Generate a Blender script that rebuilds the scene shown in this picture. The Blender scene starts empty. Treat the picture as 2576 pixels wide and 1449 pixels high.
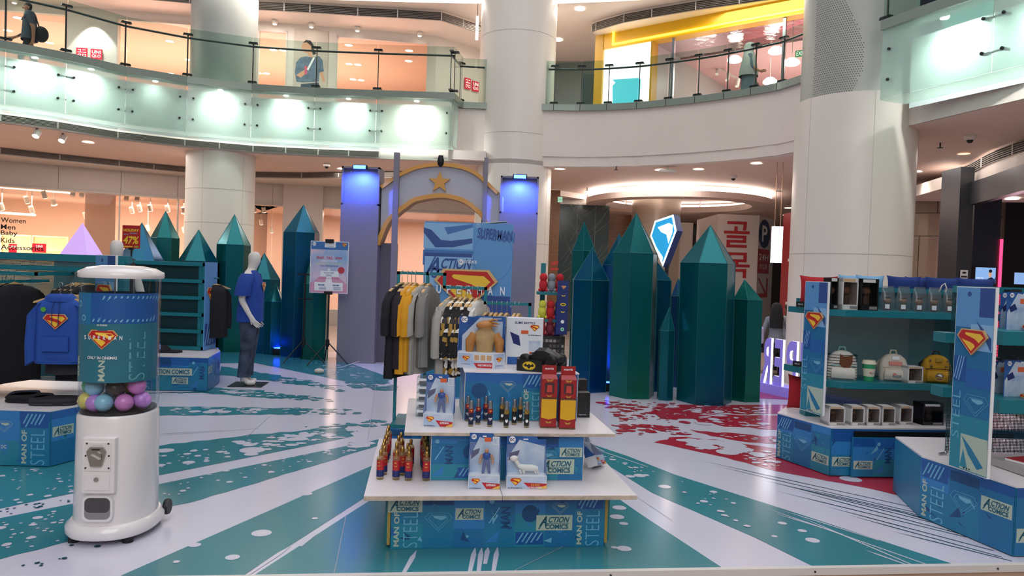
import bpy, math, random
from mathutils import Matrix, Vector
rnd = random.Random(11)
scene = bpy.context.scene
COL = scene.collection
# ------------------------------------------------------------------ camera, world, large lights, exposure
F, ROLL, PITCH, EYE = 1820.0, math.radians(2.0), math.radians(1.31), 1.65
def ray(u, v):
    dx = (u - 1288) / F; dy = (724.5 - v) / F
    X = dx * math.cos(ROLL) - dy * math.sin(ROLL); Z = dx * math.sin(ROLL) + dy * math.cos(ROLL)
    return Vector((X, math.cos(PITCH) + math.sin(PITCH) * Z, math.cos(PITCH) * Z - math.sin(PITCH)))
def at(u, v, Y):
    a = ray(u, v); return a * (Y / a.y) + Vector((0, 0, EYE))
def gnd(u, v, z=0.0):
    a = ray(u, v); return a * ((z - EYE) / a.z) + Vector((0, 0, EYE))
cam = bpy.data.cameras.new('camera'); cam_o = bpy.data.objects.new('camera', cam); COL.objects.link(cam_o)
cam.sensor_width = 36.0; cam.lens = 36.0 * F / 2576; cam.clip_end = 200; cam.clip_start = .05
_R0 = Vector((1, 0, 0)); _U0 = Vector((0, math.sin(PITCH), math.cos(PITCH))); _Fw = Vector((0, math.cos(PITCH), -math.sin(PITCH)))
_ex = _R0 * math.cos(ROLL) + _U0 * math.sin(ROLL); _ey = _U0 * math.cos(ROLL) - _R0 * math.sin(ROLL)
cam_o.matrix_world = Matrix(((_ex.x, _ey.x, -_Fw.x, 0), (_ex.y, _ey.y, -_Fw.y, 0), (_ex.z, _ey.z, -_Fw.z, EYE), (0, 0, 0, 1)))
scene.camera = cam_o
w = bpy.data.worlds.new('mall_air'); scene.world = w; w.use_nodes = True
w.node_tree.nodes['Background'].inputs[0].default_value = (0.86, 0.9, 1.0, 1); w.node_tree.nodes['Background'].inputs[1].default_value = 0.22
scene.view_settings.view_transform = 'Standard'; scene.view_settings.look = 'None'
scene.view_settings.exposure = 0.0; scene.view_settings.gamma = 1.0; scene.view_settings.use_curve_mapping = False
cy = scene.cycles; cy.max_bounces = 6; cy.diffuse_bounces = 3; cy.glossy_bounces = 3; cy.transparent_max_bounces = 10; cy.caustics_reflective = False; cy.caustics_refractive = False; cy.use_adaptive_sampling = True; cy.adaptive_threshold = .045; cy.use_light_tree = False
def area(name, loc, size, power, color=(1, 1, 1), rot=(0, 0, 0), sy=None):
    l = bpy.data.lights.new(name, 'AREA'); l.energy = power; l.color = color; l.size = size
    if sy: l.shape = 'RECTANGLE'; l.size_y = sy
    o = bpy.data.objects.new(name, l); COL.objects.link(o); o.location = loc; o.rotation_euler = rot; return o
def spot(name, loc, target, power, color=(1, 1, 1), angle=70, blend=.6, rad=.05):
    l = bpy.data.lights.new(name, 'SPOT'); l.energy = power; l.color = color; l.spot_size = math.radians(angle); l.spot_blend = blend; l.shadow_soft_size = rad
    o = bpy.data.objects.new(name, l); COL.objects.link(o); o.location = loc
    o.rotation_euler = (Vector(target) - Vector(loc)).to_track_quat('-Z', 'Y').to_euler(); return o
def point(name, loc, power, color=(1, 1, 1), rad=.05):
    l = bpy.data.lights.new(name, 'POINT'); l.energy = power; l.color = color; l.shadow_soft_size = rad
    o = bpy.data.objects.new(name, l); COL.objects.link(o); o.location = loc; return o
# the atrium's skylight, high above the void
area('atrium_skylight', (0, 7.5, 15.5), 15, 1330, (1, .97, .98))
area('mall_ceiling_light_near', (0, -4.0, 7.0), 7, 520, (1, .96, .95), (math.radians(38), 0, 0))
# ------------------------------------------------------------------ helpers
def lin(h):
    r = []
    for i in (0, 2, 4):
        c = int(h[i:i + 2], 16) / 255; r.append(c / 12.92 if c <= .04045 else ((c + .055) / 1.055) ** 2.4)
    return (*r, 1)
_M = {}
def mat(name, h='808080', rough=.5, metal=0.0, emit=0.0, eh=None, coat=0.0, noise=0.0, nscale=6.0, h2=None, bump=0.0, spec=.5, stretch=None, band=None):
    if name in _M: return _M[name]
    m = bpy.data.materials.new(name); m.use_nodes = True; nt = m.node_tree; b = nt.nodes['Principled BSDF']
    b.inputs['Base Color'].default_value = lin(h); b.inputs['Roughness'].default_value = rough; b.inputs['Metallic'].default_value = metal
    b.inputs['Specular IOR Level'].default_value = spec
    if coat: b.inputs['Coat Weight'].default_value = coat; b.inputs['Coat Roughness'].default_value = .06
    if emit: b.inputs['Emission Color'].default_value = lin(eh or h); b.inputs['Emission Strength'].default_value = emit
    if noise or bump or h2:
        tc = nt.nodes.new('ShaderNodeTexCoord'); n = nt.nodes.new('ShaderNodeTexNoise'); n.inputs['Scale'].default_value = nscale; n.inputs['Detail'].default_value = 4
        if stretch:
            mp = nt.nodes.new('ShaderNodeMapping'); mp.inputs['Scale'].default_value = stretch
            nt.links.new(tc.outputs['Object'], mp.inputs[0]); nt.links.new(mp.outputs[0], n.inputs['Vector'])
        else: nt.links.new(tc.outputs['Object'], n.inputs['Vector'])
        if noise or h2:
            cr = nt.nodes.new('ShaderNodeValToRGB'); a = lin(h)
            k = 1 - noise; c2 = lin(h2) if h2 else (a[0] * k, a[1] * k, a[2] * k, 1)
            lo, hi = band or (.35, .65)
            cr.color_ramp.elements[0].position = lo; cr.color_ramp.elements[1].position = hi
            cr.color_ramp.elements[0].color = a; cr.color_ramp.elements[1].color = c2
            nt.links.new(n.outputs['Fac'], cr.inputs[0]); nt.links.new(cr.outputs[0], b.inputs['Base Color'])
        if bump:
            bp = nt.nodes.new('ShaderNodeBump'); bp.inputs['Strength'].default_value = bump; bp.inputs['Distance'].default_value = .02
            nt.links.new(n.outputs['Fac'], bp.inputs['Height']); nt.links.new(bp.outputs[0], b.inputs['Normal'])
    _M[name] = m; return m
def glass(name, tint='e6f2ee', milk=0.0, milkh='dff2ea', rough=.02, refl=1.0):
    if name in _M: return _M[name]
    m = bpy.data.materials.new(name); m.use_nodes = True; nt = m.node_tree; nt.nodes.clear()
    o = nt.nodes.new('ShaderNodeOutputMaterial'); t = nt.nodes.new('ShaderNodeBsdfTransparent'); t.inputs[0].default_value = lin(tint)
    g = nt.nodes.new('ShaderNodeBsdfGlossy'); g.inputs['Roughness'].default_value = rough
    fr = nt.nodes.new('ShaderNodeFresnel'); fr.inputs[0].default_value = 1.35 if refl < 1 else 1.45
    mx = nt.nodes.new('ShaderNodeMixShader'); base = t.outputs[0]
    if milk:
        d = nt.nodes.new('ShaderNodeBsdfDiffuse'); d.inputs[0].default_value = lin(milkh); tl = nt.nodes.new('ShaderNodeBsdfTranslucent'); tl.inputs[0].default_value = lin(milkh)
        m1 = nt.nodes.new('ShaderNodeMixShader'); m1.inputs[0].default_value = .6; nt.links.new(d.outputs[0], m1.inputs[1]); nt.links.new(tl.outputs[0], m1.inputs[2])
        m2 = nt.nodes.new('ShaderNodeMixShader'); m2.inputs[0].default_value = milk; nt.links.new(t.outputs[0], m2.inputs[1]); nt.links.new(m1.outputs[0], m2.inputs[2]); base = m2.outputs[0]
    ge = nt.nodes.new('ShaderNodeNewGeometry'); iv = nt.nodes.new('ShaderNodeMath'); iv.operation = 'SUBTRACT'; iv.inputs[0].default_value = 1.0; mu = nt.nodes.new('ShaderNodeMath'); mu.operation = 'MULTIPLY'
    nt.links.new(ge.outputs['Backfacing'], iv.inputs[1]); nt.links.new(fr.outputs[0], mu.inputs[0]); nt.links.new(iv.outputs[0], mu.inputs[1])   # panes reflect on their outer face only
    nt.links.new(mu.outputs[0], mx.inputs[0]); nt.links.new(base, mx.inputs[1]); nt.links.new(g.outputs[0], mx.inputs[2]); nt.links.new(mx.outputs[0], o.inputs[0])
    _M[name] = m; return m
def perforated(name, h, scale=60, hole=.35, rough=.45):
    if name in _M: return _M[name]
    m = mat(name, h, rough); nt = m.node_tree; b = nt.nodes['Principled BSDF']; o = nt.nodes['Material Output']
    tc = nt.nodes.new('ShaderNodeTexCoord'); v = nt.nodes.new('ShaderNodeTexVoronoi'); v.inputs['Scale'].default_value = scale; v.inputs['Randomness'].default_value = 0; v.voronoi_dimensions = '2D'; mp = nt.nodes.new('ShaderNodeMapping'); mp.inputs['Rotation'].default_value = (math.radians(90), 0, 0)
    mt = nt.nodes.new('ShaderNodeMath'); mt.operation = 'LESS_THAN'; mt.inputs[1].default_value = hole
    t = nt.nodes.new('ShaderNodeBsdfTransparent'); mx = nt.nodes.new('ShaderNodeMixShader')
    nt.links.new(tc.outputs['Object'], mp.inputs[0]); nt.links.new(mp.outputs[0], v.inputs['Vector']); nt.links.new(v.outputs['Distance'], mt.inputs[0]); nt.links.new(mt.outputs[0], mx.inputs[0])
    nt.links.new(b.outputs[0], mx.inputs[1]); nt.links.new(t.outputs[0], mx.inputs[2]); nt.links.new(mx.outputs[0], o.inputs[0]); return m
def fr(o, ex, ey):
    ex = Vector(ex).normalized(); ey = Vector(ey).normalized(); ez = ex.cross(ey); o = Vector(o)
    return Matrix(((ex.x, ey.x, ez.x, o.x), (ex.y, ey.y, ez.y, o.y), (ex.z, ey.z, ez.z, o.z), (0, 0, 0, 1)))
def TR(x=0, y=0, z=0): return Matrix.Translation((x, y, z))
def RZ(d): return Matrix.Rotation(math.radians(d), 4, 'Z')
def RX(d): return Matrix.Rotation(math.radians(d), 4, 'X')
def RY(d): return Matrix.Rotation(math.radians(d), 4, 'Y')
FRONT = Matrix(((1, 0, 0, 0), (0, 0, -1, 0), (0, 1, 0, 0), (0, 0, 0, 1)))   # local x right, local y up, local z towards -Y (viewer)
_TX = {}
def text_geo(s, bold=0.0):
    k = (s, bold)
    if k not in _TX:
        c = bpy.data.curves.new('lettering', 'FONT'); c.body = s; c.align_x = 'CENTER'; c.align_y = 'BOTTOM_BASELINE'; c.resolution_u = 3; c.offset = bold
        o = bpy.data.objects.new('lettering', c); me = bpy.data.meshes.new_from_object(o)
        vs = [tuple(v.co) for v in me.vertices]; fs = [tuple(p.vertices) for p in me.polygons]
        bpy.data.meshes.remove(me); bpy.data.objects.remove(o); bpy.data.curves.remove(c)
        if not vs: vs = [(0, 0, 0)]; fs = []
        x0 = min(v[0] for v in vs); x1 = max(v[0] for v in vs); y0 = min(v[1] for v in vs); y1 = max(v[1] for v in vs)
        sx = max(x1 - x0, 1e-6); sy = max(y1 - y0, 1e-6)
        _TX[k] = ([((v[0] - (x0 + x1) / 2) / sx, (v[1] - (y0 + y1) / 2) / sy) for v in vs], fs, sx / sy)
    return _TX[k]
class MB:
    def __init__(s, M=None): s.v = []; s.f = []; s.mi = []; s.sm = []; s.mats = []; s.M = M or Matrix.Identity(4); s.smooth = False; s.W = None
    def _m(s, m):
        if m not in s.mats: s.mats.append(m)
        return s.mats.index(m)
    def add(s, vs, fs, m, smooth=None):
        b = len(s.v); k = s._m(m); sm = s.smooth if smooth is None else smooth
        s.v.extend([tuple(s.M @ Vector(s.W(p) if s.W else p)) for p in vs])
        for f in fs: s.f.append(tuple(b + i for i in f)); s.mi.append(k); s.sm.append(sm)
        return s
    def box(s, x0, x1, y0, y1, z0, z1, m):
        return s.add([(x0, y0, z0), (x1, y0, z0), (x1, y1, z0), (x0, y1, z0), (x0, y0, z1), (x1, y0, z1), (x1, y1, z1), (x0, y1, z1)],
                     [(0, 3, 2, 1), (4, 5, 6, 7), (0, 1, 5, 4), (1, 2, 6, 5), (2, 3, 7, 6), (3, 0, 4, 7)], m, False)
    def prism(s, pts, z0, z1, m, smooth=False, caps=True):
        n = len(pts); a = sum(pts[i][0] * pts[(i + 1) % n][1] - pts[(i + 1) % n][0] * pts[i][1] for i in range(n))
        if a < 0: pts = pts[::-1]
        vs = [(p[0], p[1], z0) for p in pts] + [(p[0], p[1], z1) for p in pts]
        s.add(vs, [(i, (i + 1) % n, n + (i + 1) % n, n + i) for i in range(n)], m, smooth)
        if caps: s.add(vs, [tuple(range(n - 1, -1, -1)), tuple(range(n, 2 * n))], m, False)
        return s
    def flat(s, pts, m, z=0.0):
        n = len(pts); a = sum(pts[i][0] * pts[(i + 1) % n][1] - pts[(i + 1) % n][0] * pts[i][1] for i in range(n))
        if a < 0: pts = pts[::-1]
        return s.add([(p[0], p[1], z) for p in pts], [tuple(range(n))], m, False)
    def rect(s, x0, x1, y0, y1, m, z=0.0): return s.flat([(x0, y0), (x1, y0), (x1, y1), (x0, y1)], m, z)
    def quad(s, a, b, c, d, m): return s.add([a, b, c, d], [(0, 1, 2, 3)], m, False)
    def cyl(s, p, q, r, m, r2=None, n=12, caps=True, smooth=True):
        p = Vector(p); q = Vector(q); r2 = r if r2 is None else r2; d = (q - p)
        if d.length < 1e-7: return s
        e1 = d.orthogonal().normalized(); e2 = d.normalized().cross(e1); vs = []
        for c, rr in ((p, r), (q, r2)):
            for i in range(n):
                t = 2 * math.pi * i / n; vs.append(tuple(c + e1 * rr * math.cos(t) + e2 * rr * math.sin(t)))
        s.add(vs, [(i, (i + 1) % n, n + (i + 1) % n, n + i) for i in range(n)], m, smooth)
        if caps: s.add(vs, [tuple(range(n - 1, -1, -1)), tuple(range(n, 2 * n))], m, False)
        return s
    def tube(s, pts, r, m, n=8, caps=True):
        pts = [Vector(p) for p in pts]; rings = []; e1 = None
        for i, p in enumerate(pts):
            t = (pts[min(i + 1, len(pts) - 1)] - pts[max(i - 1, 0)]).normalized()
            e1 = t.orthogonal().normalized() if e1 is None else (e1 - t * e1.dot(t)).normalized()
            e2 = t.cross(e1); rr = r[i] if isinstance(r, (list, tuple)) else r
            rings.append([tuple(p + e1 * rr * math.cos(2 * math.pi * k / n) + e2 * rr * math.sin(2 * math.pi * k / n)) for k in range(n)])
        return s.loft(rings, m, caps)
    def loft(s, rings, m, caps=True, smooth=True, closed=True):
        n = len(rings[0]); vs = [p for r in rings for p in r]; fs = []
        for j in range(len(rings) - 1):
            for i in range(n if closed else n - 1): fs.append((j * n + i, j * n + (i + 1) % n, (j + 1) * n + (i + 1) % n, (j + 1) * n + i))
        s.add(vs, fs, m, smooth)
        if caps and closed: s.add(list(rings[0]), [tuple(range(n - 1, -1, -1))], m, False); s.add(list(rings[-1]), [tuple(range(n))], m, False)
        return s
    def lathe(s, prof, m, n=20, sx=1.0, sy=1.0, caps=True, smooth=True):
        return s.loft([[(r * sx * math.cos(2 * math.pi * i / n), r * sy * math.sin(2 * math.pi * i / n), z) for i in range(n)] for r, z in prof], m, caps, smooth)
    def sphere(s, c, r, m, n=12, k=8, sx=1, sy=1, sz=1):
        R = []
        for j in range(k + 1):
            a = math.pi * j / k; rr = max(math.sin(a), .001) * r; R.append([(c[0] + rr * sx * math.cos(2 * math.pi * i / n), c[1] + rr * sy * math.sin(2 * math.pi * i / n), c[2] - r * sz * math.cos(a)) for i in range(n)])
        return s.loft(R, m, False)
    def text(s, t, cx, cy, w, h, m, z=0.0, bold=0.0, rot=0, shear=0.0, t3=0.0):
        vs, fs, asp = text_geo(t, bold)
        if w is None: w = h * asp
        if h is None: h = w / asp
        c, sn = math.cos(math.radians(rot)), math.sin(math.radians(rot)); P = []
        for x, y in vs:
            X = x * w + y * h * shear; Y = y * h; P.append((cx + X * c - Y * sn, cy + X * sn + Y * c, z))
        s.add(P, fs, m, False)
        if t3:
            from collections import Counter
            ed = Counter(); n = len(P)
            for f in fs:
                for i in range(len(f)): a, b = f[i], f[(i + 1) % len(f)]; ed[(a, b)] += 1
            Q = [(p[0], p[1], z - t3) for p in P]
            s.add(P + Q, [(a, a + n, b + n, b) for (a, b) in ed if (b, a) not in ed], m, False)
            s.add(Q, [tuple(reversed(f)) for f in fs], m, False)
        return s
    def ell(s, cx, cy, rx, ry, m, z=0.0, n=20, rot=0):
        c, sn = math.cos(rot), math.sin(rot)
        return s.flat([(cx + rx * math.cos(2 * math.pi * i / n) * c - ry * math.sin(2 * math.pi * i / n) * sn, cy + rx * math.cos(2 * math.pi * i / n) * sn + ry * math.sin(2 * math.pi * i / n) * c) for i in range(n)], m, z)
    def build(s, name, parent=None, label=None, cat=None, group=None, kind=None, bevel=0.0, seg=2):
        me = bpy.data.meshes.new(name); me.from_pydata(s.v, [], s.f); me.update()
        for m in s.mats: me.materials.append(m)
        if s.f: me.polygons.foreach_set('material_index', s.mi); me.polygons.foreach_set('use_smooth', s.sm)
        o = bpy.data.objects.new(name, me); COL.objects.link(o)
        if parent: o.parent = parent
        if bevel:
            bv = o.modifiers.new('edge', 'BEVEL'); bv.width = bevel; bv.segments = seg; bv.limit_method = 'ANGLE'; bv.angle_limit = .6
        tag(o, label, cat, group, kind); return o
def tag(o, label=None, cat=None, group=None, kind=None):
    for k, v in (('label', label), ('category', cat), ('group', group), ('kind', kind)):
        if v: o[k] = v
    return o
def thing(name, label, cat, loc=(0, 0, 0), rz=0, group=None, kind=None):
    o = bpy.data.objects.new(name, None); COL.objects.link(o); o.location = loc; o.rotation_euler = (0, 0, math.radians(rz)); o.empty_display_size = .1
    return tag(o, label, cat, group, kind)
def ring(cx, cy, z, rx, ry, n=20, p=2.0, rot=0.0):
    R = []
    for i in range(n):
        t = 2 * math.pi * i / n; c, sn = math.cos(t), math.sin(t)
        x = rx * math.copysign(abs(c) ** (2 / p), c); y = ry * math.copysign(abs(sn) ** (2 / p), sn)
        R.append((cx + x * math.cos(rot) - y * math.sin(rot), cy + x * math.sin(rot) + y * math.cos(rot), z))
    return R
def dup(root, loc, rz=None, label=None, group=None, swap=None):
    def cp(o, parent):
        c = o.copy(); COL.objects.link(c); c.parent = parent
        if swap and c.data:
            for i, sl in enumerate(c.material_slots):
                if sl.material in swap: sl.link = 'OBJECT'; sl.material = swap[sl.material]
        for ch in [x for x in bpy.data.objects if x.parent == o and x not in done]: done.add(ch); cp(ch, c)
        return c
    done = set(); r = cp(root, None); r.location = loc
    if rz is not None: r.rotation_euler = (0, 0, math.radians(rz))
    if label: r['label'] = label
    if group: r['group'] = group
    return r
class Wall:
    """a vertical plane from A to B (plan points): local x along, local y = height, local z towards the viewer side"""
    def __init__(s, A, B):
        s.A = Vector((A[0], A[1], 0)); s.d = (Vector((B[0], B[1], 0)) - s.A); s.L = s.d.length; s.d.normalize()
        s.M = fr(s.A, s.d, (0, 0, 1)); s.n = s.d.cross(Vector((0, 0, 1)))
    def px(s, u, v, off=0.0):
        a = ray(u, v); o = Vector((0, 0, EYE)); k = (s.A + s.n * off - o).dot(s.n) / a.dot(s.n); p = o + a * k
        return ((p - s.A).dot(s.d), p.z)
    def at(s, x, h, off=0.0): return s.A + s.d * x + Vector((0, 0, h)) + s.n * off
WHITE = mat('warm_white_paint', 'ece4dc', .45, noise=.03, nscale=2)
BLACK = mat('black_plastic', '0c0d10', .45); CHROME = mat('brushed_steel', 'b8babd', .25, 1.0); GUN = mat('dark_gunmetal', '3a3c40', .4, .7)
TEAL = mat('teal_lacquer', '137785', .38, noise=.08, nscale=5); PWHITE = mat('print_white', 'eef1f4', .45)
# ------------------------------------------------------------------ structure: floors, slab, columns
TILE = mat('mall_floor_stone', 'b9a79c', .22, noise=.12, nscale=3)
VINYL = mat('white_vinyl', 'd4d2e1', .17, noise=.04, nscale=1.2, spec=.6)
VTEAL = mat('teal_vinyl_print', '37838f', .2, noise=.1, nscale=.6, spec=.6); VRED = mat('crimson_vinyl_print', 'b02338', .18, noise=.08, nscale=1, spec=.6)
VLINE = mat('dark_teal_ink', '12434e', .25)
MB().box(-30, 30, -8, 45, -.3, -.1, TILE).build('floor', kind='structure')
YAW = 7.0
cy7, sy7 = math.cos(math.radians(YAW)), math.sin(math.radians(YAW))
pf = thing('floor_platform', 'low event platform covered in white and teal vinyl', 'platform', kind='structure')
def tp(s, t): return (0.05 + cy7 * s - sy7 * t, 3.93 + sy7 * s + cy7 * t)      # platform plan: s along its front edge, t inwards
MB().prism([tp(-6.5, 0), tp(4.6, 0), tp(5.6, 9.5), tp(-6.5, 10.5)], -.1, 0, VINYL).build('vinyl_deck', pf)
TRIM = mat('edge_trim_white', 'd9d4d0', .3); PLY = mat('raw_plywood_edge', 'c4a58e', .6, noise=.1)
mb = MB(); mb.prism([tp(-6.5, -.035), tp(4.6, -.035), tp(4.6, .0), tp(-6.5, .0)], -.03, .012, TRIM)
mb.prism([tp(-6.5, -.02), tp(4.6, -.02), tp(4.6, .0), tp(-6.5, .0)], -.1, -.03, PLY); mb.build('edge_trim', pf)
for s in (-2.2, -.4, .55, 1.75, 2.9, 4.1):
    p = tp(s, -.036); MB().cyl((p[0], p[1], -.008), (p[0] + sy7 * .004, p[1] - cy7 * .004, -.008), .006, GUN, n=8).build('screw', pf)
# ---- printed rays on the vinyl: laid out in plan from where they lie on the floor
def gp(pts, z=.0015): return [tuple(gnd(u, v, 0).xy) for u, v in pts]
def ragged(pts, amp, step=.09):
    out = []
    for i in range(len(pts) - 1):
        a = Vector(pts[i]); b = Vector(pts[i + 1]); n = max(1, int((b - a).length / step)); t = (b - a).normalized(); nn = Vector((-t.y, t.x))
        for k in range(n):
            q = a + (b - a) * (k / n) + nn * rnd.uniform(-amp, amp); out.append((q.x, q.y))
    out.append(tuple(pts[-1])); return out
gm = MB(); Z1 = .0015
def ray_band(up, lo, m, ru=0.0, rl=0.0, z=Z1):
    a = gp(up); b = gp(lo)
    if ru: a = ragged(a, ru)
    if rl: b = ragged(b, rl)
    gm.flat(a + b[::-1], m, z)
front = lambda s: tp(s, .004)
gm.flat([tp(-1.52, .004)] + gp([(303, 1449), (928, 1175), (1050, 1125), (1120, 1140), (1060, 1170)]) + gp([(915, 1254), (611, 1449)]) + [tp(-1.17, .004)], VTEAL, Z1)
gm.flat([tp(-1.13, .004)] + gp([(640, 1447), (935, 1256), (1100, 1160), (1300, 1080), (1440, 1130), (1553, 1253), (1621, 1300), (1822, 1432)]) + [tp(1.13, .004)], VTEAL, Z1)
gm.flat(gp([(1490, 1118), (1580, 1148), (1700, 1195), (2000, 1290), (2400, 1420)]) + [tp(2.52, .004), tp(1.68, .004)] + gp([(2049, 1427), (1900, 1353), (1640, 1240), (1520, 1165), (1470, 1130)]), VTEAL, Z1)
ray_band([(-500, 1412), (-200, 1345), (0, 1304), (180, 1268), (367, 1225), (931, 1110), (1010, 1092)], [(-500, 1560), (-200, 1462), (0, 1408), (180, 1359), (367, 1289), (477, 1264), (807, 1167), (931, 1128), (1010, 1098)], VTEAL, rl=.012)
ray_band([(-500, 1300), (0, 1170), (371, 1124), (605, 1097), (754, 1084), (863, 1075)], [(-500, 1390), (-200, 1325), (0, 1280), (180, 1242), (371, 1202), (822, 1112), (890, 1097)], VTEAL, ru=.03)
ray_band([(200, 1022), (371, 1022), (708, 1027), (790, 1029)], [(200, 1048), (371, 1046), (700, 1043), (768, 1040)], VTEAL, ru=.03, rl=.03)
ray_band([(350, 990), (496, 985), (534, 975), (659, 983), (790, 1004)], [(350, 990), (496, 989), (643, 1000), (770, 1005)], VTEAL, ru=.05, rl=.05)
ray_band([(553, 921), (721, 948), (849, 970)], [(553, 944), (713, 964), (822, 972)], VTEAL, ru=.06, rl=.06)
gm.flat(gp([(380, 886), (553, 886), (640, 884), (845, 900), (935, 911), (884, 915), (960, 942)]) + ragged(gp([(988, 955), (940, 968), (876, 961)]), .06) + gp([(640, 913), (553, 914), (380, 930)]), VTEAL, Z1)
gm.flat(gp([(1170, 925), (1330, 932), (1440, 950), (1480, 990), (1430, 975), (1300, 960)]), VTEAL, Z1)
ray_band([(1711, 1018), (1830, 1019), (2010, 1018)], [(1700, 1021), (1803, 1040), (2010, 1043)], VRED, rl=.05)
ray_band([(1725, 1040), (1803, 1043), (2010, 1047)], [(1725, 1052), (1803, 1070), (1953, 1083), (2010, 1090)], VRED, ru=.03, rl=.06)
ray_band([(1735, 1083), (1825, 1089), (1990, 1104)], [(1735, 1084), (1830, 1106), (1990, 1122)], VRED, ru=.05, rl=.04)
ray_band([(1660, 1108), (1700, 1098), (1798, 1106), (1950, 1129), (2100, 1150), (2450, 1215)], [(1646, 1113), (1825, 1151), (1953, 1186), (2150, 1222), (2315, 1258), (2450, 1290)], VRED, ru=.03, rl=.01)
ray_band([(1880, 975), (2080, 998)], [(1900, 1002), (2080, 1010)], VRED)
Z2 = .003; _zc = [0]
def zn(z): _zc[0] += 1; return z + _zc[0] * 1.2e-6
def line(u0, v0, u1, v1, wd, m):
    a, b = Vector(gnd(u0, v0).xy), Vector(gnd(u1, v1).xy); t = (b - a).normalized(); n = Vector((-t.y, t.x)) * wd / 2
    gm.flat([tuple(a), tuple(a + (b - a) * .3 - n), tuple(b - n * .7), tuple(b + n * .7), tuple(a + (b - a) * .3 + n)], m, zn(Z2))
for q in [(1757, 1158, 2320, 1282), (1790, 1170, 2330, 1296), (1905, 1205, 2380, 1316), (1935, 1212, 2420, 1334), (1990, 1231, 2470, 1358), (1950, 1235, 2430, 1352), (2068, 1272, 2500, 1386), (2130, 1295, 2520, 1402), (2000, 1224, 2350, 1306), (2240, 1336, 2545, 1412), (2230, 1278, 2440, 1340)]: line(*q, .012, VLINE)
for q in [(1930, 1280, 2340, 1424), (1965, 1284, 2210, 1360), (2010, 1300, 2300, 1424), (2175, 1384, 2290, 1425), (1950, 1292, 2120, 1345)]: line(*q, .016, VINYL)
for q in [(1490, 1128, 1630, 1175), (1490, 1122, 1520, 1136)]: line(*q, .015, VINYL)
for q in [(1048, 1385, 1012, 1449), (1196, 1376, 1180, 1449), (1212, 1376, 1203, 1446), (1228, 1376, 1220, 1420), (1252, 1376, 1240, 1446), (735, 1372, 620, 1449), (790, 1345, 755, 1375)]: line(*q, .03, VINYL)
for q in [(371, 1098, 650, 1079), (371, 1094, 560, 1083)]: line(*q, .006, VLINE)
def dots(n, corners, m, r0, r1, z=Z2, el=1.0):
    q = [Vector(c) for c in gp(corners)]
    for _ in range(n):
        a, b = rnd.random(), rnd.random(); p = (q[0] * (1 - a) + q[1] * a) * (1 - b) + (q[3] * (1 - a) + q[2] * a) * b; r = r0 + (r1 - r0) * rnd.random() ** 3
        rot = rnd.uniform(0, 3.14); k = rnd.uniform(.4, 1) if el != 1 else 1
        gm.flat([(p.x + r * rnd.uniform(.75, 1.1) * math.cos(t * .628 + rot), p.y + r * k * rnd.uniform(.75, 1.1) * math.sin(t * .628 + rot)) for t in range(10)], m, zn(z))
for u, v, r in [(635, 1133, .11), (632, 1143, .06), (415, 1134, .075), (475, 1164, .05), (672, 1118, .045), (425, 1166, .02), (1, 1329, .03), (95, 1303, .03), (658, 1342, .06), (490, 1372, .035), (585, 1403, .04), (444, 1414, .018), (1590, 1244, .03), (1609, 1197, .05), (1585, 1199, .04), (1672, 1225, .05), (1795, 1238, .03), (1771, 1262, .03), (1968, 1317, .03), (2018, 1336, .03), (2044, 1360, .045), (1948, 1350, .02), (1558, 1278, .05), (1569, 1318, .03), (1552, 1301, .05), (2140, 1206, .09), (1830, 1138, .11), (1905, 1143, .08), (1545, 1378, .02), (1570, 1381, .045), (772, 1243, .04), (792, 1305, .02)]:
    p = gnd(u, v); gm.ell(p.x, p.y, r, r * .95, VINYL, zn(Z2), 16)
dots(45, [(371, 1150), (371, 1195), (800, 1112), (800, 1088)], VINYL, .01, .05); dots(55, [(560, 1115), (700, 1125), (870, 1100), (800, 1082)], VINYL, .02, .10, el=0)
dots(45, [(371, 1225), (371, 1285), (920, 1126), (920, 1112)], VINYL, .01, .035); dots(30, [(0, 1310), (0, 1400), (180, 1355), (180, 1272)], VINYL, .01, .03); dots(30, [(0, 1180), (0, 1275), (185, 1240), (185, 1180)], VINYL, .01, .03)
dots(40, [(371, 1024), (371, 1044), (780, 1040), (780, 1030)], VINYL, .02, .09, el=0); dots(45, [(560, 982), (600, 996), (800, 1004), (700, 990)], VINYL, .02, .08, el=0)
dots(50, [(690, 948), (700, 962), (860, 972), (850, 966)], VINYL, .03, .1, el=0); dots(40, [(640, 950), (760, 970), (860, 985), (860, 970)], VTEAL, .02, .08, el=0)
dots(110, [(860, 958), (890, 975), (1000, 985), (985, 960)], VTEAL, .02, .1, el=0); dots(50, [(760, 905), (860, 950), (960, 955), (880, 915)], VINYL, .015, .06, el=0)
dots(60, [(640, 990), (680, 1004), (850, 1012), (800, 996)], VTEAL, .015, .08, el=0); dots(50, [(730, 1026), (730, 1044), (900, 1042), (900, 1030)], VTEAL, .015, .08, el=0)
dots(45, [(760, 1075), (860, 1095), (985, 1068), (960, 1056)], VTEAL, .015, .09, el=0); dots(25, [(880, 1112), (890, 1128), (925, 1122), (925, 1110)], VINYL, .03, .09, el=0)
dots(150, [(1500, 1005), (1560, 1060), (1760, 1066), (1700, 1014)], VRED, .015, .10, el=0); dots(130, [(1640, 1030), (1660, 1050), (1830, 1062), (1760, 1020)], VRED, .03, .13, el=0); dots(60, [(1530, 1065), (1560, 1095), (1740, 1095), (1700, 1072)], VRED, .02, .11, el=0)
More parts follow.
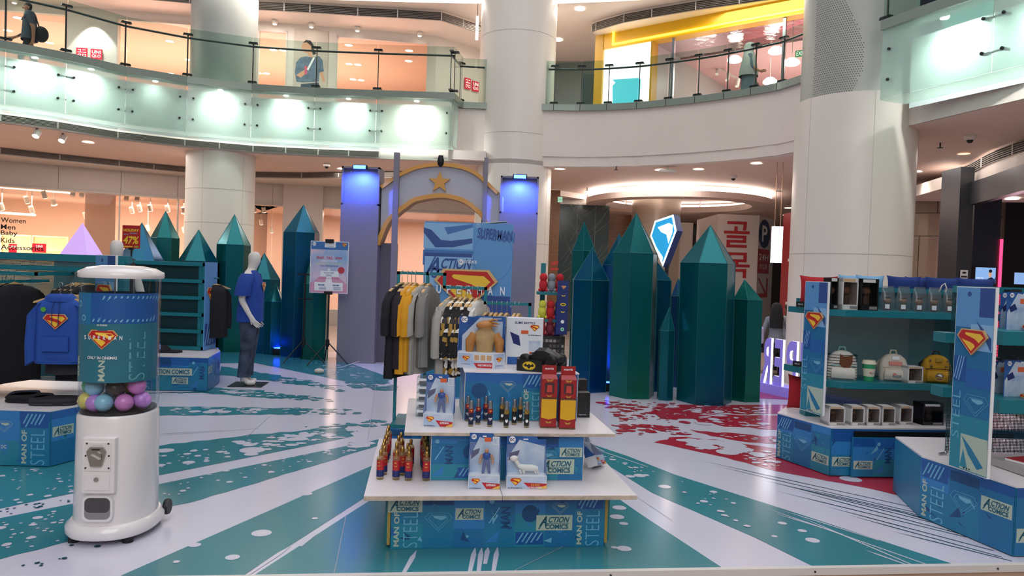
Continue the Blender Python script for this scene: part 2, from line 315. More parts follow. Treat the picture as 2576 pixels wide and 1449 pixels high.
dots(90, [(1740, 1020), (1760, 1066), (1920, 1078), (1940, 1024)], VINYL, .02, .10, el=0); dots(60, [(1690, 1100), (1760, 1130), (1880, 1140), (1860, 1115)], VINYL, .03, .16, el=0); dots(45, [(1840, 1120), (1880, 1160), (1960, 1180), (1950, 1135)], VINYL, .015, .06, el=0); dots(20, [(1800, 1090), (1830, 1102), (1950, 1114), (1950, 1103)], VINYL, .02, .06, el=0)
dots(40, [(1480, 1128), (1500, 1140), (1900, 1340), (1850, 1260)], VINYL, .008, .03); dots(10, [(20, 1420), (60, 1440), (330, 1350), (250, 1345)], VLINE, .008, .02); dots(16, [(0, 1285), (0, 1300), (180, 1262), (180, 1246)], VLINE, .008, .02)
gm.build('printed_rays', pf, kind='stuff')
sl = MB(); SEAM = mat('vinyl_seam', 'a9a7b4', .4)
for q in [(945, 970, 925, 1110), (680, 1047, 620, 1100), (1288, 1440, 1430, 1370), (1000, 1041, 720, 1043), (1450, 1049, 1560, 1052), (840, 1449, 870, 1300), (180, 1272, 360, 1180), (1600, 1250, 1690, 1310)]:
    a, b = Vector(gnd(q[0], q[1]).xy), Vector(gnd(q[2], q[3]).xy); n = Vector((a.y - b.y, b.x - a.x)).normalized() * .002; sl.flat([tuple(a - n), tuple(b - n), tuple(b + n), tuple(a + n)], SEAM, .0042)
sl.build('vinyl_seams', pf)
# ---- upper slab with the curved void edge
SL = [(-15.5, 7.0), (-10.0, 12.56)] + [tuple(gnd(u, v, 5.5).xy) for u, v in [(15, 104), (168, 133), (317, 168), (471, 193), (634, 212), (793, 222), (948, 228), (1141, 234)]]
RF = [(.3, 16.72)] + [tuple(gnd(u, v, 5.5).xy) for u, v in [(1393, 264), (1460, 265), (1528, 263), (1604, 259), (1679, 252), (1752, 244), (1825, 234), (1894, 223), (1962, 210), (2030, 188)]]
GN = [tuple(gnd(2213, 250, 4.36).xy), tuple(gnd(2494, 181, 4.36).xy), tuple(gnd(2576 + 190, 113, 4.36).xy), (8.1, 3.4)]
def offset(pl, d):
    out = []
    for i in range(len(pl)):
        a = Vector(pl[max(i - 1, 0)]); b = Vector(pl[min(i + 1, len(pl) - 1)]); t = (b - a).normalized(); out.append((pl[i][0] - t.y * d, pl[i][1] + t.x * d))
    return out
SLo = offset(SL, .55); SLo[-1] = (-1.55, 16.45); GNo = offset(GN, .62)
SLAB = mat('slab_white', 'e9ddd4', .5, noise=.03, nscale=1.5); CEIL = mat('ceiling_paint_rosy', 'e6cfc6', .6); FASC = mat('fascia_cool_white', 'dcebe6', .5)
edge = SLo + [(-1.25, 16.75), (.0, 16.75)] + RF[1:] + [(6.3, 12.4), (6.0, 11.2)] + GNo[1:] + [(26, 3.4), (26, 40), (-26, 40), (-26, 7)]
MB().prism(edge, 4.1, 5.34, SLAB).build('ceiling_slab', kind='structure')
MB().flat([(p[0], p[1]) for p in edge][::-1], CEIL, 4.094).build('ceiling', kind='structure')
mb = MB()
for pl in (SLo[:-1],):
    for i in range(len(pl) - 1): mb.quad((*pl[i], 4.3), (*pl[i + 1], 4.3), (*pl[i + 1], 5.33), (*pl[i], 5.33), FASC)
for i in range(len(GNo) - 1): mb.quad((*offset(GN, .6)[i], 4.3), (*offset(GN, .6)[i + 1], 4.3), (*offset(GN, .6)[i + 1], 5.33), (*offset(GN, .6)[i], 5.33), FASC)
mb.build('wall_fascia_backing', kind='structure')
# smooth plaster face and shadow groove of the curved right edge
def arc(pl, n=6):      # Catmull-Rom through plan points
    out = []
    for i in range(len(pl) - 1):
        p = [Vector(pl[max(0, min(len(pl) - 1, i + k))]) for k in (-1, 0, 1, 2)]
        for j in range(n):
            t = j / n; q = .5 * ((2 * p[1]) + (p[2] - p[0]) * t + (2 * p[0] - 5 * p[1] + 4 * p[2] - p[3]) * t * t + (3 * p[1] - p[0] - 3 * p[2] + p[3]) * t ** 3); out.append((q.x, q.y))
    out.append(tuple(pl[-1])); return out
def strip(mb, pl, d0, d1, z0, z1, m, smooth=True):
    a = offset(pl, d0); b = offset(pl, d1); rings = [[(*a[i], z0), (*b[i], z0), (*b[i], z1), (*a[i], z1)] for i in range(len(pl))]
    return mb.loft(rings, m, True, False)
RA = arc(RF)
mb = MB(); strip(mb, RA, -.03, .2, 4.32, 5.36, SLAB); strip(mb, RA, -.0, .2, 4.09, 4.3, SLAB); strip(mb, RA, .02, .2, 4.3, 4.32, mat('groove_shadow', '8d8078', .8)); mb.build('trim_1', kind='structure')
CURB = mat('curb_grey_green', '8f9c90', .22, .15)
mb = MB(); strip(mb, RA, -.09, .1, 5.36, 5.5, CURB)
for i in range(1, len(RF) - 1, 1): p = offset(RF, -.092)[i]; mb.cyl((*p, 5.36), (*p, 5.5), .006, GUN, n=6)
mb.build('trim_2', kind='structure')
LC = SL + [(-1.3, 16.72), (-.7, 16.75)]
mb = MB(); strip(mb, LC, -.05, .25, 5.36, 5.5, CURB); mb.build('trim_3', kind='structure')
MB().box(-1.35, .1, 16.76, 17.0, 4.1, 5.5, SLAB).build('wall_return', kind='structure')
mb = MB(); strip(mb, GN, -.05, .25, 5.36, 5.5, CURB); mb.build('trim_4', kind='structure')
# ---- columns
CLAD = mat('column_cladding_white', 'e9e2d8', .38, noise=.02, nscale=1); STEEL = mat('column_grey_metal', 'b4b7b0', .42, .1, noise=.05, nscale=2); JOINT = mat('joint_line', 'c0b8af', .7)
def column(name, label, u, v, Y, wpx, zt, r2f, joints, up=None):
    c = at(u, v, Y); R = wpx * Y / F / 2; o = thing(name, label, 'column', (c.x, Y, -.1), kind='structure')
    MB().lathe([(R, 0), (R, zt + .1)], CLAD, 64).build('white_wrap', o); MB().lathe([(R * r2f, zt), (R * r2f, 9.8)], up or STEEL, 64).build('upper_shaft', o)
    jm = MB()
    for z in joints: jm.lathe([(R + .002, z), (R + .004, z + .004), (R + .002, z + .01)], JOINT, 64, caps=False)
    for a in (200, 262, 330): x, y = R * 1.001 * math.cos(math.radians(a)), R * 1.001 * math.sin(math.radians(a)); jm.cyl((x, y, 0), (x, y, zt + .1), .002, JOINT, n=5)
    jm.build('cladding_joint', o)
    return o, c, R
column('column', 'white round column behind the left balcony and crystals', 553, 560, 16.75, 163, 4.32, .96, (2.6, 3.35))
column('column', 'white round column in the centre beside the arch', 1293, 420, 17.3, 189, 4.2, 1.0, (2.4, 4.9, 7.2), CLAD)
oc, cc, cR = column('column', 'large white round column behind the right shelves', 2146, 420, 12.0, 281, 4.6, .93, (2.2,))
DOT = mat('perforation_dark', '6a6c68', .7)
for zz in range(0, 76):      # printed perforation pattern on the upper shaft
    pm = MB() if zz == 0 else pm
    z = 4.62 + zz * .036; R2 = cR * .93 + .002
    for k in range(18 + int(6 * math.sin(zz * .09))):
        a = math.radians(198 + k * 2.3 + (zz % 2) * 1.15); x, y = R2 * math.cos(a), R2 * math.sin(a); t = Vector((-math.sin(a), math.cos(a), 0)) * .011
        pm.quad((x - t.x, y - t.y, z), (x, y, z - .011), (x + t.x, y + t.y, z), (x, y, z + .011), DOT)
pm.build('perforation', oc, kind='stuff')
# ---- air vents
VENT = mat('vent_dark', '5f5a55', .6); VSL = mat('vent_slat', '8d857d', .5)
def vent(pl, d, z0, z1, label, dv=1):
    o = thing('air_vent', label, 'air vent'); q = offset(pl, d); back = MB(); sl = MB()
    for i in range(len(q) - 1): back.quad((*q[i], z0), (*q[i + 1], z0), (*q[i + 1], z1), (*q[i], z1), VENT)
    back.build('backing', o); k = 5
    for j in range(k + 1):
        z = z0 + (z1 - z0) * j / k; strip(sl, pl, d - .03, d, z - .006, z + .006, VSL)
    sl.build('louvre', o)
    for i in range(0, len(q), dv):
        p = offset(pl, d - .02)[i]; MB().box(-.012, .012, -.012, .012, z0, z1, WHITE).build('divider', o).location = (p[0], p[1], 0)
    return o
def resample(pl, step):
    out = [pl[0]]
    for i in range(len(pl) - 1):
        a = Vector(pl[i]); b = Vector(pl[i + 1]); n = max(1, round((b - a).length / step))
        for k in range(1, n + 1): q = a + (b - a) * k / n; out.append((q.x, q.y))
    return out
vent(resample(SLo[1:-1], .9), -.03, 4.13, 4.25, 'dark louvred air vent along the left balcony underside')
# ------------------------------------------------------------------ balustrades and glass fascias
CLEAR = glass('clear_balustrade_glass', 'e4efea'); MILKY = glass('milky_fascia_glass', 'e8f5ef', .36, 'ecf8f3')
RAILM = mat('rail_grey_metal', '55585a', .35, .6)
def balustrade(pl, label, inner=.08, skip=(), top=6.5, rail=6.33):
    o = thing('glass_balustrade', label, 'railing')
    for i in range(len(pl) - 1):
        a = Vector((*pl[i], 0)); b = Vector((*pl[i + 1], 0)); t = (b - a).normalized(); L = (b - a).length; g = MB(fr(a, t, (0, 0, 1)))
        g.box(.008, L - .008, 5.44, top, -.006, .006, CLEAR); g.build('glass_panel', o)
    q = offset(pl, inner); MB().tube([(*p, rail) for p in q], .022, RAILM, 10).build('handrail', o)
    for i, p in enumerate(q):
        if i in skip: continue
        f = offset(pl, -.012)[i]; MB().box(-.009, .009, -.016, .016, 5.48, rail + .05, RAILM).build('post', o).location = (p[0], p[1], 0)
        for z in (5.56, rail + .07):
            a = Vector(pl[max(i - 1, 0)]); b = Vector(pl[min(i + 1, len(pl) - 1)]); t = (b - a).normalized(); c = MB(fr((*offset(pl, .04)[i], z), (t.x, t.y, 0), (0, 0, 1)))
            c.prism([(-.10, -.018), (.10, -.018), (.085, .018), (-.085, .018)], -.06, .02, GUN); c.build('clamp', o)
    return o
balustrade(SL[1:], 'curved glass balustrade with dark rail on the left upper walkway')
balustrade([(-1.42, 15.9), (-1.3, 16.72), (-.6, 16.76)], 'short glass return of the balustrade beside the centre column')
balustrade(RF, 'curved glass balustrade in front of the yellow shop upstairs')
balustrade(GN, 'glass balustrade corner at the upper right by the dotted column')
def fascia(pl, label, depth=.5):
    o = thing('glass_fascia', label, 'glass fascia'); ip = offset(pl, depth)
    for i in range(len(pl) - 1):
        a = Vector((*pl[i], 0)); b = Vector((*pl[i + 1], 0)); t = (b - a).normalized(); L = (b - a).length; M = fr(a, t, (0, 0, 1))
        MB(M).box(.008, L - .008, 4.36, 5.35, -.006, .006, MILKY).build('fascia_pane', o)
        s = MB(); s.add([(*pl[i], 4.355), (*pl[i + 1], 4.355), (*ip[i + 1], 4.355), (*ip[i], 4.355), (*pl[i], 4.345), (*pl[i + 1], 4.345), (*ip[i + 1], 4.345), (*ip[i], 4.345)], [(0, 1, 2, 3), (7, 6, 5, 4), (0, 4, 5, 1), (2, 6, 7, 3)], MILKY); s.build('soffit_pane', o)
        for x in (.13, L - .13):
            for z in (4.62, 5.06):
                MB(M).cyl((x, z, -.1), (x, z, .025), .022, GUN, n=10).build('standoff', o)
    for i in range(1, len(pl) - 1):
        for z in (4.62, 5.06):
            a = Vector(pl[i - 1]); b = Vector(pl[i + 1]); t = (b - a).normalized(); MB(fr((*pl[i], z), (t.x, t.y, 0), (0, 0, 1))).box(-.13, .13, -.012, .012, -.05, -.03, CHROME).build('spider_arm', o)
    return o
fascia(SL[1:], 'milky green glass fascia with glowing panels below the left walkway')
fascia(GN[:-1], 'milky green glass fascia panel at the upper right corner')
MB(fr((-1.42, 15.9, 0), (.12, .82, 0), (0, 0, 1))).box(.01, .46, 4.36, 5.35, -.006, .006, MILKY).build('fascia_end_pane', label='narrow glass end pane closing the left fascia at its corner', cat='glass fascia')
MB().box(-1.5, -.7, 16.5, 16.74, 4.15, 4.36, SLAB).build('trim_5', kind='structure')
LAMP = mat('lamp_lens_warm', 'fff6e8', .4, emit=14, eh='fff3e0'); LAMPW = mat('lamp_lens_white', 'ffffff', .4, emit=16, eh='ffffff')
for i, e in [(1, 150), (2, 180), (3, 185), (4, 35), (5, 200), (6, 215), (7, 225), (8, 230)]:     # lamps behind the fascia panes
    a = Vector(SL[i]); b = Vector(SL[i + 1]); m = (a + b) / 2; t = (b - a).normalized(); n = Vector((-t.y, t.x)); q = m + n * .27
    o = MB().lathe([(.05, -.02), (.06, 0), (.06, .05), (.03, .06)], LAMPW, 14).build('fascia_lamp', label='lamp glowing behind the left fascia glass, ' + {1: 'cut off by the frame edge', 2: 'in the first full pane', 3: 'below the red logo signs', 4: 'the dim one left of the left column', 5: 'in front of the left column', 6: 'below the fashion poster', 7: 'below the wide upper window', 8: 'last before the balcony corner'}[i], cat='lamp', group='lamps behind the left fascia'); o.location = (q.x, q.y, 5.37)
    spot('fascia_light', (q.x - n.x * .06, q.y - n.y * .06, 5.3), (m.x + n.x * .55, m.y + n.y * .55, 4.95), e, (.95, 1, .97), 150, 1, .08)
for i, s in [(0, .45), (1, .3)]:
    a = Vector(GN[i]); b = Vector(GN[i + 1]); m = a + (b - a) * s; t = (b - a).normalized(); n = Vector((-t.y, t.x)); q = m + n * .3
    o = MB().lathe([(.05, -.02), (.06, 0), (.06, .05), (.03, .06)], LAMPW, 14).build('fascia_lamp', label='lamp glowing behind the upper right fascia glass, ' + ('beside the dotted column' if i == 0 else 'at the frame edge'), cat='lamp'); o.location = (q.x, q.y, 5.37)
    spot('fascia_light', (q.x - n.x * .06, q.y - n.y * .06, 5.3), (m.x + n.x * .6, m.y + n.y * .6, 4.95), 140, (.95, 1, .97), 150, 1, .08)
# ------------------------------------------------------------------ upper storey
PEACH = mat('peach_ceiling_paint', 'efc6b6', .6); PEACHW = mat('peach_wall_paint', 'f2d2c2', .6); PALE = mat('shopfront_panel_pale', 'e2d7ce', .42, noise=.04, nscale=1.5); SHOPG = glass('shop_window_glass', 'f4f0ec', refl=.5)
FRAME = mat('shop_frame', 'd8cfc8', .35)
W2 = Wall((-15.5, 17.13), (-2.2, 19.1)); HT = 7.75
def onw(W, u0, u1, v=150): return W.px(u0, v)[0], W.px(u1, v)[0]
up = thing('wall_upper_shopfront', 'pale upper floor shopfront wall with wide windows', 'wall', kind='structure')
wins = [onw(W2, -60, 167), onw(W2, 292, 484), onw(W2, 648, 722), onw(W2, 846, 1077)]
TOPS = 7.55
mb = MB(W2.M); x = 0
for a, b in wins: mb.box(x, a, 5.3, HT, -.25, 0, PALE); mb.box(a, b, TOPS, HT, -.25, 0, PALE); x = b
mb.box(x, W2.L, 5.3, HT, -.25, 0, PALE); mb.build('wall_face', up)
for i, (a, b) in enumerate(wins):
    o = thing(f'window_{i+1}', None, None, kind='structure'); MB(W2.M).box(a, b, 5.3, TOPS, -.06, -.05, SHOPG).build('pane', o)
    f = MB(W2.M); f.box(a, b, TOPS - .04, TOPS, -.1, .02, FRAME); f.box(a, a + .03, 5.3, TOPS, -.1, .02, FRAME); f.box(b - .03, b, 5.3, TOPS, -.1, .02, FRAME); f.build('window_frame', o)
W2b = Wall((-2.2, 19.1), (.4, 21.6)); MB(W2b.M).box(0, W2b.L, 5.3, HT, -.2, 0, PALE).build('wall_upper_return', kind='structure')
# room behind the windows
mb = MB(W2.M); mb.box(-3, W2.L, HT - .1, HT, -9, -.25, PEACH); mb.build('ceiling_upper_shop', kind='structure')
mb = MB(W2.M); mb.box(-3, W2.L, 5.3, HT, -9.2, -9, PEACHW); mb.box(W2.L - .1, W2.L, 5.3, HT, -9, -.25, PEACHW); mb.build('wall_upper_shop', kind='structure')
for x in (2, 6, 10):
    p = W2.at(x, 7.6, -3.5); area('upper_shop_light', p, 3.2, 185, (1, .76, .68)); p = W2.at(x, 5.45, -3.5); area('upper_shop_bounce_fill', p, 3.5, 125, (1, .74, .66), (math.pi, 0, 0))  # the upward one is added fill standing in for floor bounce, no fixture
# upper ceiling and its vent lips
UE = [(-14, 13.8)] + [tuple(gnd(u, v, 8.0).xy) for u, v in [(300, -25), (600, -8), (850, 0), (1050, 6), (1200, 9), (1405, 9), (1540, 4), (1650, -2), (1900, -25), (2100, -50)]]
CEIL2 = mat('upper_ceiling_paint', 'e6d6cb', .55)
top = UE + [(12, 12), (22, 4), (26, 4), (26, 40), (-26, 40), (-26, 8)]
MB().prism(top, 8.0, 9.4, CEIL2).build('ceiling_upper', kind='structure')
COVE = mat('cove_strip_light', 'ffffff', .5, emit=9, eh='fff8f0')
mb = MB(); strip(mb, arc(UE), -.06, -.01, 8.02, 8.12, COVE); mb.build('cove_light', label='white cove light strip along the edge of the top ceiling', cat='cove light')
VL2 = [tuple(gnd(u, v, HT).xy) for u, v in [(-200, -60), (300, -8), (650, 25), (780, 32), (900, 40), (1000, 45), (1110, 52), (1215, 86), (1300, 108)]]
vent(resample(VL2, .8), 0, HT, 7.94, 'dark louvred air vent above the upper left shop windows')
mb = MB(); q = VL2 + [(.4, 22), (-16, 22)]; mb.prism(q, HT + .0, 8.0, CEIL2); mb.build('ceiling_upper_drop', kind='structure')
VR2 = [tuple(gnd(u, v, HT).xy) for u, v in [(1490, 82), (1500, 77), (1570, 57), (1640, 44), (1750, 26), (1860, 11), (2030, -14), (2200, -45)]]
vent(resample(VR2, .8), 0, HT, 7.94, 'dark louvred air vent above the yellow shop')
mb = MB(); mb.prism(VR2 + [(12, 20), (3.0, 20)], HT, 8.0, CEIL2); mb.build('ceiling_upper_drop', kind='structure')
# red logo boxes on the upper wall
RED = mat('logo_red', 'd5203a', .5, emit=.35); LGW = mat('logo_white', 'ffffff', .5, emit=.6)
def logo(W, u0, v0, u1, v1, lines, label, off=0.03):
    x0, y1 = W.px(u0, v0, off); x1, y0 = W.px(u1, v1, off); M = W.M @ TR(0, 0, off)
    o = MB(M).box(x0, x1, y0, y1, 0, .02, RED).build('logo_sign', label=label, cat='sign'); cx = (x0 + x1) / 2; h = (y1 - y0); w = x1 - x0
    for k, t in enumerate(lines): MB(M).text(t, cx, (y0 + y1) / 2 + h * (.2 - .42 * k), w * .78, h * .33, LGW, .023, .02).build('lettering', o)
logo(W2, 193, 120, 220, 147, ('ユニ', 'クロ'), 'red square sign with Japanese lettering on the upper left wall')
logo(W2, 229, 123, 257, 150, ('UNI', 'QLO'), 'red square sign with Latin lettering on the upper left wall')
logo(W2b, 1169, 195, 1183, 226, ('ユニ', 'クロ'), 'small red Japanese lettered sign beside the centre column upstairs'); logo(W2b, 1188, 203, 1203, 232, ('UNI', 'QLO'), 'small red Latin lettered sign beside the centre column upstairs')
p0 = W2.px(225, 62, .3); q = W2.at(p0[0], 7.6, .35); spot('wall_washer', q, W2.at(p0[0], 5.6, .0), 160, (1, .95, .97), 75, .35, .04)
for u, v, e in [(693, 45, 60), (900, 68, 60), (1056, 75, 60), (785, 48, 90), (40, 40, 50)]:
    p0 = W2.px(u, v, .12); q = W2.at(p0[0], HT - .06, .2); spot('wall_washer', q, W2.at(p0[0], 6.6, .0), e, (1, .83, .62), 110, .8, .05)
    o = thing('wall_lamp', 'small round lamp washing the wall ' + {693: 'right of the left column upstairs', 900: 'above the wide upper window, left one', 1056: 'above the wide upper window, right one', 785: 'above the fashion poster', 40: 'at the far upper left'}[u], 'lamp', q)
    MB().lathe([(.05, -.05), (.07, -.03), (.07, .05), (.05, .06)], WHITE, 14).build('housing', o); MB().lathe([(.045, -.055), (.045, -.051)], LAMP, 14).build('lens', o)
# fashion poster in its recess
x0, y1 = W2.px(741, 72); x1, y0 = W2.px(823, 222); P = thing('fashion_poster', 'tall poster of a woman in a denim top holding a drink upstairs', 'poster')
SKIN = mat('print_skin', 'dba384', .6); DEN = mat('print_denim', '6d8198', .7, noise=.3, nscale=9); DEND = mat('print_denim_dark', '45566b', .7, noise=.2, nscale=9); HAIRP = mat('print_hair', '2a1f1c', .6); PBG = mat('print_backdrop', 'cfc2b6', .6, noise=.12, nscale=2); PINK = mat('print_pink', 'c8607a', .5)
MB(W2.M).box(x0, x1, 5.4, y1, .005, .02, PBG).build('backing', P)
fm = MB(W2.M); pw = x1 - x0
def wp(u, v): return W2.px(u, v)
fm.flat([wp(*q) for q in [(770, 128), (778, 143), (764, 150), (786, 158), (800, 148), (785, 142), (786, 128)]], SKIN, .022)
fm.flat([wp(*q) for q in [(760, 112), (764, 105), (775, 102), (784, 108), (786, 124), (780, 132), (768, 134), (761, 128), (759, 120)]], SKIN, .023)
fm.flat([wp(*q) for q in [(763, 108), (770, 101), (782, 103), (789, 114), (790, 124), (796, 136), (788, 139), (784, 128), (783, 116), (772, 107)]], HAIRP, .024)
fm.flat([wp(*q) for q in [(745, 158), (755, 146), (770, 142), (785, 145), (803, 142), (812, 152), (815, 180), (804, 183), (802, 206), (762, 208), (756, 185), (742, 182)]], DEN, .023)
fm.flat([wp(*q) for q in [(742, 182), (756, 185), (762, 208), (746, 206), (744, 195)]], DEN, .0235); fm.flat([wp(*q) for q in [(745, 190), (766, 176), (774, 182), (757, 196)]], SKIN, .024); fm.flat([wp(*q) for q in [(804, 182), (812, 180), (818, 205), (812, 207)]], SKIN, .0225)
fm.flat([wp(*q) for q in [(766, 166), (774, 167), (773, 188), (766, 188)]], PINK, .0245); fm.flat([wp(*q) for q in [(788, 145), (793, 145), (776, 178), (772, 175)]], PWHITE, .0246)
fm.flat([wp(*q) for q in [(757, 212), (802, 208), (805, 240), (757, 240)]], DEND, .023); fm.build('printed_figure', P)
# ---- yellow shop
YEL = mat('yellow_shop_panel', 'e8b41a', .3); YELD = mat('yellow_shop_side', 'c89a1e', .35); YGL = mat('yellow_light_edge', 'fff04a', .4, emit=4, eh='ffe93a'); WBOX = mat('white_lightbox', 'ffffff', .5, emit=1.9, eh='fffaf2')
YW = Wall((2.55, 18.2), (7.6, 14.35)); ysh = thing('wall_yellow_shopfront', 'bright yellow shopfront on the upper floor', 'shopfront', kind='structure')
def yx(u, v=150): return YW.px(u, v)[0]
mb = MB(YW.M); a, b = yx(1497), yx(1517); mb.box(a, b, 5.3, HT, -.5, .02, YELD); mb.build('side_pillar', ysh)
lo_l = YW.px(1517, 128)[1]; lo_r = YW.px(2022, 30)[1]; yl = (lo_l + lo_r) / 2
mb = MB(YW.M); mb.box(b, YW.L, yl, HT, -.3, 0, YEL); mb.build('lintel', ysh)
gx0, gt = YW.px(1543, 66); gb = YW.px(1543, 112)[1]
mb = MB(YW.M); mb.box(gx0, YW.L, gt - .015, gt + .03, 0, .03, YGL); mb.box(gx0, YW.L, gb - .02, gb + .02, 0, .03, YGL); mb.box(gx0, gx0 + .04, gb, gt, 0, .03, YGL); mb.build('glow_line', ysh)
x1, x2 = yx(1517), yx(1636); mb = MB(YW.M); mb.box(x1, x2, 5.3, yl, -.3, -.05, WBOX); mb.build('lightbox', ysh)
CY = mat('print_cyan', '53cbe0', .5, emit=.5); mb = MB(YW.M); mb.flat([YW.px(*q, -.04) for q in [(1541, 215), (1548, 208), (1540, 200), (1606, 196), (1612, 200), (1608, 275), (1541, 275)]], CY, -.04); mb.build('lightbox_print', ysh)
mb = MB(YW.M); mb.box(x2, x2 + .05, 5.3, yl, -.3, 0, YELD); mb.build('door_jamb', ysh)
for u in (1690, 1968): MB(YW.M).box(yx(u) - .03, yx(u) + .03, 5.3, yl, -.12, -.04, CHROME).build('door_jamb', ysh)
WRK = mat('wrinkled_mirror', 'd8d2d0', .06, 1.0, bump=.9, nscale=3.2); PNK = mat('pink_shop_wall', 'e6a2a6', .6); GLOWW = mat('lit_display_white', 'fffaf5', .5, emit=1.2)
mb = MB(YW.M); mb.box(x2, YW.L + 3, yl + .0, yl + .05, -1.7, -.31, WRK); mb.build('ceiling_mirror', kind='structure'); mb = MB(YW.M); mb.box(x2, YW.L + 4, yl - .03, yl + .02, -6, -1.7, mat('pink_shop_ceiling', 'dca8a8', .6)); mb.build('ceiling_pink_shop', kind='structure')
mb = MB(YW.M); mb.box(x2 - .6, YW.L + 4, 5.3, HT, -6.2, -6, PNK); mb.box(x2 - .1, x2, 5.3, HT, -6, -.3, mat('shop_side_grey', 'b9b6b4', .3)); mb.build('wall_pink_shop', kind='structure')
area('pink_shop_light', YW.at((x2 + YW.L) / 2, yl - .06, -3.4), 2.6, 110, (1, .9, .88)); area('pink_shop_bounce_fill', YW.at((x2 + YW.L) / 2, 5.4, -3.0), 3.0, 80, (1, .86, .86), (math.pi, 0, 0));  # area light near the floor is unseen upward fill, added as bounce
mb = MB(YW.M); a, b = YW.px(1705, 200, -2.7)[0], YW.px(1786, 200, -2.7)[0]; mb.box(a, b, 5.3, 6.55, -2.9, -2.7, GLOWW); mb.build('display_wall', label='bright white display wall inside the pink upstairs shop', cat='display wall')
OAK = mat('honey_wood', 'b9803c', .45, noise=.2, nscale=6, stretch=(1, 1, 12)); a, b = YW.px(1930, 210, -3)[0], YW.px(1968, 210, -3)[0]; MB(YW.M).box(a, b, 5.345, 6.05, -3.4, -3, OAK).build('shop_cabinet', label='wooden cabinet standing inside the pink upstairs shop', cat='cabinet')
DOME = mat('milk_glass_dome', 'fffdf8', .4, emit=3.2, eh='fff6ee')
for u, v, off, lb in [(1848, 150, -1.6, 'left of the walking person'), (1893, 118, -2.4, 'behind the walking person'), (1952, 128, -1.2, 'above the glass joint'), (1992, 157, -1.0, 'nearest the dotted column'), (1937, 205, -2.6, 'hanging lowest over the wooden cabinet'), (1795, 140, -2.6, 'over the display wall'), (1690, 148, -2.2, 'beside the yellow jamb')]:
    xx, zz = YW.px(u, v, off); p = YW.at(xx, zz, off); o = thing('pendant_lamp', 'white dome pendant lamp in the upstairs shop ' + lb, 'pendant lamp', p, group='pendant lamps of the upstairs shop')
    MB().lathe([(.05, .1), (.09, .09), (.17, .02), (.18, -.03), (.14, -.06), (.02, -.07)], DOME, 18).build('dome', o); MB().cyl((0, 0, .1), (0, 0, max(.2, HT - .25 - p.z)), .006, WHITE, n=6).build('cable', o)
GRN = mat('exit_green', '0d7a3c', .5, emit=.8); x0, y1 = YW.px(2001, 128, -.8); x1, y0 = YW.px(2028, 140, -.8); o = MB(YW.M @ TR(0, 0, -.8)).box(x0, x1, y0, y1, -.03, 0, GRN).build('exit_sign', label='green exit sign hanging in the upstairs shop', cat='sign'); MB(YW.M @ TR(0, 0, -.8)).text('EXIT', (x0 + x1) / 2, (y0 + y1) / 2, (x1 - x0) * .8, (y1 - y0) * .7, LGW, .004, .02).build('lettering', o)
tr = thing('track_light_rail', 'white ceiling rail with small spotlights inside the pink shop', 'track light'); a = YW.at(*YW.px(1800, 165, -3), -3); b = YW.at(*YW.px(1872, 208, -3), -3)
MB().tube([a, b], .025, WHITE, 6).build('rail', tr)
for k in (.1, .45, .8): c = a + (b - a) * k; MB().cyl(c, c + Vector((-.06, -.1, -.22)), .05, WHITE, n=10).build('spotlight', tr)
# dark hall left of the yellow shop
MB().prism([(-.3, 22.5), (3.1, 21.5), (3.1, 21.7), (-.3, 22.7)], 5.3, 8.0, mat('upper_hall_grey', '8d8f8e', .4)).build('wall_upper_hall', kind='structure')
MB().box(1.7, 3.0, 19.5, 19.6, 5.3, 7.0, mat('dark_teal_glass_wall', '48595c', .15)).build('wall_upper_glass', kind='structure')
# upper right shop glimpse
NAVY = mat('dark_navy_panel', '1d2236', .35); mb = MB(); mb.box(7.6, 11, 12.2, 12.4, 5.3, 8, PALE); mb.build('wall_upper_right', kind='structure')
A = at(2330, 18, 12.1); MB().box(A.x - .25, A.x + .25, 12.05, 12.12, 5.35, 8, NAVY).build('neon_poster', label='dark blue poster glimpsed behind the upper right balustrade', cat='poster')
A = at(2420, 5, 12.1); MB().box(A.x - .3, A.x + .5, 12.05, 12.12, 5.35, 8, mat('mint_panel', '6fd0c4', .4, emit=.4)).build('mint_poster', label='mint green lit poster glimpsed behind the upper right balustrade', cat='poster')
area('upper_walk_light', (-6, 16.9, 7.7), 2.2, 90, (1, .9, .82)); area('upper_walk_light', (0, 18.4, 7.9), 2.5, 120, (1, .92, .86)); area('upper_walk_light', (5, 15.6, 7.7), 2.0, 70, (1, .92, .86)); area('upper_walk_light', (-11.5, 15.4, 7.7), 2.2, 90, (1, .9, .82))
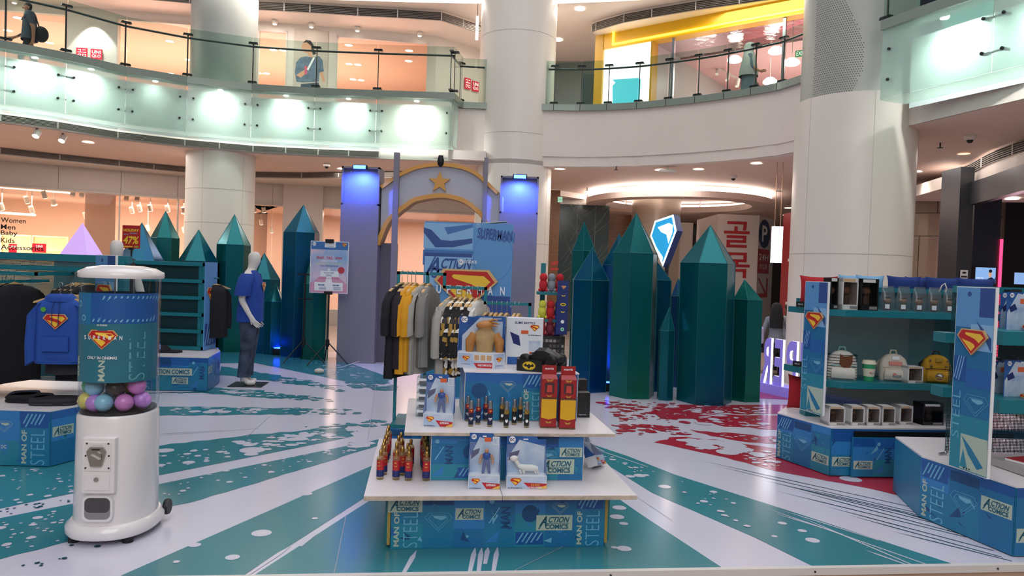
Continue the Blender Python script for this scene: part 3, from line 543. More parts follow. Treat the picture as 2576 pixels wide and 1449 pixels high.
# ------------------------------------------------------------------ ground floor surroundings
GW = Wall((-15.2, 16.4), (-7.0, 20.95)); GW2 = Wall((-7.0, 20.95), (2.2, 22.4))
gs = thing('wall_ground_shopfront', 'pale shopfront band over the wide ground floor windows', 'wall', kind='structure')
_hx = [0] + [GW.px(u, 440)[0] for u in (147, 305, 448)] + [GW.L]
for a, b in zip(_hx[:-1], _hx[1:]): MB(GW.M).box(a + .006, b - .006, 3.34, 4.1, -.2, 0, PALE).build('header_panel', gs)
MB(GW.M).box(0, GW.L, 3.34, 4.1, -.22, -.02, JOINT).build('header_backing', gs)
mb = MB(GW.M); mb.box(0, GW.L, 3.3, 3.34, -.25, .06, FRAME); mb.build('header_trim', gs)
mb = MB(GW2.M); mb.box(0, GW2.L, 3.34, 4.1, -.2, 0, PALE); a, b = GW2.px(713, 560)[0], GW2.px(812, 560)[0]; mb.box(a, b, -.1, 4.1, -.3, .15, PALE); mb.box(0, GW2.L, 3.3, 3.34, -.25, .06, FRAME); mb.box(0, GW2.L, -.1, .35, -.2, .03, FRAME); mb.build('header_panel', gs)
o = thing('window_5', None, None, kind='structure'); MB(GW.M).box(0, GW.L, -.1, 3.3, -.06, -.05, SHOPG).build('pane', o)
mb = MB(GW.M)
for u in (300, 447): x = GW.px(u, 560)[0]; mb.box(x - .02, x + .02, -.1, 3.3, -.1, .02, FRAME)
mb.build('window_frame', o)
o = thing('window_6', None, None, kind='structure'); MB(GW2.M).box(0, GW2.L, .35, 3.3, -.06, -.05, SHOPG).build('pane', o)
mb = MB(GW.M); mb.box(-4, GW.L + .5, 3.42, 3.5, -7.2, -.2, PEACHW); mb.build('ceiling_shop', kind='structure')
mb = MB(GW2.M); mb.box(-1, GW2.L, 3.42, 3.5, -5.2, -.2, PEACHW); mb.build('ceiling_shop', kind='structure')
mb = MB(GW.M); mb.box(-4, GW.L + 3, -.1, 3.5, -7.2, -7, PEACHW); mb.build('wall_shop_back', kind='structure'); mb = MB(GW2.M); mb.box(-1, GW2.L + 1, -.1, 3.5, -5.2, -5, PEACHW); mb.build('wall_shop_back', kind='structure')
for x in (2.5, 6.5): area('shop_light', GW.at(x, 3.3, -3.2), 3, 210, (1, .84, .7)); area('shop_shelf_light', GW.at(x, 1.2, -4), 2.5, 70, (1, .84, .68), (math.radians(90), 0, math.radians(29)))
for x in (1.5, 4.8, 7.5): area('shop_light', GW2.at(x, 3.3, -2.4), 2, 110, (1, .86, .78))
# lit shelving at the back of the shop
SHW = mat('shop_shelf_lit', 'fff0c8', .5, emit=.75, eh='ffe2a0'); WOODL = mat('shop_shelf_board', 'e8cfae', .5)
for k, (u0, u1) in enumerate([(-120, -10), (0, 78), (80, 168)]):
    o = thing('wall_shelving', 'lit pale shelving in the ground floor shop, ' + ('cut by the frame edge', 'behind the word list', 'beside the lilac pyramid')[k], 'shelving', group='lit shelves in the shop')
    a, b = GW.px(u0, 640, -5)[0], GW.px(u1, 640, -5)[0]; M = GW.M @ TR(0, 0, -5)
    MB(M).box(a, b, 0, 2.2, -.5, -.45, SHW).build('back_panel', o)
    for z in (.1, .7, 1.3, 1.8, 2.2): MB(M).box(a, b, z, z + .05, -.45, 0, WOODL).build('shelf', o)
    for x in (a, b): MB(M).box(x - .03, x + .03, 0, 2.25, -.5, .02, WOODL).build('side_panel', o)
for u0, u1, v, lb in [(22, 42, 613, 'left'), (81, 116, 612, 'right')]:
    x0, y1 = GW.px(u0, v, -3.5); x1, y0 = GW.px(u1, v + 24, -3.5); o = MB(GW.M @ TR(0, 0, -3.5)).box(x0, x1, y0, y1, -.02, 0, RED).build('hanging_sign', label=f'small red sign inside the shop, the {lb} one below the word list', cat='sign'); MB(GW.M @ TR(0, 0, -3.5)).text('UNI', (x0 + x1) / 2, (y0 + y1) / 2 + .05, None, .07, LGW, .003, .02).build('lettering', o)
BLK = mat('black_lettering', '17110e', .5)
for k, (t, wd) in enumerate([('Women', 63), ('Men', 37), ('Baby', 42), ('Kids', 35), ('Accessories', 108)]):
    v = 553 + 17 * k; x0, y = GW.px(2, v, .0); x1 = GW.px(2 + wd, v)[0]; MB(GW.M).text(t, (x0 + x1) / 2, y, x1 - x0, .125 if t != 'Baby' else .15, BLK, .01, .012).build('window_lettering', label=f'black word {t} on the ground floor shop window', cat='lettering')
mb = MB(GW.M); a, b = GW.px(213, 560, -2)[0], GW.px(290, 560, -2)[0]; mb.box(a, b, -.1, 3.42, -2.6, -2, PEACHW); mb.build('wall_shop_pier', kind='structure')
WARM = mat('warm_spot_lens', 'fff0d8', .4, emit=22, eh='ffdfb0'); SPW = mat('spot_white_housing', 'e6ded6', .4)
_sc = [0]
spots = [(5, 522, -2.2), (68, 505, -1.5), (135, 510, -1.5), (80, 529, -2.6), (183, 488, -.8), (206, 488, -.8), (215, 544, -4), (232, 545, -4), (318, 498, -.8), (345, 500, -.8), (332, 531, -2.4), (352, 526, -2.2), (378, 525, -1.8), (422, 527, -1.8), (462, 531, -1.4), (372, 575, -5), (463, 580, -5), (640, 520, -2), (664, 524, -2), (657, 560, -3.6), (683, 580, -4), (112, 492, -1)]
tl = {135: 'glaring brightest above the lilac pyramid', 462: 'glaring beside the left column'}
for k, (u, v, off) in enumerate(spots):
    W = GW if u < 600 else GW2; x, z = W.px(u, v, off); p = W.at(x, min(z, 3.3), off); lit = v not in (488, 498, 500)
    o = thing('track_spotlight', 'track spotlight in the ground shop ' + tl.get(u, ('lit' if lit else 'turned away') + ', ' + ('left of the lilac pyramid' if u < 150 else 'above the lilac pyramid' if u < 250 else 'above the sale sign' if u < 360 else 'between sale sign and left column' if u < 500 else 'right of the left column') + (', front row' if off > -1.9 else ', middle row' if off > -3.2 else ', back row')), 'spotlight', p, group='shop track spotlights')
    MB(RX(28 if lit else -20)).cyl((0, 0, -.06), (0, 0, .12), .062, SPW, n=14).build('can', o); MB().cyl((0, 0, .1), (0, 0, max(.15, 3.42 - p.z)), .014, SPW, n=6).build('stem', o)
    if lit: MB(RX(28)).cyl((0, 0, -.066), (0, 0, -.061), .055 if u not in tl else .075, WARM, n=14).build('lens', o)
for a, b in [((0, 470), (180, 485)), ((0, 535), (90, 541))]:
    p = GW.at(*GW.px(*a, -1.2), -1.2); q = GW.at(*GW.px(*b, -1.2), -1.2); MB().tube([p, q], .03, mat('strip_lamp', 'fff4e4', .4, emit=6, eh='ffe9cc'), 6).build('strip_lamp', label='long thin strip lamp in the shop ceiling, ' + ('upper' if a[1] == 470 else 'lower') + ' one', cat='strip light')
# dropped bulkhead with vents in front of the shop
BL = [tuple(gnd(u, v, 3.95).xy) for u, v in [(-150, 368), (0, 387), (150, 403), (300, 418), (470, 434), (640, 446), (760, 448), (950, 445), (1110, 445)]]
vent(resample(BL, 1.0), 0, 3.96, 4.08, 'dark louvred air vent running over the ground floor shop')
mb = MB(); mb.prism(BL + [(2.2, 22.3), (-7, 20.9), (-15.2, 16.4), (-16, 15)], 3.93, 4.09, PALE); mb.build('ceiling_bulkhead', kind='structure')
# ---- right of the centre column
WOODP = mat('walnut_wall_panel', '8a5f3a', .3, noise=.25, nscale=4, stretch=(1, 1, 6)); DGL = mat('dark_etched_glass', '4b5a58', .12, noise=.15, nscale=2); DWALL = mat('dark_hall_wall', '3a3230', .5)
MB().box(-2, 26, 33, 33.2, -.1, 4.1, DWALL).build('wall_far', kind='structure')
B1 = Wall((1.0, 23.0), (1.9, 22.6)); 
def panel(name, u0, v0, u1, v1, Y, m, label, cat, depth=.1, z0=-.1, kind=None):
    a = at(u0, (v0 + v1) / 2, Y); b = at(u1, (v0 + v1) / 2, Y); z1 = at((u0 + u1) / 2, v0, Y).z
    return MB().box(a.x, b.x, Y, Y + depth, z0, z1, m).build(name, label=label, cat=cat, kind=kind), a.x, b.x, z1
panel('wall_lift_wood', 1372, 478, 1406, 700, 20.0, WOODP, 'narrow walnut wall panel beside the centre column', 'wall panel', kind='structure')
o, xa, xb, zt = panel('wall_etched_glass', 1404, 515, 1530, 720, 22.0, DGL, 'dark etched glass wall behind the crystals', 'wall panel', kind='structure')
ETCH = mat('etched_line', '8d9a96', .5); em = MB()
for _ in range(26):
    x, z, a, L = rnd.uniform(xa, xb), rnd.uniform(1.2, 3.4), rnd.choice((.9, 1.1, 2.0, 2.3, .6)), rnd.uniform(.4, 1.3); p = Vector((x, 21.99, z)); q = p + Vector((math.cos(a) * L, 0, math.sin(a) * L)); q.x = min(max(q.x, xa), xb); q.z = min(q.z, 3.8)
    em.cyl(p, q, .006, ETCH, n=4)
for x in (xa + .55, xa + 1.1): em.box(x - .005, x + .005, 21.99, 22, 0, 3.8, ETCH)
em.build('etching', o)
panel('wall_lift_wood', 1528, 540, 1600, 720, 22.4, WOODP, 'walnut panel between the glass wall and the far column', 'wall panel', kind='structure')
panel('wall_lift_wood', 1705, 560, 1740, 760, 23.0, PALE, 'pale strip of wall beside the far column', 'wall panel', kind='structure')
MB(fr(at(1396, 672, 19.97), (1, 0, 0), (0, 0, 1))).text('LIFT', 0, .1, .2, .1, RED, 0, .01).text('MESJID', 0, -.06, .22, .07, RED, 0, .01).build('wall_lettering', label='small red LIFT lettering on the walnut panel', cat='lettering')
c = at(1650, 560, 21.6); o = thing('far_column', 'beige metal clad column under the ring ceiling light', 'column', (c.x, 21.6, -.1), kind='structure'); TANM = mat('beige_metal_cladding', 'b3a594', .3, .35)
MB().lathe([(.72, 0), (.72, 4.2)], TANM, 40).build('cladding', o); jm = MB()
for z in (1.2, 2.35, 3.25): jm.lathe([(.721, z), (.724, z + .008)], JOINT, 40, caps=False)
jm.build('cladding_joint', o)
rc = at(1705, 490, 21.4); o = thing('ring_ceiling', 'round dropped ceiling ring with glowing cove light', 'ceiling ring', (rc.x, 21.4, 0))
RPK = mat('ring_plaster', 'e3cfc4', .5); MB().lathe([(2.1, 3.74), (2.68, 3.74), (2.68, 3.9), (2.6, 3.92), (2.1, 3.92), (2.1, 3.74)], RPK, 72, caps=False, smooth=False).build('ring', o)
MB().lathe([(2.62, 3.93), (2.62, 4.03), (2.55, 4.03), (2.55, 3.93)], mat('ring_cove_glow', 'ffffff', .5, emit=7, eh='fff0e4'), 72, caps=False).build('cove_strip', o)
for k in range(6): a = k * 1.047; MB().cyl((2.4 * math.cos(a), 2.4 * math.sin(a), 3.9), (2.4 * math.cos(a), 2.4 * math.sin(a), 4.1), .02, WHITE, n=6).build('hanger_rod', o)
# white pillar with red Korean letters and parking sign
MEN = mat('sign_red', 'b3262c', .5); PBL = mat('parking_blue', '1c2c5c', .5); SIGNW = mat('sign_pillar_white', 'd6cec8', .5)
A = at(1802, 650, 21.0); B = at(1906, 650, 21.0); Cc = at(1944, 650, 22.4); sp = thing('sign_pillar', 'white hall pillar with red Korean lettering and parking sign', 'sign', (A.x, 21.0, -.1))
W1 = Wall((A.x, 21.0), (B.x, 21.0)); W3 = Wall((B.x, 21.0), (Cc.x, 22.4)); htp = at(1850, 540, 21).z
inv = TR(-A.x, -21.0, .1)
MB(inv).prism([(A.x, 21), (B.x, 21), (Cc.x, 22.4), (Cc.x, 23.4), (A.x, 23.4)], -.1, htp, SIGNW).build('body', sp)
g = MB(inv @ W1.M)
for ch, v0, v1 in (('골', 556, 624), ('목', 634, 700)):
    x0, y1 = W1.px(1822, v0); x1, y0 = W1.px(1884, v1); g.text(ch, (x0 + x1) / 2, (y0 + y1) / 2, x1 - x0, y1 - y0, MEN, .012, .015)
g.build('korean_lettering', sp)
g = MB(inv @ W3.M); x0, y0 = W3.px(1908, 585); x1, _ = W3.px(1937, 585); cx = (x0 + x1) / 2; hh = W3.px(1922, 552)[1] - y0; g.ell(cx, y0, (x1 - x0) / 2, hh, PBL, .01, 28); g.text('P', cx, y0, (x1 - x0) * .45, hh * 1.15, PWHITE, .014, .02); g.build('parking_symbol', sp)
g = MB(inv @ W3.M); y1 = W3.px(1920, 627)[1]; y2 = W3.px(1920, 688)[1]; g.rect(x0, x1, y2, y1, MEN, .01); g.text('24H', cx, y1 - (y1 - y2) * .33, (x1 - x0) * .8, (y1 - y2) * .26, PWHITE, .014, .01); g.text('영업중', cx, y1 - (y1 - y2) * .72, (x1 - x0) * .7, (y1 - y2) * .2, PWHITE, .014, .0); g.build('hours_plate', sp)
g = MB(inv @ W3.M); y1 = W3.px(1920, 700)[1]; y2 = W3.px(1920, 748)[1]; g.flat([(x0 + .1, y1), (x0 + .25, y1), (x1 - .2, y2 + .15), (x1 - .2, y1), (x1 - .05, y1), (x1 - .05, y2), (x0 + .1, y2), (x0 + .1, y2 + .12), (x1 - .35, y2 + .12)], MEN, .01); g.build('arrow', sp)
# hanging light box and red wall
p = at(1954, 615, 15.0); o = thing('hanging_light_box', 'glowing white light box hanging on thin rods in the hall', 'light box', (p.x, 15.0, 0)); zt, zb = at(1957, 570, 15).z, at(1951, 661, 15).z
MB().box(-.1, .1, -.05, .05, zb, zt, mat('light_box_glow', 'f4f8ff', .4, emit=4, eh='eef4ff')).build('glow_panel', o)
for x in (-.06, .06): MB().box(x - .006, x + .006, -.006, .006, zt, 4.1, mat('copper_rod', 'c7a088', .3, .8)).build('hanging_rod', o)
MB().box(-.06, .06, -.006, .006, zt + .72, zt + .74, CHROME).build('cross_bar', o)
R1 = at(1966, 650, 19.0); R2 = at(2040, 650, 17.0); RW = Wall((R1.x, 19), (R2.x, 17)); mb = MB(RW.M); mb.box(0, RW.L, -.1, 3.4, -.1, 0, mat('red_hoarding', 'a51c26', .4, noise=.1)); o = mb.build('wall_red_hoarding', kind='structure')
g = MB(RW.M)
for z0, z1, a in [(2.95, 3.3, .75), (2.5, 2.56, .8), (2.15, 2.22, .5), (2.0, 2.08, .7), (1.65, 1.95, .7), (1.35, 1.55, .65), (1.05, 1.12, .45), (.95, 1.0, .6)]: g.rect(a, RW.L, z0, z1, PWHITE, .01)
g.build('hoarding_print', o)
# ---- right hand curved wall and dark shop
c = at(2330, 560, 18.9); o = thing('wall_curved_tan', 'curved tan metal wall with panel joints', 'wall', (c.x, 18.9, -.1), kind='structure'); TANP = mat('tan_metal_panel', 'ab9a86', .32, .3, noise=.04); MB().lathe([(1.68, 0), (1.68, 4.2)], mat('panel_gap', '776a5c', .7), 64).build('backing', o)
for z0, z1, cuts in ((0, 1.9, (180, 225, 285, 330, 400)), (1.9, 2.95, (180, 236, 285, 345, 400)), (2.95, 3.5, (180, 215, 262, 310, 400)), (3.5, 4.12, (180, 248, 300, 350, 400))):
    for a0, a1 in zip(cuts[:-1], cuts[1:]):
        n = max(4, int((a1 - a0) / 6)); A_ = [math.radians(a0 + .35 + (a1 - a0 - .7) * k / n) for k in range(n + 1)]
        MB().loft([[(r_ * math.cos(t), r_ * math.sin(t), z_) for r_, z_ in ((1.7, z0 + .008), (1.7, z1 - .008), (1.685, z1 - .008), (1.685, z0 + .008))] for t in A_], TANP, True, False).build('panel', o)
CHAR = mat('charcoal_panel', '34363c', .35); DARK = mat('dark_shop_interior', '15151c', .6)
ds = thing('wall_dark_shopfront', 'dark shop entrance with curved charcoal fascia', 'shopfront', kind='structure')
a, b = at(2411, 560, 13.6), at(2446, 560, 13.6); MB().box(a.x, b.x, 13.6, 14.2, -.1, 3.9, CHAR).build('pillar', ds)
a2, b2 = at(2450, 560, 14.0), at(2518, 560, 14.0); MB().box(a2.x, b2.x, 14.0, 14.3, -.1, 3.9, NAVY).build('pillar', ds)
arcp = [tuple(gnd(u, v, 3.62).xy) for u, v in [(2437, 460), (2480, 446), (2530, 428), (2576, 412), (2680, 385)]]
mb = MB(); strip(mb, arc(arcp), 0, .15, 3.2, 3.62, CHAR); mb.build('curved_fascia', ds)
bl = [tuple(gnd(u, v, 3.85).xy) for u, v in [(2398, 437), (2412, 446), (2440, 440), (2490, 415), (2540, 397), (2576, 385), (2700, 350)]]
bl = arc(bl, 3); vent(resample(bl[3:], .5), 0, 3.87, 4.05, 'dark louvred air vent curving above the dark shop entrance', 5)
MB().prism(bl + [(14, 8), (14, 16), (9, 17)], 3.62, 3.86, PALE).build('ceiling_bulkhead', kind='structure')
MB().box(8.2, 18, 18, 18.2, -.1, 4.1, DARK).build('wall_dark_shop', kind='structure')
a, b = at(2514, 800, 14.2), at(2520, 800, 14.2); MB().box(b2.x, b2.x + .03, 13.95, 14.0, 0, 2.6, mat('red_neon_edge', 'ff3560', .4, emit=3, eh='ff3560')).build('neon_strip', ds)
x0, x1 = at(2455, 690, 13.9).x, at(2506, 690, 13.9).x; z1, z0 = at(2480, 673, 13.9).z, at(2480, 716, 13.9).z; o = thing('display_screen', 'lit screen showing a smiling man in a dark jacket', 'screen', ((x0 + x1) / 2, 13.92, 0))
MB().box(x0 - (x0 + x1) / 2 - .02, (x1 - x0) / 2 + .02, 0, .05, z0 - .02, z1 + .02, BLACK).build('bezel', o); SCR = mat('screen_blue', '7fa6d8', .3, emit=1.0); hw = (x1 - x0) / 2; mb = MB(fr((0, -.004, z0), (1, 0, 0), (0, 0, 1))); H = z1 - z0
mb.rect(-hw, hw, 0, H, SCR); mb.flat([(hw * .1, 0), (hw * .25, H * .35), (hw * .6, H * .45), (hw * .95, H * .3), (hw, 0)], mat('screen_navy', '1a2038', .3, emit=.2), .001); mb.ell(hw * .45, H * .62, hw * .16, H * .2, mat('screen_skin', 'd9a98c', .4, emit=.7), .002); mb.ell(hw * .47, H * .8, hw * .17, H * .1, mat('screen_hair', '201820', .4), .003); mb.text('Slip-ins', -hw * .55, H * .38, hw * .7, H * .12, LGW, .002, .01); mb.build('picture', o)
x0, x1 = at(2552, 690, 15).x, at(2600, 690, 15).x; MB().box(x0, x1, 14.95, 15, at(2560, 715, 15).z, at(2560, 686, 15).z, SCR).build('display_screen', label='second lit screen at the right frame edge deep in the dark shop', cat='screen')
st = at(2425, 690, 13.59); o = MB(fr(st, (1, 0, 0), (0, 0, 1))).box(-.07, .07, -.08, .08, 0, .004, PWHITE).build('notice_sticker', label='small white camera notice sticker on the charcoal pillar', cat='sticker'); MB(fr(st, (1, 0, 0), (0, 0, 1))).ell(0, .03, .04, .02, BLK, .006).rect(-.055, .055, -.06, -.03, BLK, .006).build('pictogram', o)
point('dark_shop_light', at(2550, 700, 15.5), 30, (1, .6, .7), .1)
# ---- downlights, sensors
LENSW = mat('downlight_lens', 'fffaf2', .4, emit=9, eh='fff4e6')
def downlight(u, v, z, r, where, glow=LENSW):
    p = gnd(u, v, z); o = thing('downlight', 'round recessed downlight ' + where, 'ceiling light', (p.x, p.y, z)); MB().lathe([(r * 1.25, -.012), (r * 1.2, 0), (r, -.004)], WHITE, 20, caps=False).build('trim_ring', o); MB().lathe([(r, -.006), (r * .98, -.002)], glow, 20).build('lens', o); return p
AMB = mat('downlight_amber', 'ffd0a0', .4, emit=3, eh='ffc08a')
for u, v, w in [(222, 357, 'below the left balcony'), (860, 424, 'left of the arch'), (1408, 424, 'just right of the centre column'), (1660, 427, 'above the tallest crystals'), (1757, 425, 'glaring over the ring ceiling'), (1903, 410, 'left of the large right column'), (2305, 431, 'right of the large right column'), (1488, 528, 'over the etched glass wall'), (1563, 525, 'over the walnut panel'), (1875, 513, 'above the Korean pillar'), (1985, 523, 'beside the hanging rods, front'), (1980, 541, 'beside the hanging rods, middle'), (1980, 571, 'beside the light box, rear'), (1780, 562, 'over the sharp right crystal'), (1807, 495, 'at the ring edge')]:
    p = downlight(u, v, 4.09, .11 if v < 500 else .14, w)
    if v < 480: spot('downlight_beam', (p.x, p.y, 4.05), (p.x, p.y, 0), 45, (1, .88, .8), 120, .9, .1)
downlight(2425, 386, 4.09, .1, 'glowing amber at the right', AMB); downlight(2546, 500, 3.6, .13, 'blueish inside the dark shop')
for u, v, w in [(460, 12, 'on the upper left ceiling'), (1459, 22, 'on the upper ceiling right of the centre column'), (1404, 100, 'upstairs touching the centre column'), (1461, 187, 'low in the upper hall')]: downlight(u, v, 7.99, .12, w)
for k, (u, v) in enumerate([(45, 44), (20, 76), (125, 107), (427, 103), (452, 40), (420, 46), (405, 53), (475, 150), (430, 185), (655, 72), (688, 125), (712, 126), (650, 183), (670, 184), (877, 113), (964, 98), (1030, 107), (1029, 127), (1028, 153), (878, 160), (900, 162), (888, 199), (908, 201)]):
    x, z = W2.px(u, v, -.5); a = ray(u, v); p = gnd(u, v, HT - .1)
    d = (p - W2.A).dot(W2.n)
    if -8.9 < d < -.3: o = thing('shop_downlight', 'round downlight behind the upper ' + ('far left window' if u < 200 else 'window left of the column' if u < 500 else 'narrow window' if u < 730 else 'wide window') + (', near the glass' if d > -2.5 else ', mid room' if d > -5 else ', deep in the room') + (' left' if u in (20, 405, 430, 655, 650, 877, 878, 888) else ' right' if u in (125, 452, 475, 712, 688, 1030, 1029, 1028) else ' middle'), 'ceiling light', (p.x, p.y, HT - .1), group='upper shop ceiling downlights'); MB().lathe([(.12, -.015), (.11, -.002)], WHITE, 16, caps=False).build('trim_ring', o); MB().lathe([(.1, -.008), (.095, -.003)], LENSW, 16).build('lens', o)
for u, v, w in [(93, 335, 'left'), (158, 347, 'right')]:
    p = gnd(u, v, 4.0); o = thing('ceiling_spotlight', f'glaring ceiling spotlight under the left balcony, the {w} one of two', 'spotlight', (p.x, p.y, 4.09)); MB().cyl((0, 0, 0), (0, 0, -.06), .02, GUN, n=8).build('stem', o); MB(TR(0, 0, -.1) @ RX(-35)).cyl((0, 0, -.07), (0, 0, .07), .06, SPW, n=14).build('can', o); MB(TR(0, 0, -.1) @ RX(-35)).cyl((0, 0, -.075), (0, 0, -.071), .055, WARM, n=14).build('lens', o)
    spot('ceiling_spot_beam', (p.x, p.y - .1, 3.9), (p.x + 2.5, p.y - 3, 0), 60, (.95, .97, 1), 90, .9, .12)
for u, v, w in [(1845, 446, 'above the ring light, right'), (1512, 512, 'on the ring ceiling underside'), (2440, 348, 'on the right ceiling'), (822, 416, 'left of the arch')]:
    p = gnd(u, v, 4.05); o = thing('ceiling_camera', 'small dome security camera ' + w, 'camera', (p.x, p.y, 4.09)); MB().lathe([(.09, 0), (.085, -.05), (.06, -.07)], WHITE, 16).build('housing', o); MB().sphere((0, 0, -.07), .05, BLACK, 12, 6).build('dome', o)
for u, v, w in [(1550, 426, 'left of the ceiling projector'), (2365, 370, 'on the right ceiling'), (1477, 478, 'left of the ring light')]:
    p = gnd(u, v, 4.02); o = thing('sprinkler_head', 'dark sprinkler head ' + w, 'sprinkler', (p.x, p.y, 4.09)); MB().cyl((0, 0, 0), (0, 0, -.08), .012, GUN, n=8).build('pipe', o); MB().lathe([(.05, -.085), (.05, -.08)], GUN, 12).build('deflector', o)
p = gnd(1680, 431, 3.98); o = thing('ceiling_projector', 'flat white projector hanging from the ceiling', 'projector', (p.x, p.y, 4.09)); MB().box(-.18, .18, -.12, .12, -.14, -.08, WHITE).build('housing', o, bevel=.01); MB().cyl((0, 0, -.08), (0, 0, 0), .02, WHITE).build('mount', o)
p = at(1409, 502, 19); o = MB(fr(p, (1, 0, 0), (0, 0, 1))).box(-.06, .06, -.07, .07, -.03, 0, mat('exit_pale_green', '9fd8c0', .5, emit=.6)).build('exit_sign', label='small pale green exit sign beside the centre column', cat='sign'); MB(fr(p, (1, 0, 0), (0, 0, 1))).text('EXIT', 0, 0, .09, .035, GRN, .003).build('lettering', o)
p = at(1201, 45, 15.6); o = thing('hanging_lamp_tube', 'slim white tube lamp hanging in front of the centre column', 'lamp', (p.x, p.y, 0)); z0, z1 = at(1199, 100, 15.6).z, at(1200, 41, 15.6).z; MB().lathe([(.03, z0), (.03, z1)], mat('tube_glow', 'ffffff', .4, emit=2), 12).build('tube', o); MB().cyl((0, 0, z1), (0, 0, 8.1), .006, GUN, n=6).build('cable', o)
# warm ceiling arrays that light the covered ground floor
for x, y, s, e in [(-9, 16.0, 2.5, 70), (-3.5, 18.5, 2.5, 75), (3.5, 18.3, 2.5, 75), (8, 14, 2.5, 60), (9.5, 8, 2.5, 60), (-12.5, 11.5, 2.5, 60), (4.5, 26, 3, 60)]:
    area('ceiling_light_array', (x, y, 4.06), s, e, (1, .9, .84))
# ------------------------------------------------------------------ prints shared by many things
def shield(mb, cx, cy, w, z=0.0, t=.004, rot=0.0, dark=None):
    """red and yellow five-sided emblem, w = overall width, (cx, cy) its middle"""
    G, R, Y = dark or (mat('emblem_gold', 'd9b27a', .35, .3), mat('emblem_red', 'c2231f', .35), mat('emblem_yellow', 'f4c53c', .35))
    def S(p, k=1.0):
        out = []
        for x, y in p:
            X, Yy = x * w * k, (y + .29) * w * k; out.append((cx + X * math.cos(rot) - Yy * math.sin(rot), cy + X * math.sin(rot) + Yy * math.cos(rot)))
        return out
    o = [(-.36, 0), (.36, 0), (.5, -.18), (0, -.66), (-.5, -.18)]
    M0 = mb.M; mb.M = M0 @ TR(0, 0, z); mb.prism(S(o), 0, t, G); mb.M = M0; zz = z + t + .0006
    mb.flat(S(o, .9), R, zz)
    mb.flat(S([(-.20, -.085), (.28, -.10), (.385, -.185), (.24, -.335), (.2, -.30), (.10, -.235), (-.05, -.19), (-.19, -.15), (-.225, -.115)]), Y, zz + .0006)
    mb.flat(S([(-.335, -.25), (-.22, -.285), (-.05, -.32), (.08, -.37), (.115, -.43), (.0, -.555), (-.1, -.47)]), Y, zz + .0006)
    mb.flat(S([(-.395, -.12), (-.33, -.06), (-.345, -.13), (-.36, -.19)]), R, zz + .0007)
def shield_line(mb, cx, cy, w, m, z, t=.012):
    o = [(-.36, .29), (.36, .29), (.5, .11), (0, -.37), (-.5, .11)]
    for k in (1.0, .72):
        P = [(cx + x * w * k, cy + y * w * k) for x, y in o]
        for i in range(5):
            a = Vector(P[i]); b = Vector(P[(i + 1) % 5]); n = Vector((a.y - b.y, b.x - a.x)).normalized() * t * w / 2; mb.flat([tuple(a - n), tuple(b - n), tuple(b + n), tuple(a + n)], m, z)
    mb.flat([(cx - .2 * w, cy + .18 * w), (cx + .25 * w, cy + .18 * w), (cx + .3 * w, cy + .1 * w), (cx + .1 * w, cy + .02 * w), (cx - .15 * w, cy + .1 * w)], m, z)
CREAM = mat('comic_cream', 'b3c4b4', .5); INK = mat('comic_ink_teal', '135d73', .45)
def action(mb, cx, cy, w, z, bg=CREAM, ink=INK):
    h = w * .42; mb.rect(cx - w / 2, cx + w / 2, cy - h / 2, cy + h / 2, bg, z)
    mb.text('A', cx - w * .27, cy + h * .12, w * .2, h * .62, ink, z + .001, .02, shear=.35); mb.flat([(cx - w * .44, cy - h * .38), (cx - w * .41, cy - h * .42), (cx - w * .2, cy + h * .4), (cx - w * .24, cy + h * .4)], ink, z + .001)
    mb.text('CTION', cx + w * .12, cy + h * .2, w * .56, h * .38, ink, z + .001, .03, shear=.3); mb.rect(cx - w * .26, cx + w * .42, cy - h * .045, cy - h * .015, ink, z + .001); mb.text('COMICS', cx + w * .07, cy - h * .25, w * .64, h * .32, ink, z + .001, .04)
WB = [mat('wrap_blue_a', '2463ab', .4), mat('wrap_blue_b', '2f7fc0', .4), mat('wrap_blue_c', '1d6fa2', .4), mat('wrap_teal_a', '1f79a2', .4), mat('wrap_teal_b', '2786a0', .4), mat('wrap_blue_d', '1b559c', .4)]
WLN = mat('wrap_light_line', '6fb4d2', .45); WDK = mat('wrap_dark_ink', '174c7e', .45)
def stripes(mb, x0, x1, y0, y1, z, m, n=8, k=.5):
    d = (x1 - x0) / n
    for i in range(n):
        a = x0 + d * i; s = (y1 - y0) * k; f = rnd.uniform(0, .3)
        if a + s + d * .35 <= x1: mb.flat([(a + s * f, y0 + (y1 - y0) * f), (a + d * .35 + s * f, y0 + (y1 - y0) * f), (a + s + d * .35, y1), (a + s, y1)], m, z)
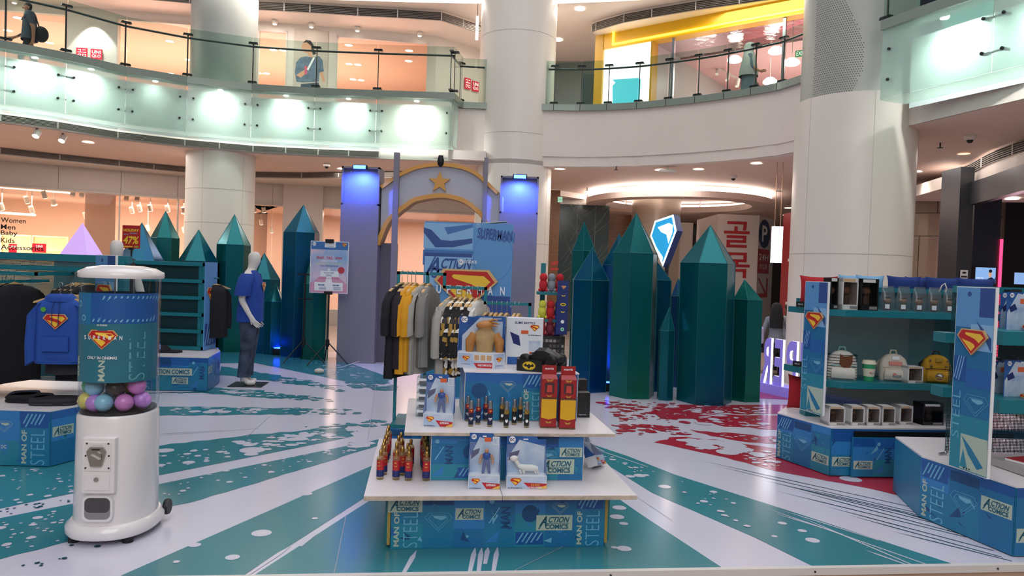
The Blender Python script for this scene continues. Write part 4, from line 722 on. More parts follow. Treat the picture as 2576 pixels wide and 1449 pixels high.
def wrap(mb, x0, x1, y0, y1, z=0.0, seed=1, phase=0.0, base=True):
    """tiled blue comic-style wrap print: patches, stripes, emblem outlines and lettering, no figures"""
    r = random.Random(seed); h = y1 - y0; W = x1 - x0
    if base: mb.rect(x0, x1, y0, y1, WB[3], z)
    n = max(2, round(W / h * 1.8)); xs = [x0 + W * i / n for i in range(n + 1)]
    for i in range(n):
        c = y0 + h * r.choice((.35, .45, .55, .62)); e = y0 + h * r.uniform(.72, .9)
        mb.rect(xs[i], xs[i + 1], y0, c, r.choice((WB[3], WB[4], WB[2])), z + .0006); mb.rect(xs[i], xs[i + 1], c, e, r.choice((WB[2], WB[1], WB[3])), z + .0006); mb.rect(xs[i], xs[i + 1], e, y1, r.choice((WB[0], WB[5], WB[1])), z + .0006)
        for _ in range(5):
            ax_ = r.uniform(xs[i], xs[i + 1]); ay_ = r.uniform(y0 + h * .05, y1 - h * .12); s_ = h * r.uniform(.05, .16); q_ = [(min(max(ax_ + s_ * r.uniform(-1, 1), x0), x1), min(max(ay_ + s_ * r.uniform(-1, 1), y0), y1)) for _ in range(3)]; mb.flat(q_, r.choice((WB[0], WB[1], WB[4], WDK, WDK, WLN)), z + .0009)
        k = int(i + phase) % 6; a, b = xs[i] + h * .02, xs[i + 1] - h * .02; w = b - a; cx = (a + b) / 2; z2 = z + .0014
        if k == 0:
            mb.rect(a, b, y0 + h * .7, y1 - h * .03, WB[5], z + .001); stripes(mb, a, b, y0 + h * .7, y1 - h * .04, z2, WLN, 7)
            if h > .2: mb.text('MAN OF', a + w * .14, y0 + h * .35, h * .62, w * .19, CREAM, z2, .03, 90); mb.text('STEEL', a + w * .62, y0 + h * .34, h * .64, w * .5, WLN, z2, -.015, 90)
        elif k == 1: shield_line(mb, cx, y0 + h * .5, w * .95, WLN, z2); mb.rect(a, b, y1 - h * .2, y1 - h * .04, WDK, z2)
        elif k == 2: action(mb, cx, y0 + h * r.choice((.3, .62)), w * .98, z2)
        elif k == 3: mb.text('MAN', cx + w * .2, y0 + h * .55, h * .4, w * .34, WDK, z2, .03, 90); mb.ell(a + w * .2, y0 + h * .85, w * .09, w * .09, WLN, z2, 14); mb.flat([(a, y0 + h * .1), (a + w * .5, y0 + h * .32), (a + w * .42, y0 + h * .1)], WB[1], z2); mb.flat([(a + w * .1, y0 + h * .45), (a + w * .16, y0 + h * .45), (a + w * .5, y0 + h * .74), (a + w * .46, y0 + h * .74)], WLN, z2)
        elif k == 4: mb.ell(cx, y0 + h * .62, w * .3, h * .16, WDK, z2, 18); mb.rect(a, b, y0 + h * .05, y0 + h * .28, WB[5], z2); stripes(mb, a, b, y0 + h * .06, y0 + h * .27, z2 + .0006, WLN, 6, .6)
        else: mb.ell(cx, y0 + h * .34, w * .16, w * .16, WB[1], z2, 16); mb.text('DC', cx, y0 + h * .34, w * .2, w * .14, CREAM, z2 + .0006, .03); shield_line(mb, cx, y0 + h * .72, w * .6, CREAM, z2)
# ------------------------------------------------------------------ crystals
def foil(name, a, b, c):
    m = mat(name, a, .22, .55, noise=.1, nscale=1.1, h2=b, stretch=(1.2, 1.2, .55), band=(.42, .68)); nt = m.node_tree
    for nd in nt.nodes:
        if nd.type == 'VALTORGB':
            e = nd.color_ramp.elements.new(.78); e.color = lin(c)
    return m
FO = [foil('foil_teal', '0a686e', '0a5676', '0b6e50'), foil('foil_green', '0a696a', '0c6c52', '0a5c6c'), foil('foil_blue', '0a5a74', '0b4488', '0a686e')]
SEAMF = mat('foil_edge_highlight', '227074', .3, .5)
def crystal(ut, vt, uL, uR, vs, vb, m, rot, label, n=6, lean=0.0, glow=None):
    um = (uL + uR) / 2; Y0 = gnd(um, vb).y; R = abs(uR - uL) * (Y0 + .3) / F / 2; Yc = Y0 + R * .85
    b = gnd(um, vb); base = Vector((at(um - (vb - vs) * .03, vb, Yc).x + lean, Yc, 0)); sh = at(um, vs, Yc); tip = at(ut, vt, Yc)
    o = thing('crystal_prop', label, 'crystal prop', (base.x, base.y, 0), group='teal foil crystals')
    def rg(c, rr, z): return [(c.x - base.x + rr * math.cos(math.radians(rot + 360 * i / n)), c.y - base.y + rr * math.sin(math.radians(rot + 360 * i / n)), z) for i in range(n)]
    top = Vector((sh.x, Yc, 0)); b0 = rg(base, R, 0.0); b1 = rg(top, R, sh.z)
    MB().loft([b0, b1], m, True, False).build('shaft', o)
    tm = MB(); c = (tip.x - base.x, tip.y - base.y, tip.z)
    tm.add(b1 + [c], [(i, (i + 1) % n, n) for i in range(n)], m, False); tm.build('tip', o)
    sm = MB()
    for i in range(n): sm.cyl(b1[i], b1[(i + 1) % n], .006, SEAMF, n=5, caps=False); sm.cyl(b1[i], c, .005, SEAMF, r2=.003, n=5, caps=False); sm.cyl(b0[i], b1[i], .005, SEAMF, n=5, caps=False)
    sm.build('edge_seam', o); return o
for a in [(1470, 558, 1438, 1502, 632, 968, FO[1], 20, 'slim crystal behind the left end of the right cluster'),
          (1491, 622, 1436, 1536, 705, 988, FO[2], 28, 'leftmost front crystal of the right cluster'),
          (1601, 536, 1542, 1656, 638, 1004, FO[1], 8, 'tallest crystal in the middle of the right cluster'),
          (1684, 773, 1658, 1697, 831, 1008, FO[0], 30, 'smallest crystal at the front of the right cluster'),
          (1787, 566, 1713, 1849, 663, 1020, FO[0], -3, 'broadest crystal on the right of the cluster'),
          (1873, 703, 1842, 1920, 754, 1012, FO[1], 12, 'low crystal at the right end beside the letter sign'),
          (1640, 640, 1620, 1692, 705, 985, FO[2], 15, 'stubby crystal tucked behind the tallest right one'),
          (1558, 588, 1515, 1600, 668, 975, FO[2], 10, 'blue crystal hidden behind the tallest right one'),
          (1706, 700, 1690, 1735, 745, 975, FO[2], 0, 'blue crystal peeking between the two largest right ones'),
          (417, 530, 383, 448, 599, 880, FO[1], 22, 'green crystal behind the sale sign'),
          (357, 560, 300, 412, 662, 900, FO[2], 30, 'crystal right beside the sale sign, blue slope'),
          (500, 577, 452, 545, 657, 890, FO[0], 14, 'shiny wide tipped crystal above the drawer shelf'),
          (590, 539, 549, 628, 616, 887, FO[1], 26, 'tall crystal just left of the mannequin'),
          (665, 636, 630, 703, 702, 890, FO[0], 10, 'crystal half hidden behind the mannequin'),
          (694, 714, 667, 716, 758, 893, FO[0], 30, 'small crystal right of the mannequin by the blue lamp'),
          (764, 515, 715, 803, 586, 900, FO[2], 30, 'tallest crystal of the left group'),
          (783, 650, 765, 830, 715, 906, FO[1], 30, 'crystal behind the poster stand')]: crystal(*a)
p = gnd(206, 905); o = thing('lilac_pyramid', 'glowing lilac pyramid lamp behind the left shelf', 'lamp', (at(206, 640, 11).x, 11, 0)); z1, z0 = at(207, 560, 11).z, at(206, 643, 11).z
LIL = mat('lilac_glow', 'd9b6f0', .5, emit=.55, eh='c9a2f0'); s = 42 * 11 / F
MB(RZ(0)).add([(-s, -s, z0 - .1), (s, -s, z0 - .1), (s, s, z0 - .1), (-s, s, z0 - .1), (0, 0, z1)], [(0, 1, 4), (1, 2, 4), (2, 3, 4), (3, 0, 4)], LIL, False).build('pyramid', o); MB().box(-s, s, -s, s, 0, z0 - .1, WHITE).build('pedestal', o)
BLUEL = mat('blue_led', '3a62ff', .4, emit=45, eh='1a3cff')
def uplight(u, v, label, e, tgt):
    p = gnd(u, v); o = thing('floor_uplight', label, 'lamp', (p.x, p.y, 0)); MB().box(-.09, .09, -.05, .05, .02, .12, BLACK).build('housing', o, bevel=.01); MB(TR(0, 0, .125)).box(-.07, .07, -.035, .035, 0, .006, BLUEL).build('lens', o); MB().box(-.1, .1, -.02, .02, 0, .03, BLACK).build('bracket', o)
    spot('blue_uplight_beam', (p.x, p.y, .16), tgt, e, (.05, .13, 1), 100, .7, .05)
uplight(700, 893, 'small blue floor lamp before the low left crystal', 130, (gnd(690, 885).x, 11.8, 1.3)); uplight(536, 895, 'blue floor lamp beside the hanging black coat', 90, (gnd(530, 895).x + .4, 11.5, 1.2)); uplight(1531, 984, 'thin blue floor lamp between two right crystals', 110, (gnd(1560, 984).x, 11, 1.5))
# ---- tilted emblem light box behind the right crystals
_c = at(1668, 605, 11.4); _a = math.radians(36); ELW = Wall((_c.x - math.cos(_a), _c.y + math.sin(_a)), (_c.x + math.cos(_a), _c.y - math.sin(_a)))
el_ = thing('emblem_light_box', 'glowing blue and white five sided emblem box behind the crystals', 'light box', (_c.x, _c.y, 0)); Mz = TR(-_c.x, -_c.y, 0) @ ELW.M
_o = [ELW.px(*q) for q in [(1647, 555), (1694, 539), (1702, 580), (1667, 672), (1635, 594)]]; _m = (sum(p[0] for p in _o) / 5, sum(p[1] for p in _o) / 5)
def _sc(P, k): return [(_m[0] + (x - _m[0]) * k, _m[1] + (y - _m[1]) * k) for x, y in P]
MB(Mz).prism(_o, -.24, -.01, mat('light_box_navy', '0d3f86', .3, .3)).build('casing', el_); MB(Mz).prism(_sc(_o, .985), -.02, .0, mat('light_box_white', 'ffffff', .4, emit=1.6, eh='eafaff')).build('glow_edge', el_)
fc = MB(Mz).flat(_sc(_o, .86), mat('light_box_cyan', '2f9fd0', .4, emit=.7, eh='2aa0d8'), .004).build('face', el_)
mb = MB(Mz); LW = mat('light_box_pale', 'e8fbff', .4, emit=1.6, eh='e2f8ff'); mb.flat([ELW.px(*q) for q in [(1655, 572), (1683, 561), (1693, 566), (1692, 585), (1682, 613), (1677, 590), (1664, 584)]], LW, .008); mb.flat([ELW.px(*q) for q in [(1642, 606), (1650, 630), (1664, 640), (1668, 648), (1666, 658)]], LW, .008); mb.build('glowing_letter', fc)
MB().cyl((.1, .12, 0), (.1, .12, 1.9), .03, GUN).build('stand', el_)
# ------------------------------------------------------------------ grey arch
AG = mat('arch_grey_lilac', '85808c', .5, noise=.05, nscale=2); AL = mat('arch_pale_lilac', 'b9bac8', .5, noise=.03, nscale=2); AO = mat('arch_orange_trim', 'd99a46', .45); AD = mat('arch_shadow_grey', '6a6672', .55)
AW = Wall((-4.0, 12.25), (3.0, 12.25)); ar = thing('gateway_arch', 'grey gateway arch with orange edging and an orange star', 'arch', (-1.2, 12.4, 0)); AM = TR(1.2, -12.4, 0) @ AW.M
def ax(u, v, off=0): return AW.px(u, v, off)
def pillar(u0, u1, vt, vl, nm):
    x0 = ax(u0, 700)[0]; x1 = ax(u1, 700)[0]; zt = ax((u0 + u1) / 2, vt)[1]; zl = ax((u0 + u1) / 2, vl)[1]
    m = MB(AM); m.box(x0, x1, 0, zl, -.45, 0, AG); m.box(x0, x1, zl, zt, -.45, -.12, AG); m.build(nm, ar)
    f = MB(AM)
    for a in ((x0, x0 + .03, zl, zt), (x1 - .03, x1, zl, zt), (x0, x1, zt - .03, zt), (x0, x1, zl, zl + .03)): f.box(*a, -.12, 0, AG)
    f.build('panel_frame', ar); return x0, x1, zl, zt
pl = pillar(852, 947, 419, 516, 'pillar'); pr = pillar(1251, 1347, 443, 538, 'pillar')
outer = [(955, 467), (992, 440), (1020, 426), (1052, 414), (1106, 408), (1156, 414), (1185, 424), (1210, 440), (1255, 482)]; inner = [(953, 617), (975, 563), (1002, 536), (1024, 519), (1048, 505), (1106, 496), (1149, 503), (1172, 513), (1191, 528), (1212, 552), (1262, 650)]
def sm2(P, n=4): return arc(P, n)
O = [ax(*p) for p in sm2(outer)]; I = [ax(*p) for p in sm2(inner)]
I0, I1 = I[0], I[-1]; O = [(I0[0], O[0][1] - .05)] + O + [(I1[0], O[-1][1] - .1)]
bnd = MB(AM); bnd.prism([(p[0], p[1]) for p in O] + [(p[0], p[1]) for p in I[::-1]], -.4, -.1, AL); bnd_o = bnd.build('arch_band', ar)
def edging(P, d, nm):
    q = offset(P, d); e = MB(AM)
    for i in range(len(P) - 1): e.prism([P[i], P[i + 1], q[i + 1], q[i]], -.42, -.04, AO)
    e.build(nm, ar)
edging(O[1:-1], -.06, 'outer_edging'); edging(I, .07, 'inner_edging')
_ab = bnd_o; st = MB(AM @ TR(*ax(1105, 457), -.1)); R5 = 28 * 12.25 / F; st.prism([((R5 if k % 2 == 0 else R5 * .42) * math.sin(k * math.pi / 5), (R5 if k % 2 == 0 else R5 * .42) * math.cos(k * math.pi / 5)) for k in range(10)], 0, .04, AO); st.build('star', bnd_o)
for u0, u1, vt, off in [(988, 1002, 383, -.02), (1211, 1217, 404, -.25), (1215, 1225, 396, -.02)]:
    x0, x1 = ax(u0 - 5, 650)[0], ax(u1 - 5, 650)[0]; z = ax(u0, vt)[1]; MB(AM).box(x0, x1, 0, z, off - .06, off + .02, AG).build('post', ar)
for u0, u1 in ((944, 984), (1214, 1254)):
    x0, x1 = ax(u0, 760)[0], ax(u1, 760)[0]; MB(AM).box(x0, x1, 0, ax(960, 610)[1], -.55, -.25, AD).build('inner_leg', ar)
for x0, x1, zl, zt in (pl, pr):
    c = AW.at((x0 + x1) / 2, zt - .03, .05); side = 'left' if x0 == pl[0] else 'right'; o = thing('floodlight', f'blue floodlight clipped on the {side} arch pillar', 'floodlight', c)
    MB().box(-.12, .12, -.06, .06, -.03, .05, BLACK).build('housing', o, bevel=.012); MB().box(-.1, .1, -.067, -.06, -.02, .035, BLUEL).build('lens', o); MB().box(-.02, .02, .05, .1, -.02, .06, GUN).build('clamp', o)
    spot('blue_flood_beam', c + Vector((0, -.14, -.06)), (c.x, c.y + .1, c.z - .6), 90, (.06, .14, 1), 150, .6, .05)
c = AW.at(*ax(1108, 405), -.05); o = thing('arch_camera', 'small dark security camera on top of the arch', 'camera', c); MB().lathe([(.04, .1), (.05, .06), (.06, 0), (.05, -.06), (.02, -.09)], BLACK, 14).build('dome', o); MB().box(-.12, .1, -.02, .02, .05, .07, WHITE).build('bracket', o)
# ------------------------------------------------------------------ blue print stand in front of the arch
BW = Wall((-3, 8.7), (3, 8.7)); x0 = BW.px(1063, 700)[0] + .01; x1 = BW.px(1287, 700)[0]; zt = BW.px(1170, 560)[1]; bs = thing('poster_box', 'tall blue poster box with red emblem behind the clothes rack', 'display box', (-3 + (x0 + x1) / 2, 8.7, 0)); Mb = TR(3 - (x0 + x1) / 2, -8.7, 0) @ BW.M
bb = MB(Mb).box(x0, x1, 0, zt, -.42, -.004, TEAL).build('body', bs)
PB1 = mat('print_sky_blue', '5b97cf', .45); PB2 = mat('print_mid_blue', '3c72b2', .45); PB3 = mat('print_deep_blue', '2a4d90', .45); PB4 = mat('print_pale_blue', '86b6e0', .45)
m = MB(Mb); px = BW.px
m.rect(x0, x1, 0, zt, PB1); r_ = lambda u0, v0, u1, v1, mm, z: m.rect(px(u0, (v0 + v1) / 2)[0], px(u1, (v0 + v1) / 2)[0], px((u0 + u1) / 2, v1)[1], px((u0 + u1) / 2, v0)[1], mm, z)
r_(1066, 562, 1190, 626, PB4, .001); m.flat([px(*q) for q in [(1066, 572), (1085, 578), (1110, 604), (1135, 606), (1188, 600), (1188, 612), (1140, 622), (1095, 622), (1066, 585)]], PB3, .002); m.flat([px(*q) for q in [(1118, 572), (1190, 564), (1190, 572), (1126, 590)]], PB2, .002)
r_(1064, 630, 1190, 668, PB2, .001); r_(1068, 637, 1188, 720, PB4, .0015); r_(1068, 637, 1188, 646, PB3, .002)
x, y = px(1095, 668); m.text('A', x, y, .16, .2, PB3, .003, .02, shear=.3); x, y = px(1148, 664); m.text('CTION', x, y, .36, .13, PB3, .003, .03, shear=.25); x, y = px(1125, 688); m.text('COMICS', x, y, .4, .12, PB3, .003, .03); m.flat([px(*q) for q in [(1070, 690), (1074, 690), (1100, 640), (1096, 640)]], PB3, .003)
r_(1194, 566, 1288, 720, PB1, .001); x, y = px(1245, 590); m.text('SUPERMAN', x + .03, y - .02, .42, .13, PB2, .002, .05, -4); m.text('SUPERMAN', x, y, .42, .13, PB3, .003, .02, -4); x, y = px(1203, 568); m.ell(x, y, .03, .03, PB4, .002); m.text('No.1', x, y, .04, .02, PB3, .0025)
x, y = px(1240, 645); m.ell(x, y, .24, .3, PB2, .0015, 40); m.ell(x, y, .235, .295, PB1, .0018, 40)
x, y = px(1160, 659); m.ell(x, y, .035, .035, PWHITE, .004, 18); m.text('DC', x, y, .045, .03, PB3, .0045, .02); x, y = px(1184, 659); m.text('STUDIOS', x, y, .15, .035, PWHITE, .004, .02)
r_(1064, 770, 1286, 800, PB3, .001); xs0 = px(1200, 770)[0]; m.rect(xs0, x1 - .01, px(1240, 860)[1], px(1240, 745)[1], PB3, .0012); stripes(m, xs0, x1 - .01, px(1240, 860)[1], px(1240, 745)[1], .002, PB4, 9, .7); r_(1064, 860, 1280, 1000, WB[3], .001); bp_ = m.build('printed_front', bb)
m = MB(Mb); x, y = px(1172, 724); shield(m, x, y, 160 * 8.7 / F, .01, .03); m.build('emblem', bb)
for ch, u in zip('SUPERMAN', (1080, 1105, 1131, 1155, 1182, 1207, 1234, 1264)): x, y = px(u, 729 + (u - 1172) * .035); MB(Mb).text(ch, x, y, .055, .1, PWHITE, .06, .015, t3=.015).build('title_letter', bb)
m = MB(Mb); m.M = m.M @ TR(x1 - .3, zt + .01, -.15) @ RZ(6); m.box(-.2, .22, 0, .006, -.12, .1, PWHITE); m.build('loose_card', bs)
# ------------------------------------------------------------------ poster easel and bare tripod
def tripod(o, h, r=.012):
    MB().cyl((0, 0, .25), (0, 0, h), r, BLACK, n=10).build('pole', o); MB().lathe([(.03, .3), (.035, .38), (.03, .42)], BLACK, 12).build('collar', o)
    for k in range(3): a = math.radians(90 + 120 * k + 20); MB().tube([(0, 0, .38), (.38 * math.cos(a), .38 * math.sin(a), .015)], .011, BLACK, 8).build('leg', o)
p = gnd(826, 915); o = thing('poster_easel', 'tripod easel holding the SNAP TAG WIN contest poster', 'easel', (p.x, p.y - .1, 0)); tripod(o, 1.95); Yb = p.y - .2
EW = Wall((-8, Yb), (2, Yb)); e0, e1 = EW.px(780, 672), EW.px(876, 672); zt, zb = EW.px(828, 607)[1], EW.px(828, 738)[1]; Me = TR(-p.x, -(p.y - .1), 0) @ EW.M
SKY = mat('poster_sky', '8fb2dc', .5, noise=.2, nscale=4, h2='d8c6d8'); m = MB(Me); m.box(e0[0], e1[0], zb, zt, -.012, 0, PWHITE); eb = m.build('poster_board', o)
m = MB(Me); X0, X1 = e0[0] + .01, e1[0] - .01; cx = (X0 + X1) / 2; h = zt - zb; m.rect(X0, X1, zb + .01, zt - .01, SKY, .002); m.rect(X0, X1, zt - h * .16, zt - .01, PB2, .003); PRED = mat('poster_red', 'c23a4c', .5); PPK = mat('poster_pink', 'd79bb6', .5)
m.flat([(X0, zb + h * .18), (cx, zb + h * .45), (X1, zb + h * .18), (X1, zb + .01), (X0, zb + .01)], PPK, .003); m.flat([(cx - .06, zb + h * .2), (cx + .06, zb + h * .2), (cx + .01, zb + h * .48), (cx - .01, zb + h * .48)], PWHITE, .0035)
m.text('SNAP . TAG . WIN!', cx, zb + h * .68, .42, .045, PRED, .004, .02); m.text('STAND TO RECEIVE', cx, zb + h * .62, .26, .025, PWHITE, .004, .01); m.text('EXCLUSIVE TICKETS & VOUCHERS', cx, zb + h * .57, .4, .022, mat('poster_lime', 'd6e08a', .5), .004, .01); m.text('TOTAL WORTH IDR 500.000', cx, zb + h * .525, .3, .022, PB3, .004, .01)
m.rect(cx - .14, cx + .16, zb + h * .32, zb + h * .43, PWHITE, .004); m.text('VOUCHER', cx, zb + h * .395, .17, .03, PB3, .005); m.text('200K', cx, zb + h * .345, .1, .03, PB3, .005); m.ell(cx + .2, zb + h * .45, .055, .055, PRED, .005); m.text('DOWNLOAD NOW 18 JUNE 2025', cx, zb + h * .285, .34, .02, PRED, .0045, .01)
m.rect(X0 + .07, X1 - .07, zb + h * .05, zb + h * .21, PWHITE, .004)
for s in (-1, 1): m.rect(cx + s * .12 - .05, cx + s * .12 + .05, zb + h * .145, zb + h * .17, PB3, .005); m.text('STEP ' + ('1' if s < 0 else '2'), cx + s * .12, zb + h * .158, .07, .016, PWHITE, .0055); [m.rect(cx + s * .12 - .04, cx + s * .12 + .08, zb + h * k, zb + h * k + .006, PB3, .005) for k in (.07, .09, .11)]
shield(m, X1 - .06, zt - .05, .09, .004, .001); m.ell(X0 + .05, zt - .05, .03, .03, PWHITE, .004); m.text('DC', X0 + .05, zt - .05, .04, .026, PB3, .005, .02); m.rect(cx - .08, cx + .1, zt - .1, zt - .01, PWHITE, .0045); shield(m, cx + .01, zt - .035, .035, .005, .001); m.text('PAKUWON MALL', cx + .01, zt - .08, .13, .014, PB3, .005); m.build('poster_print', eb)
MB(Me).box(cx - .07, cx + .07, zt - .03, zt + .035, .006, .02, BLACK).build('clip', o); MB(Me).box(cx - .07, cx + .07, zb - .02, zb + .03, .006, .02, BLACK).build('clip', o)
p = gnd(762, 912); o = thing('speaker_tripod', 'bare black tripod stand beside the poster easel', 'tripod', (p.x, p.y, 0)); tripod(o, at(757, 687, p.y).z, .018); zz = at(757, 690, p.y).z; MB().box(-.13, .13, -.02, .02, zz - .012, zz + .012, BLACK).build('cross_bar', o); MB().box(-.12, .12, -.02, .02, zz - .42, zz - .4, BLACK).build('cross_bar', o)
p = gnd(803, 940); o = thing('weight_bag', 'small beige weight lying on the floor by the easel', 'weight', (p.x, p.y, 0)); MB().sphere((0, 0, .04), .07, mat('beige_stone', 'c9bfae', .7), 12, 8, 1.1, .7, .6).build('bag', o); MB().tube([(0, 0, .05), (.2, .6, .03), (.35, 1.2, .05)], .004, WHITE, 5).build('cord', o)
# ------------------------------------------------------------------ standing letter sign, seen from behind
A = gnd(1915, 985); B = gnd(2010, 1007); d = (Vector(B.xy) - Vector(A.xy)); d.normalize(); LS = Wall(A.xy, (A.x + d.x * 3, A.y + d.y * 3)); ls = thing('letter_sign', 'free standing lilac block letters seen from behind, mirrored', 'letter sign', (A.x, A.y, 0)); Ml = TR(-A.x, -A.y, 0) @ LS.M
LF = mat('letter_lilac', '8f86d8', .4, emit=.35, eh='8878e8'); LE = mat('letter_white_glow', 'ffffff', .4, emit=1.4, eh='f4f0ff')
MB(Ml).box(-.35, 1.6, 0, .14, -.2, .05, LF).build('plinth', ls)
hl = LS.px(1935, 850)[1]; xx = -.02
for ch, wd in zip('REPUS', (.2, .17, .2, .2, .2)):
    m = MB(Ml @ TR(xx + wd / 2, 0, 0) @ Matrix.Scale(-1, 4, (1, 0, 0))); vs, fs, _ = text_geo(ch, .03); m.text(ch, 0, (.14 + hl) / 2, wd * .95, hl - .14, LF, .012, .03); m.text(ch, 0, (.14 + hl) / 2, wd * .95, hl - .14, LE, .006, .03, t3=.035)
    lo = m.build('block_letter', ls); xx += wd + .06
    for pl_ in lo.data.polygons: pl_.flip()
# ------------------------------------------------------------------ capsule vending machine
GW_ = mat('machine_white_gloss', 'e9e4e4', .22, coat=.4); ACR = glass('clear_acrylic', 'eef2f2'); DKIN = mat('machine_dark_inside', '26262a', .6)
gmx = thing('capsule_machine', 'white oval capsule vending machine with blue wrap on its clear drum', 'vending machine', (-2.35, 4.36, 0), 5)
RXX, RYY = .205, .235
def el(rx, ry, z, n=48, p=2.3): return ring(0, 0, z, rx, ry, n, p)
MB().loft([el(.238, .29, .035), el(.25, .30, .05), el(.25, .30, .085), el(.225, .27, .11)], GW_).build('base_plate', gmx)
for x, y in ((-.15, -.2), (.15, -.2), (-.15, .2), (.15, .2)): MB().cyl((x, y, 0), (x, y, .04), .03, BLACK, n=14).build('foot', gmx)
MB().loft([el(RXX + .012, RYY + .012, .1), el(RXX + .008, RYY + .008, .4), el(RXX + .004, RYY + .004, .72), el(RXX - .004, RYY - .004, .735)], GW_).build('cabinet', gmx)
MB().loft([el(RXX, RYY, .735), el(RXX, RYY, 1.535)], ACR, caps=False).build('clear_drum', gmx)
lid = MB(); lid.loft([el(RXX + .012, RYY + .012, 1.53), el(RXX + .016, RYY + .016, 1.54), el(RXX + .014, RYY + .014, 1.565), el(RXX * .85, RYY * .85, 1.59), el(RXX * .5, RYY * .5, 1.603), el(.01, .01, 1.605)], GW_); lid.build('lid', gmx)
MB().loft([el(RXX - .01, RYY - .01, .738), el(RXX - .01, RYY - .01, .745)], DKIN).build('drum_floor', gmx)
for x in (-.05, .06): MB().cyl((x, .02, .75), (x, .02, 1.54), .006, CHROME, n=8).build('inner_rod', gmx)
MB().loft([el(RXX - .012, RYY - .012, .93, 32), el(RXX - .012, RYY - .012, 1.44, 32)], mat('wrap_inside', '2d5d7a', .6), caps=False).build('wrap_lining', gmx)
def bend(off):
    # arc-length parametrised map of (x, z, out) onto the drum's superellipse, x = 0 faces -y
    N = 400; P = []
    for i in range(N + 1):
        t = -math.pi / 2 - 1.9 + 3.8 * i / N; c, s_ = math.cos(t), math.sin(t); P.append(Vector(((RXX + off) * math.copysign(abs(c) ** (2 / 2.3), c), (RYY + off) * math.copysign(abs(s_) ** (2 / 2.3), s_))))
    S = [0]
    for i in range(N): S.append(S[-1] + (P[i + 1] - P[i]).length)
    mid = S[N // 2]
    def f(p):
        q = min(max(p[0] + mid, 0), S[-1] - 1e-6); lo = 0; hi = N
        while hi - lo > 1:
            k = (lo + hi) // 2
            if S[k] <= q: lo = k
            else: hi = k
        t = (q - S[lo]) / max(S[lo + 1] - S[lo], 1e-9); c = P[lo] * (1 - t) + P[lo + 1] * t; n = c.normalized() * p[2]; return (c.x + n.x, c.y + n.y, p[1])
    return f
bw = MB(); bw.W = bend(.003)
def cols(mb, x0, x1, y0, y1, m, z, n=12):
    for i in range(n): mb.rect(x0 + (x1 - x0) * i / n, x0 + (x1 - x0) * (i + 1) / n, y0, y1, m, z)
WT = mat('wrap_teal_grad', '2b7387', .35, noise=.15, nscale=3); cols(bw, -.36, .36, .93, 1.445, WT, 0, 30); cols(bw, -.36, -.07, 1.26, 1.44, WB[2], .0008, 12); cols(bw, -.07, .36, 1.27, 1.445, WB[5], .0008, 16)
for i in range(13): a = -.06 + i * .03; bw.flat([(a, 1.28), (a + .01, 1.28), (a + .075, 1.43), (a + .065, 1.43)], WLN, .0016)
for x, y, r in ((-.16, 1.38, .02), (-.12, 1.30, .018)): bw.ell(x, y, r, r, WLN, .0016, 16); bw.ell(x, y, r * .6, r * .6, WB[2], .0022, 16)
bw.text('STEEL', .19, 1.08, .28, .1, mat('wrap_outline_pale', '5fa0ac', .4), .0016, -.012, 90); bw.text('MAN', .0, 1.0, .12, .036, CREAM, .0016, .03, 90); bw.text('SUPER', -.17, 1.02, .12, .03, CREAM, .0016, .03, 90)
pw_ = bw.build('printed_wrap', gmx)
bw = MB(); bw.W = bend(.005); shield(bw, .0, 1.185, .17, 0, .003); bw.build('emblem', pw_)
bw = MB(); bw.W = bend(.009); [bw.text(c, -.10 + i * .0285 + (.0 if i < 8 else 0), 1.19, .014, .024, PWHITE, .0006, .02) for i, c in enumerate('SUPERMAN')]; bw.text('ONLY IN CINEMAS', .0, 1.075, .165, .017, PWHITE, 0, .02); bw.text('DC STUDIOS', .0, 1.262, .055, .01, PWHITE, 0, .02); bw.build('title_lettering', pw_)
# coin panel and chute on the cabinet front
def front(y): return -(RYY + .008) * 1.0
pn = MB(); yF = -(RYY + .012)
pn.box(-.085, .095, yF - .018, yF + .05, .30, .62, GW_); pn.build('coin_panel', gmx, bevel=.006)
MB().box(-.07, .075, yF - .024, yF - .016, .43, .60, GW_).build('mechanism_plate', gmx, bevel=.004); mpl = bpy.data.objects['mechanism_plate']
mm = MB(FRONT @ TR(0, 0, -yF + .024)); SIL = mat('cast_silver', 'a9a6a2', .28, .9)
mm.prism([(-.052, .545), (-.035, .57), (.035, .57), (.052, .545), (.03, .462), (-.03, .462)], 0, .014, SIL); mm.cyl((0, .515, .012), (0, .515, .022), .034, SIL, n=24); mm.prism([(-.032, .525), (-.02, .533), (.03, .505), (.02, .497)], .02, .036, SIL); cmx = mm.build('coin_mechanism', mpl, bevel=.002)
mm = MB(FRONT @ TR(0, 0, -yF + .0245)); mm.rect(-.022, .022, .555, .561, BLK, .0155)
mm.build('coin_slot', mpl)
for x, z in ((-.055, .59), (.062, .59), (-.06, .52), (.066, .52), (-.06, .45), (.066, .45)): MB(FRONT @ TR(x, z, -yF + .024)).cyl((0, 0, 0), (0, 0, .004), .005, GUN, n=10).build('screw', mpl)
MB().box(-.032, .032, yF - .026, yF - .022, .583, .595, WHITE).build('label_recess', gmx)
MB().box(-.068, .07, yF - .024, yF - .016, .32, .415, GW_).build('cash_door', gmx, bevel=.003); cdx = bpy.data.objects['cash_door']; MB(FRONT @ TR(0, .385, -yF + .024)).cyl((0, 0, 0), (0, 0, .008), .012, CHROME, n=18).build('lock', cdx)
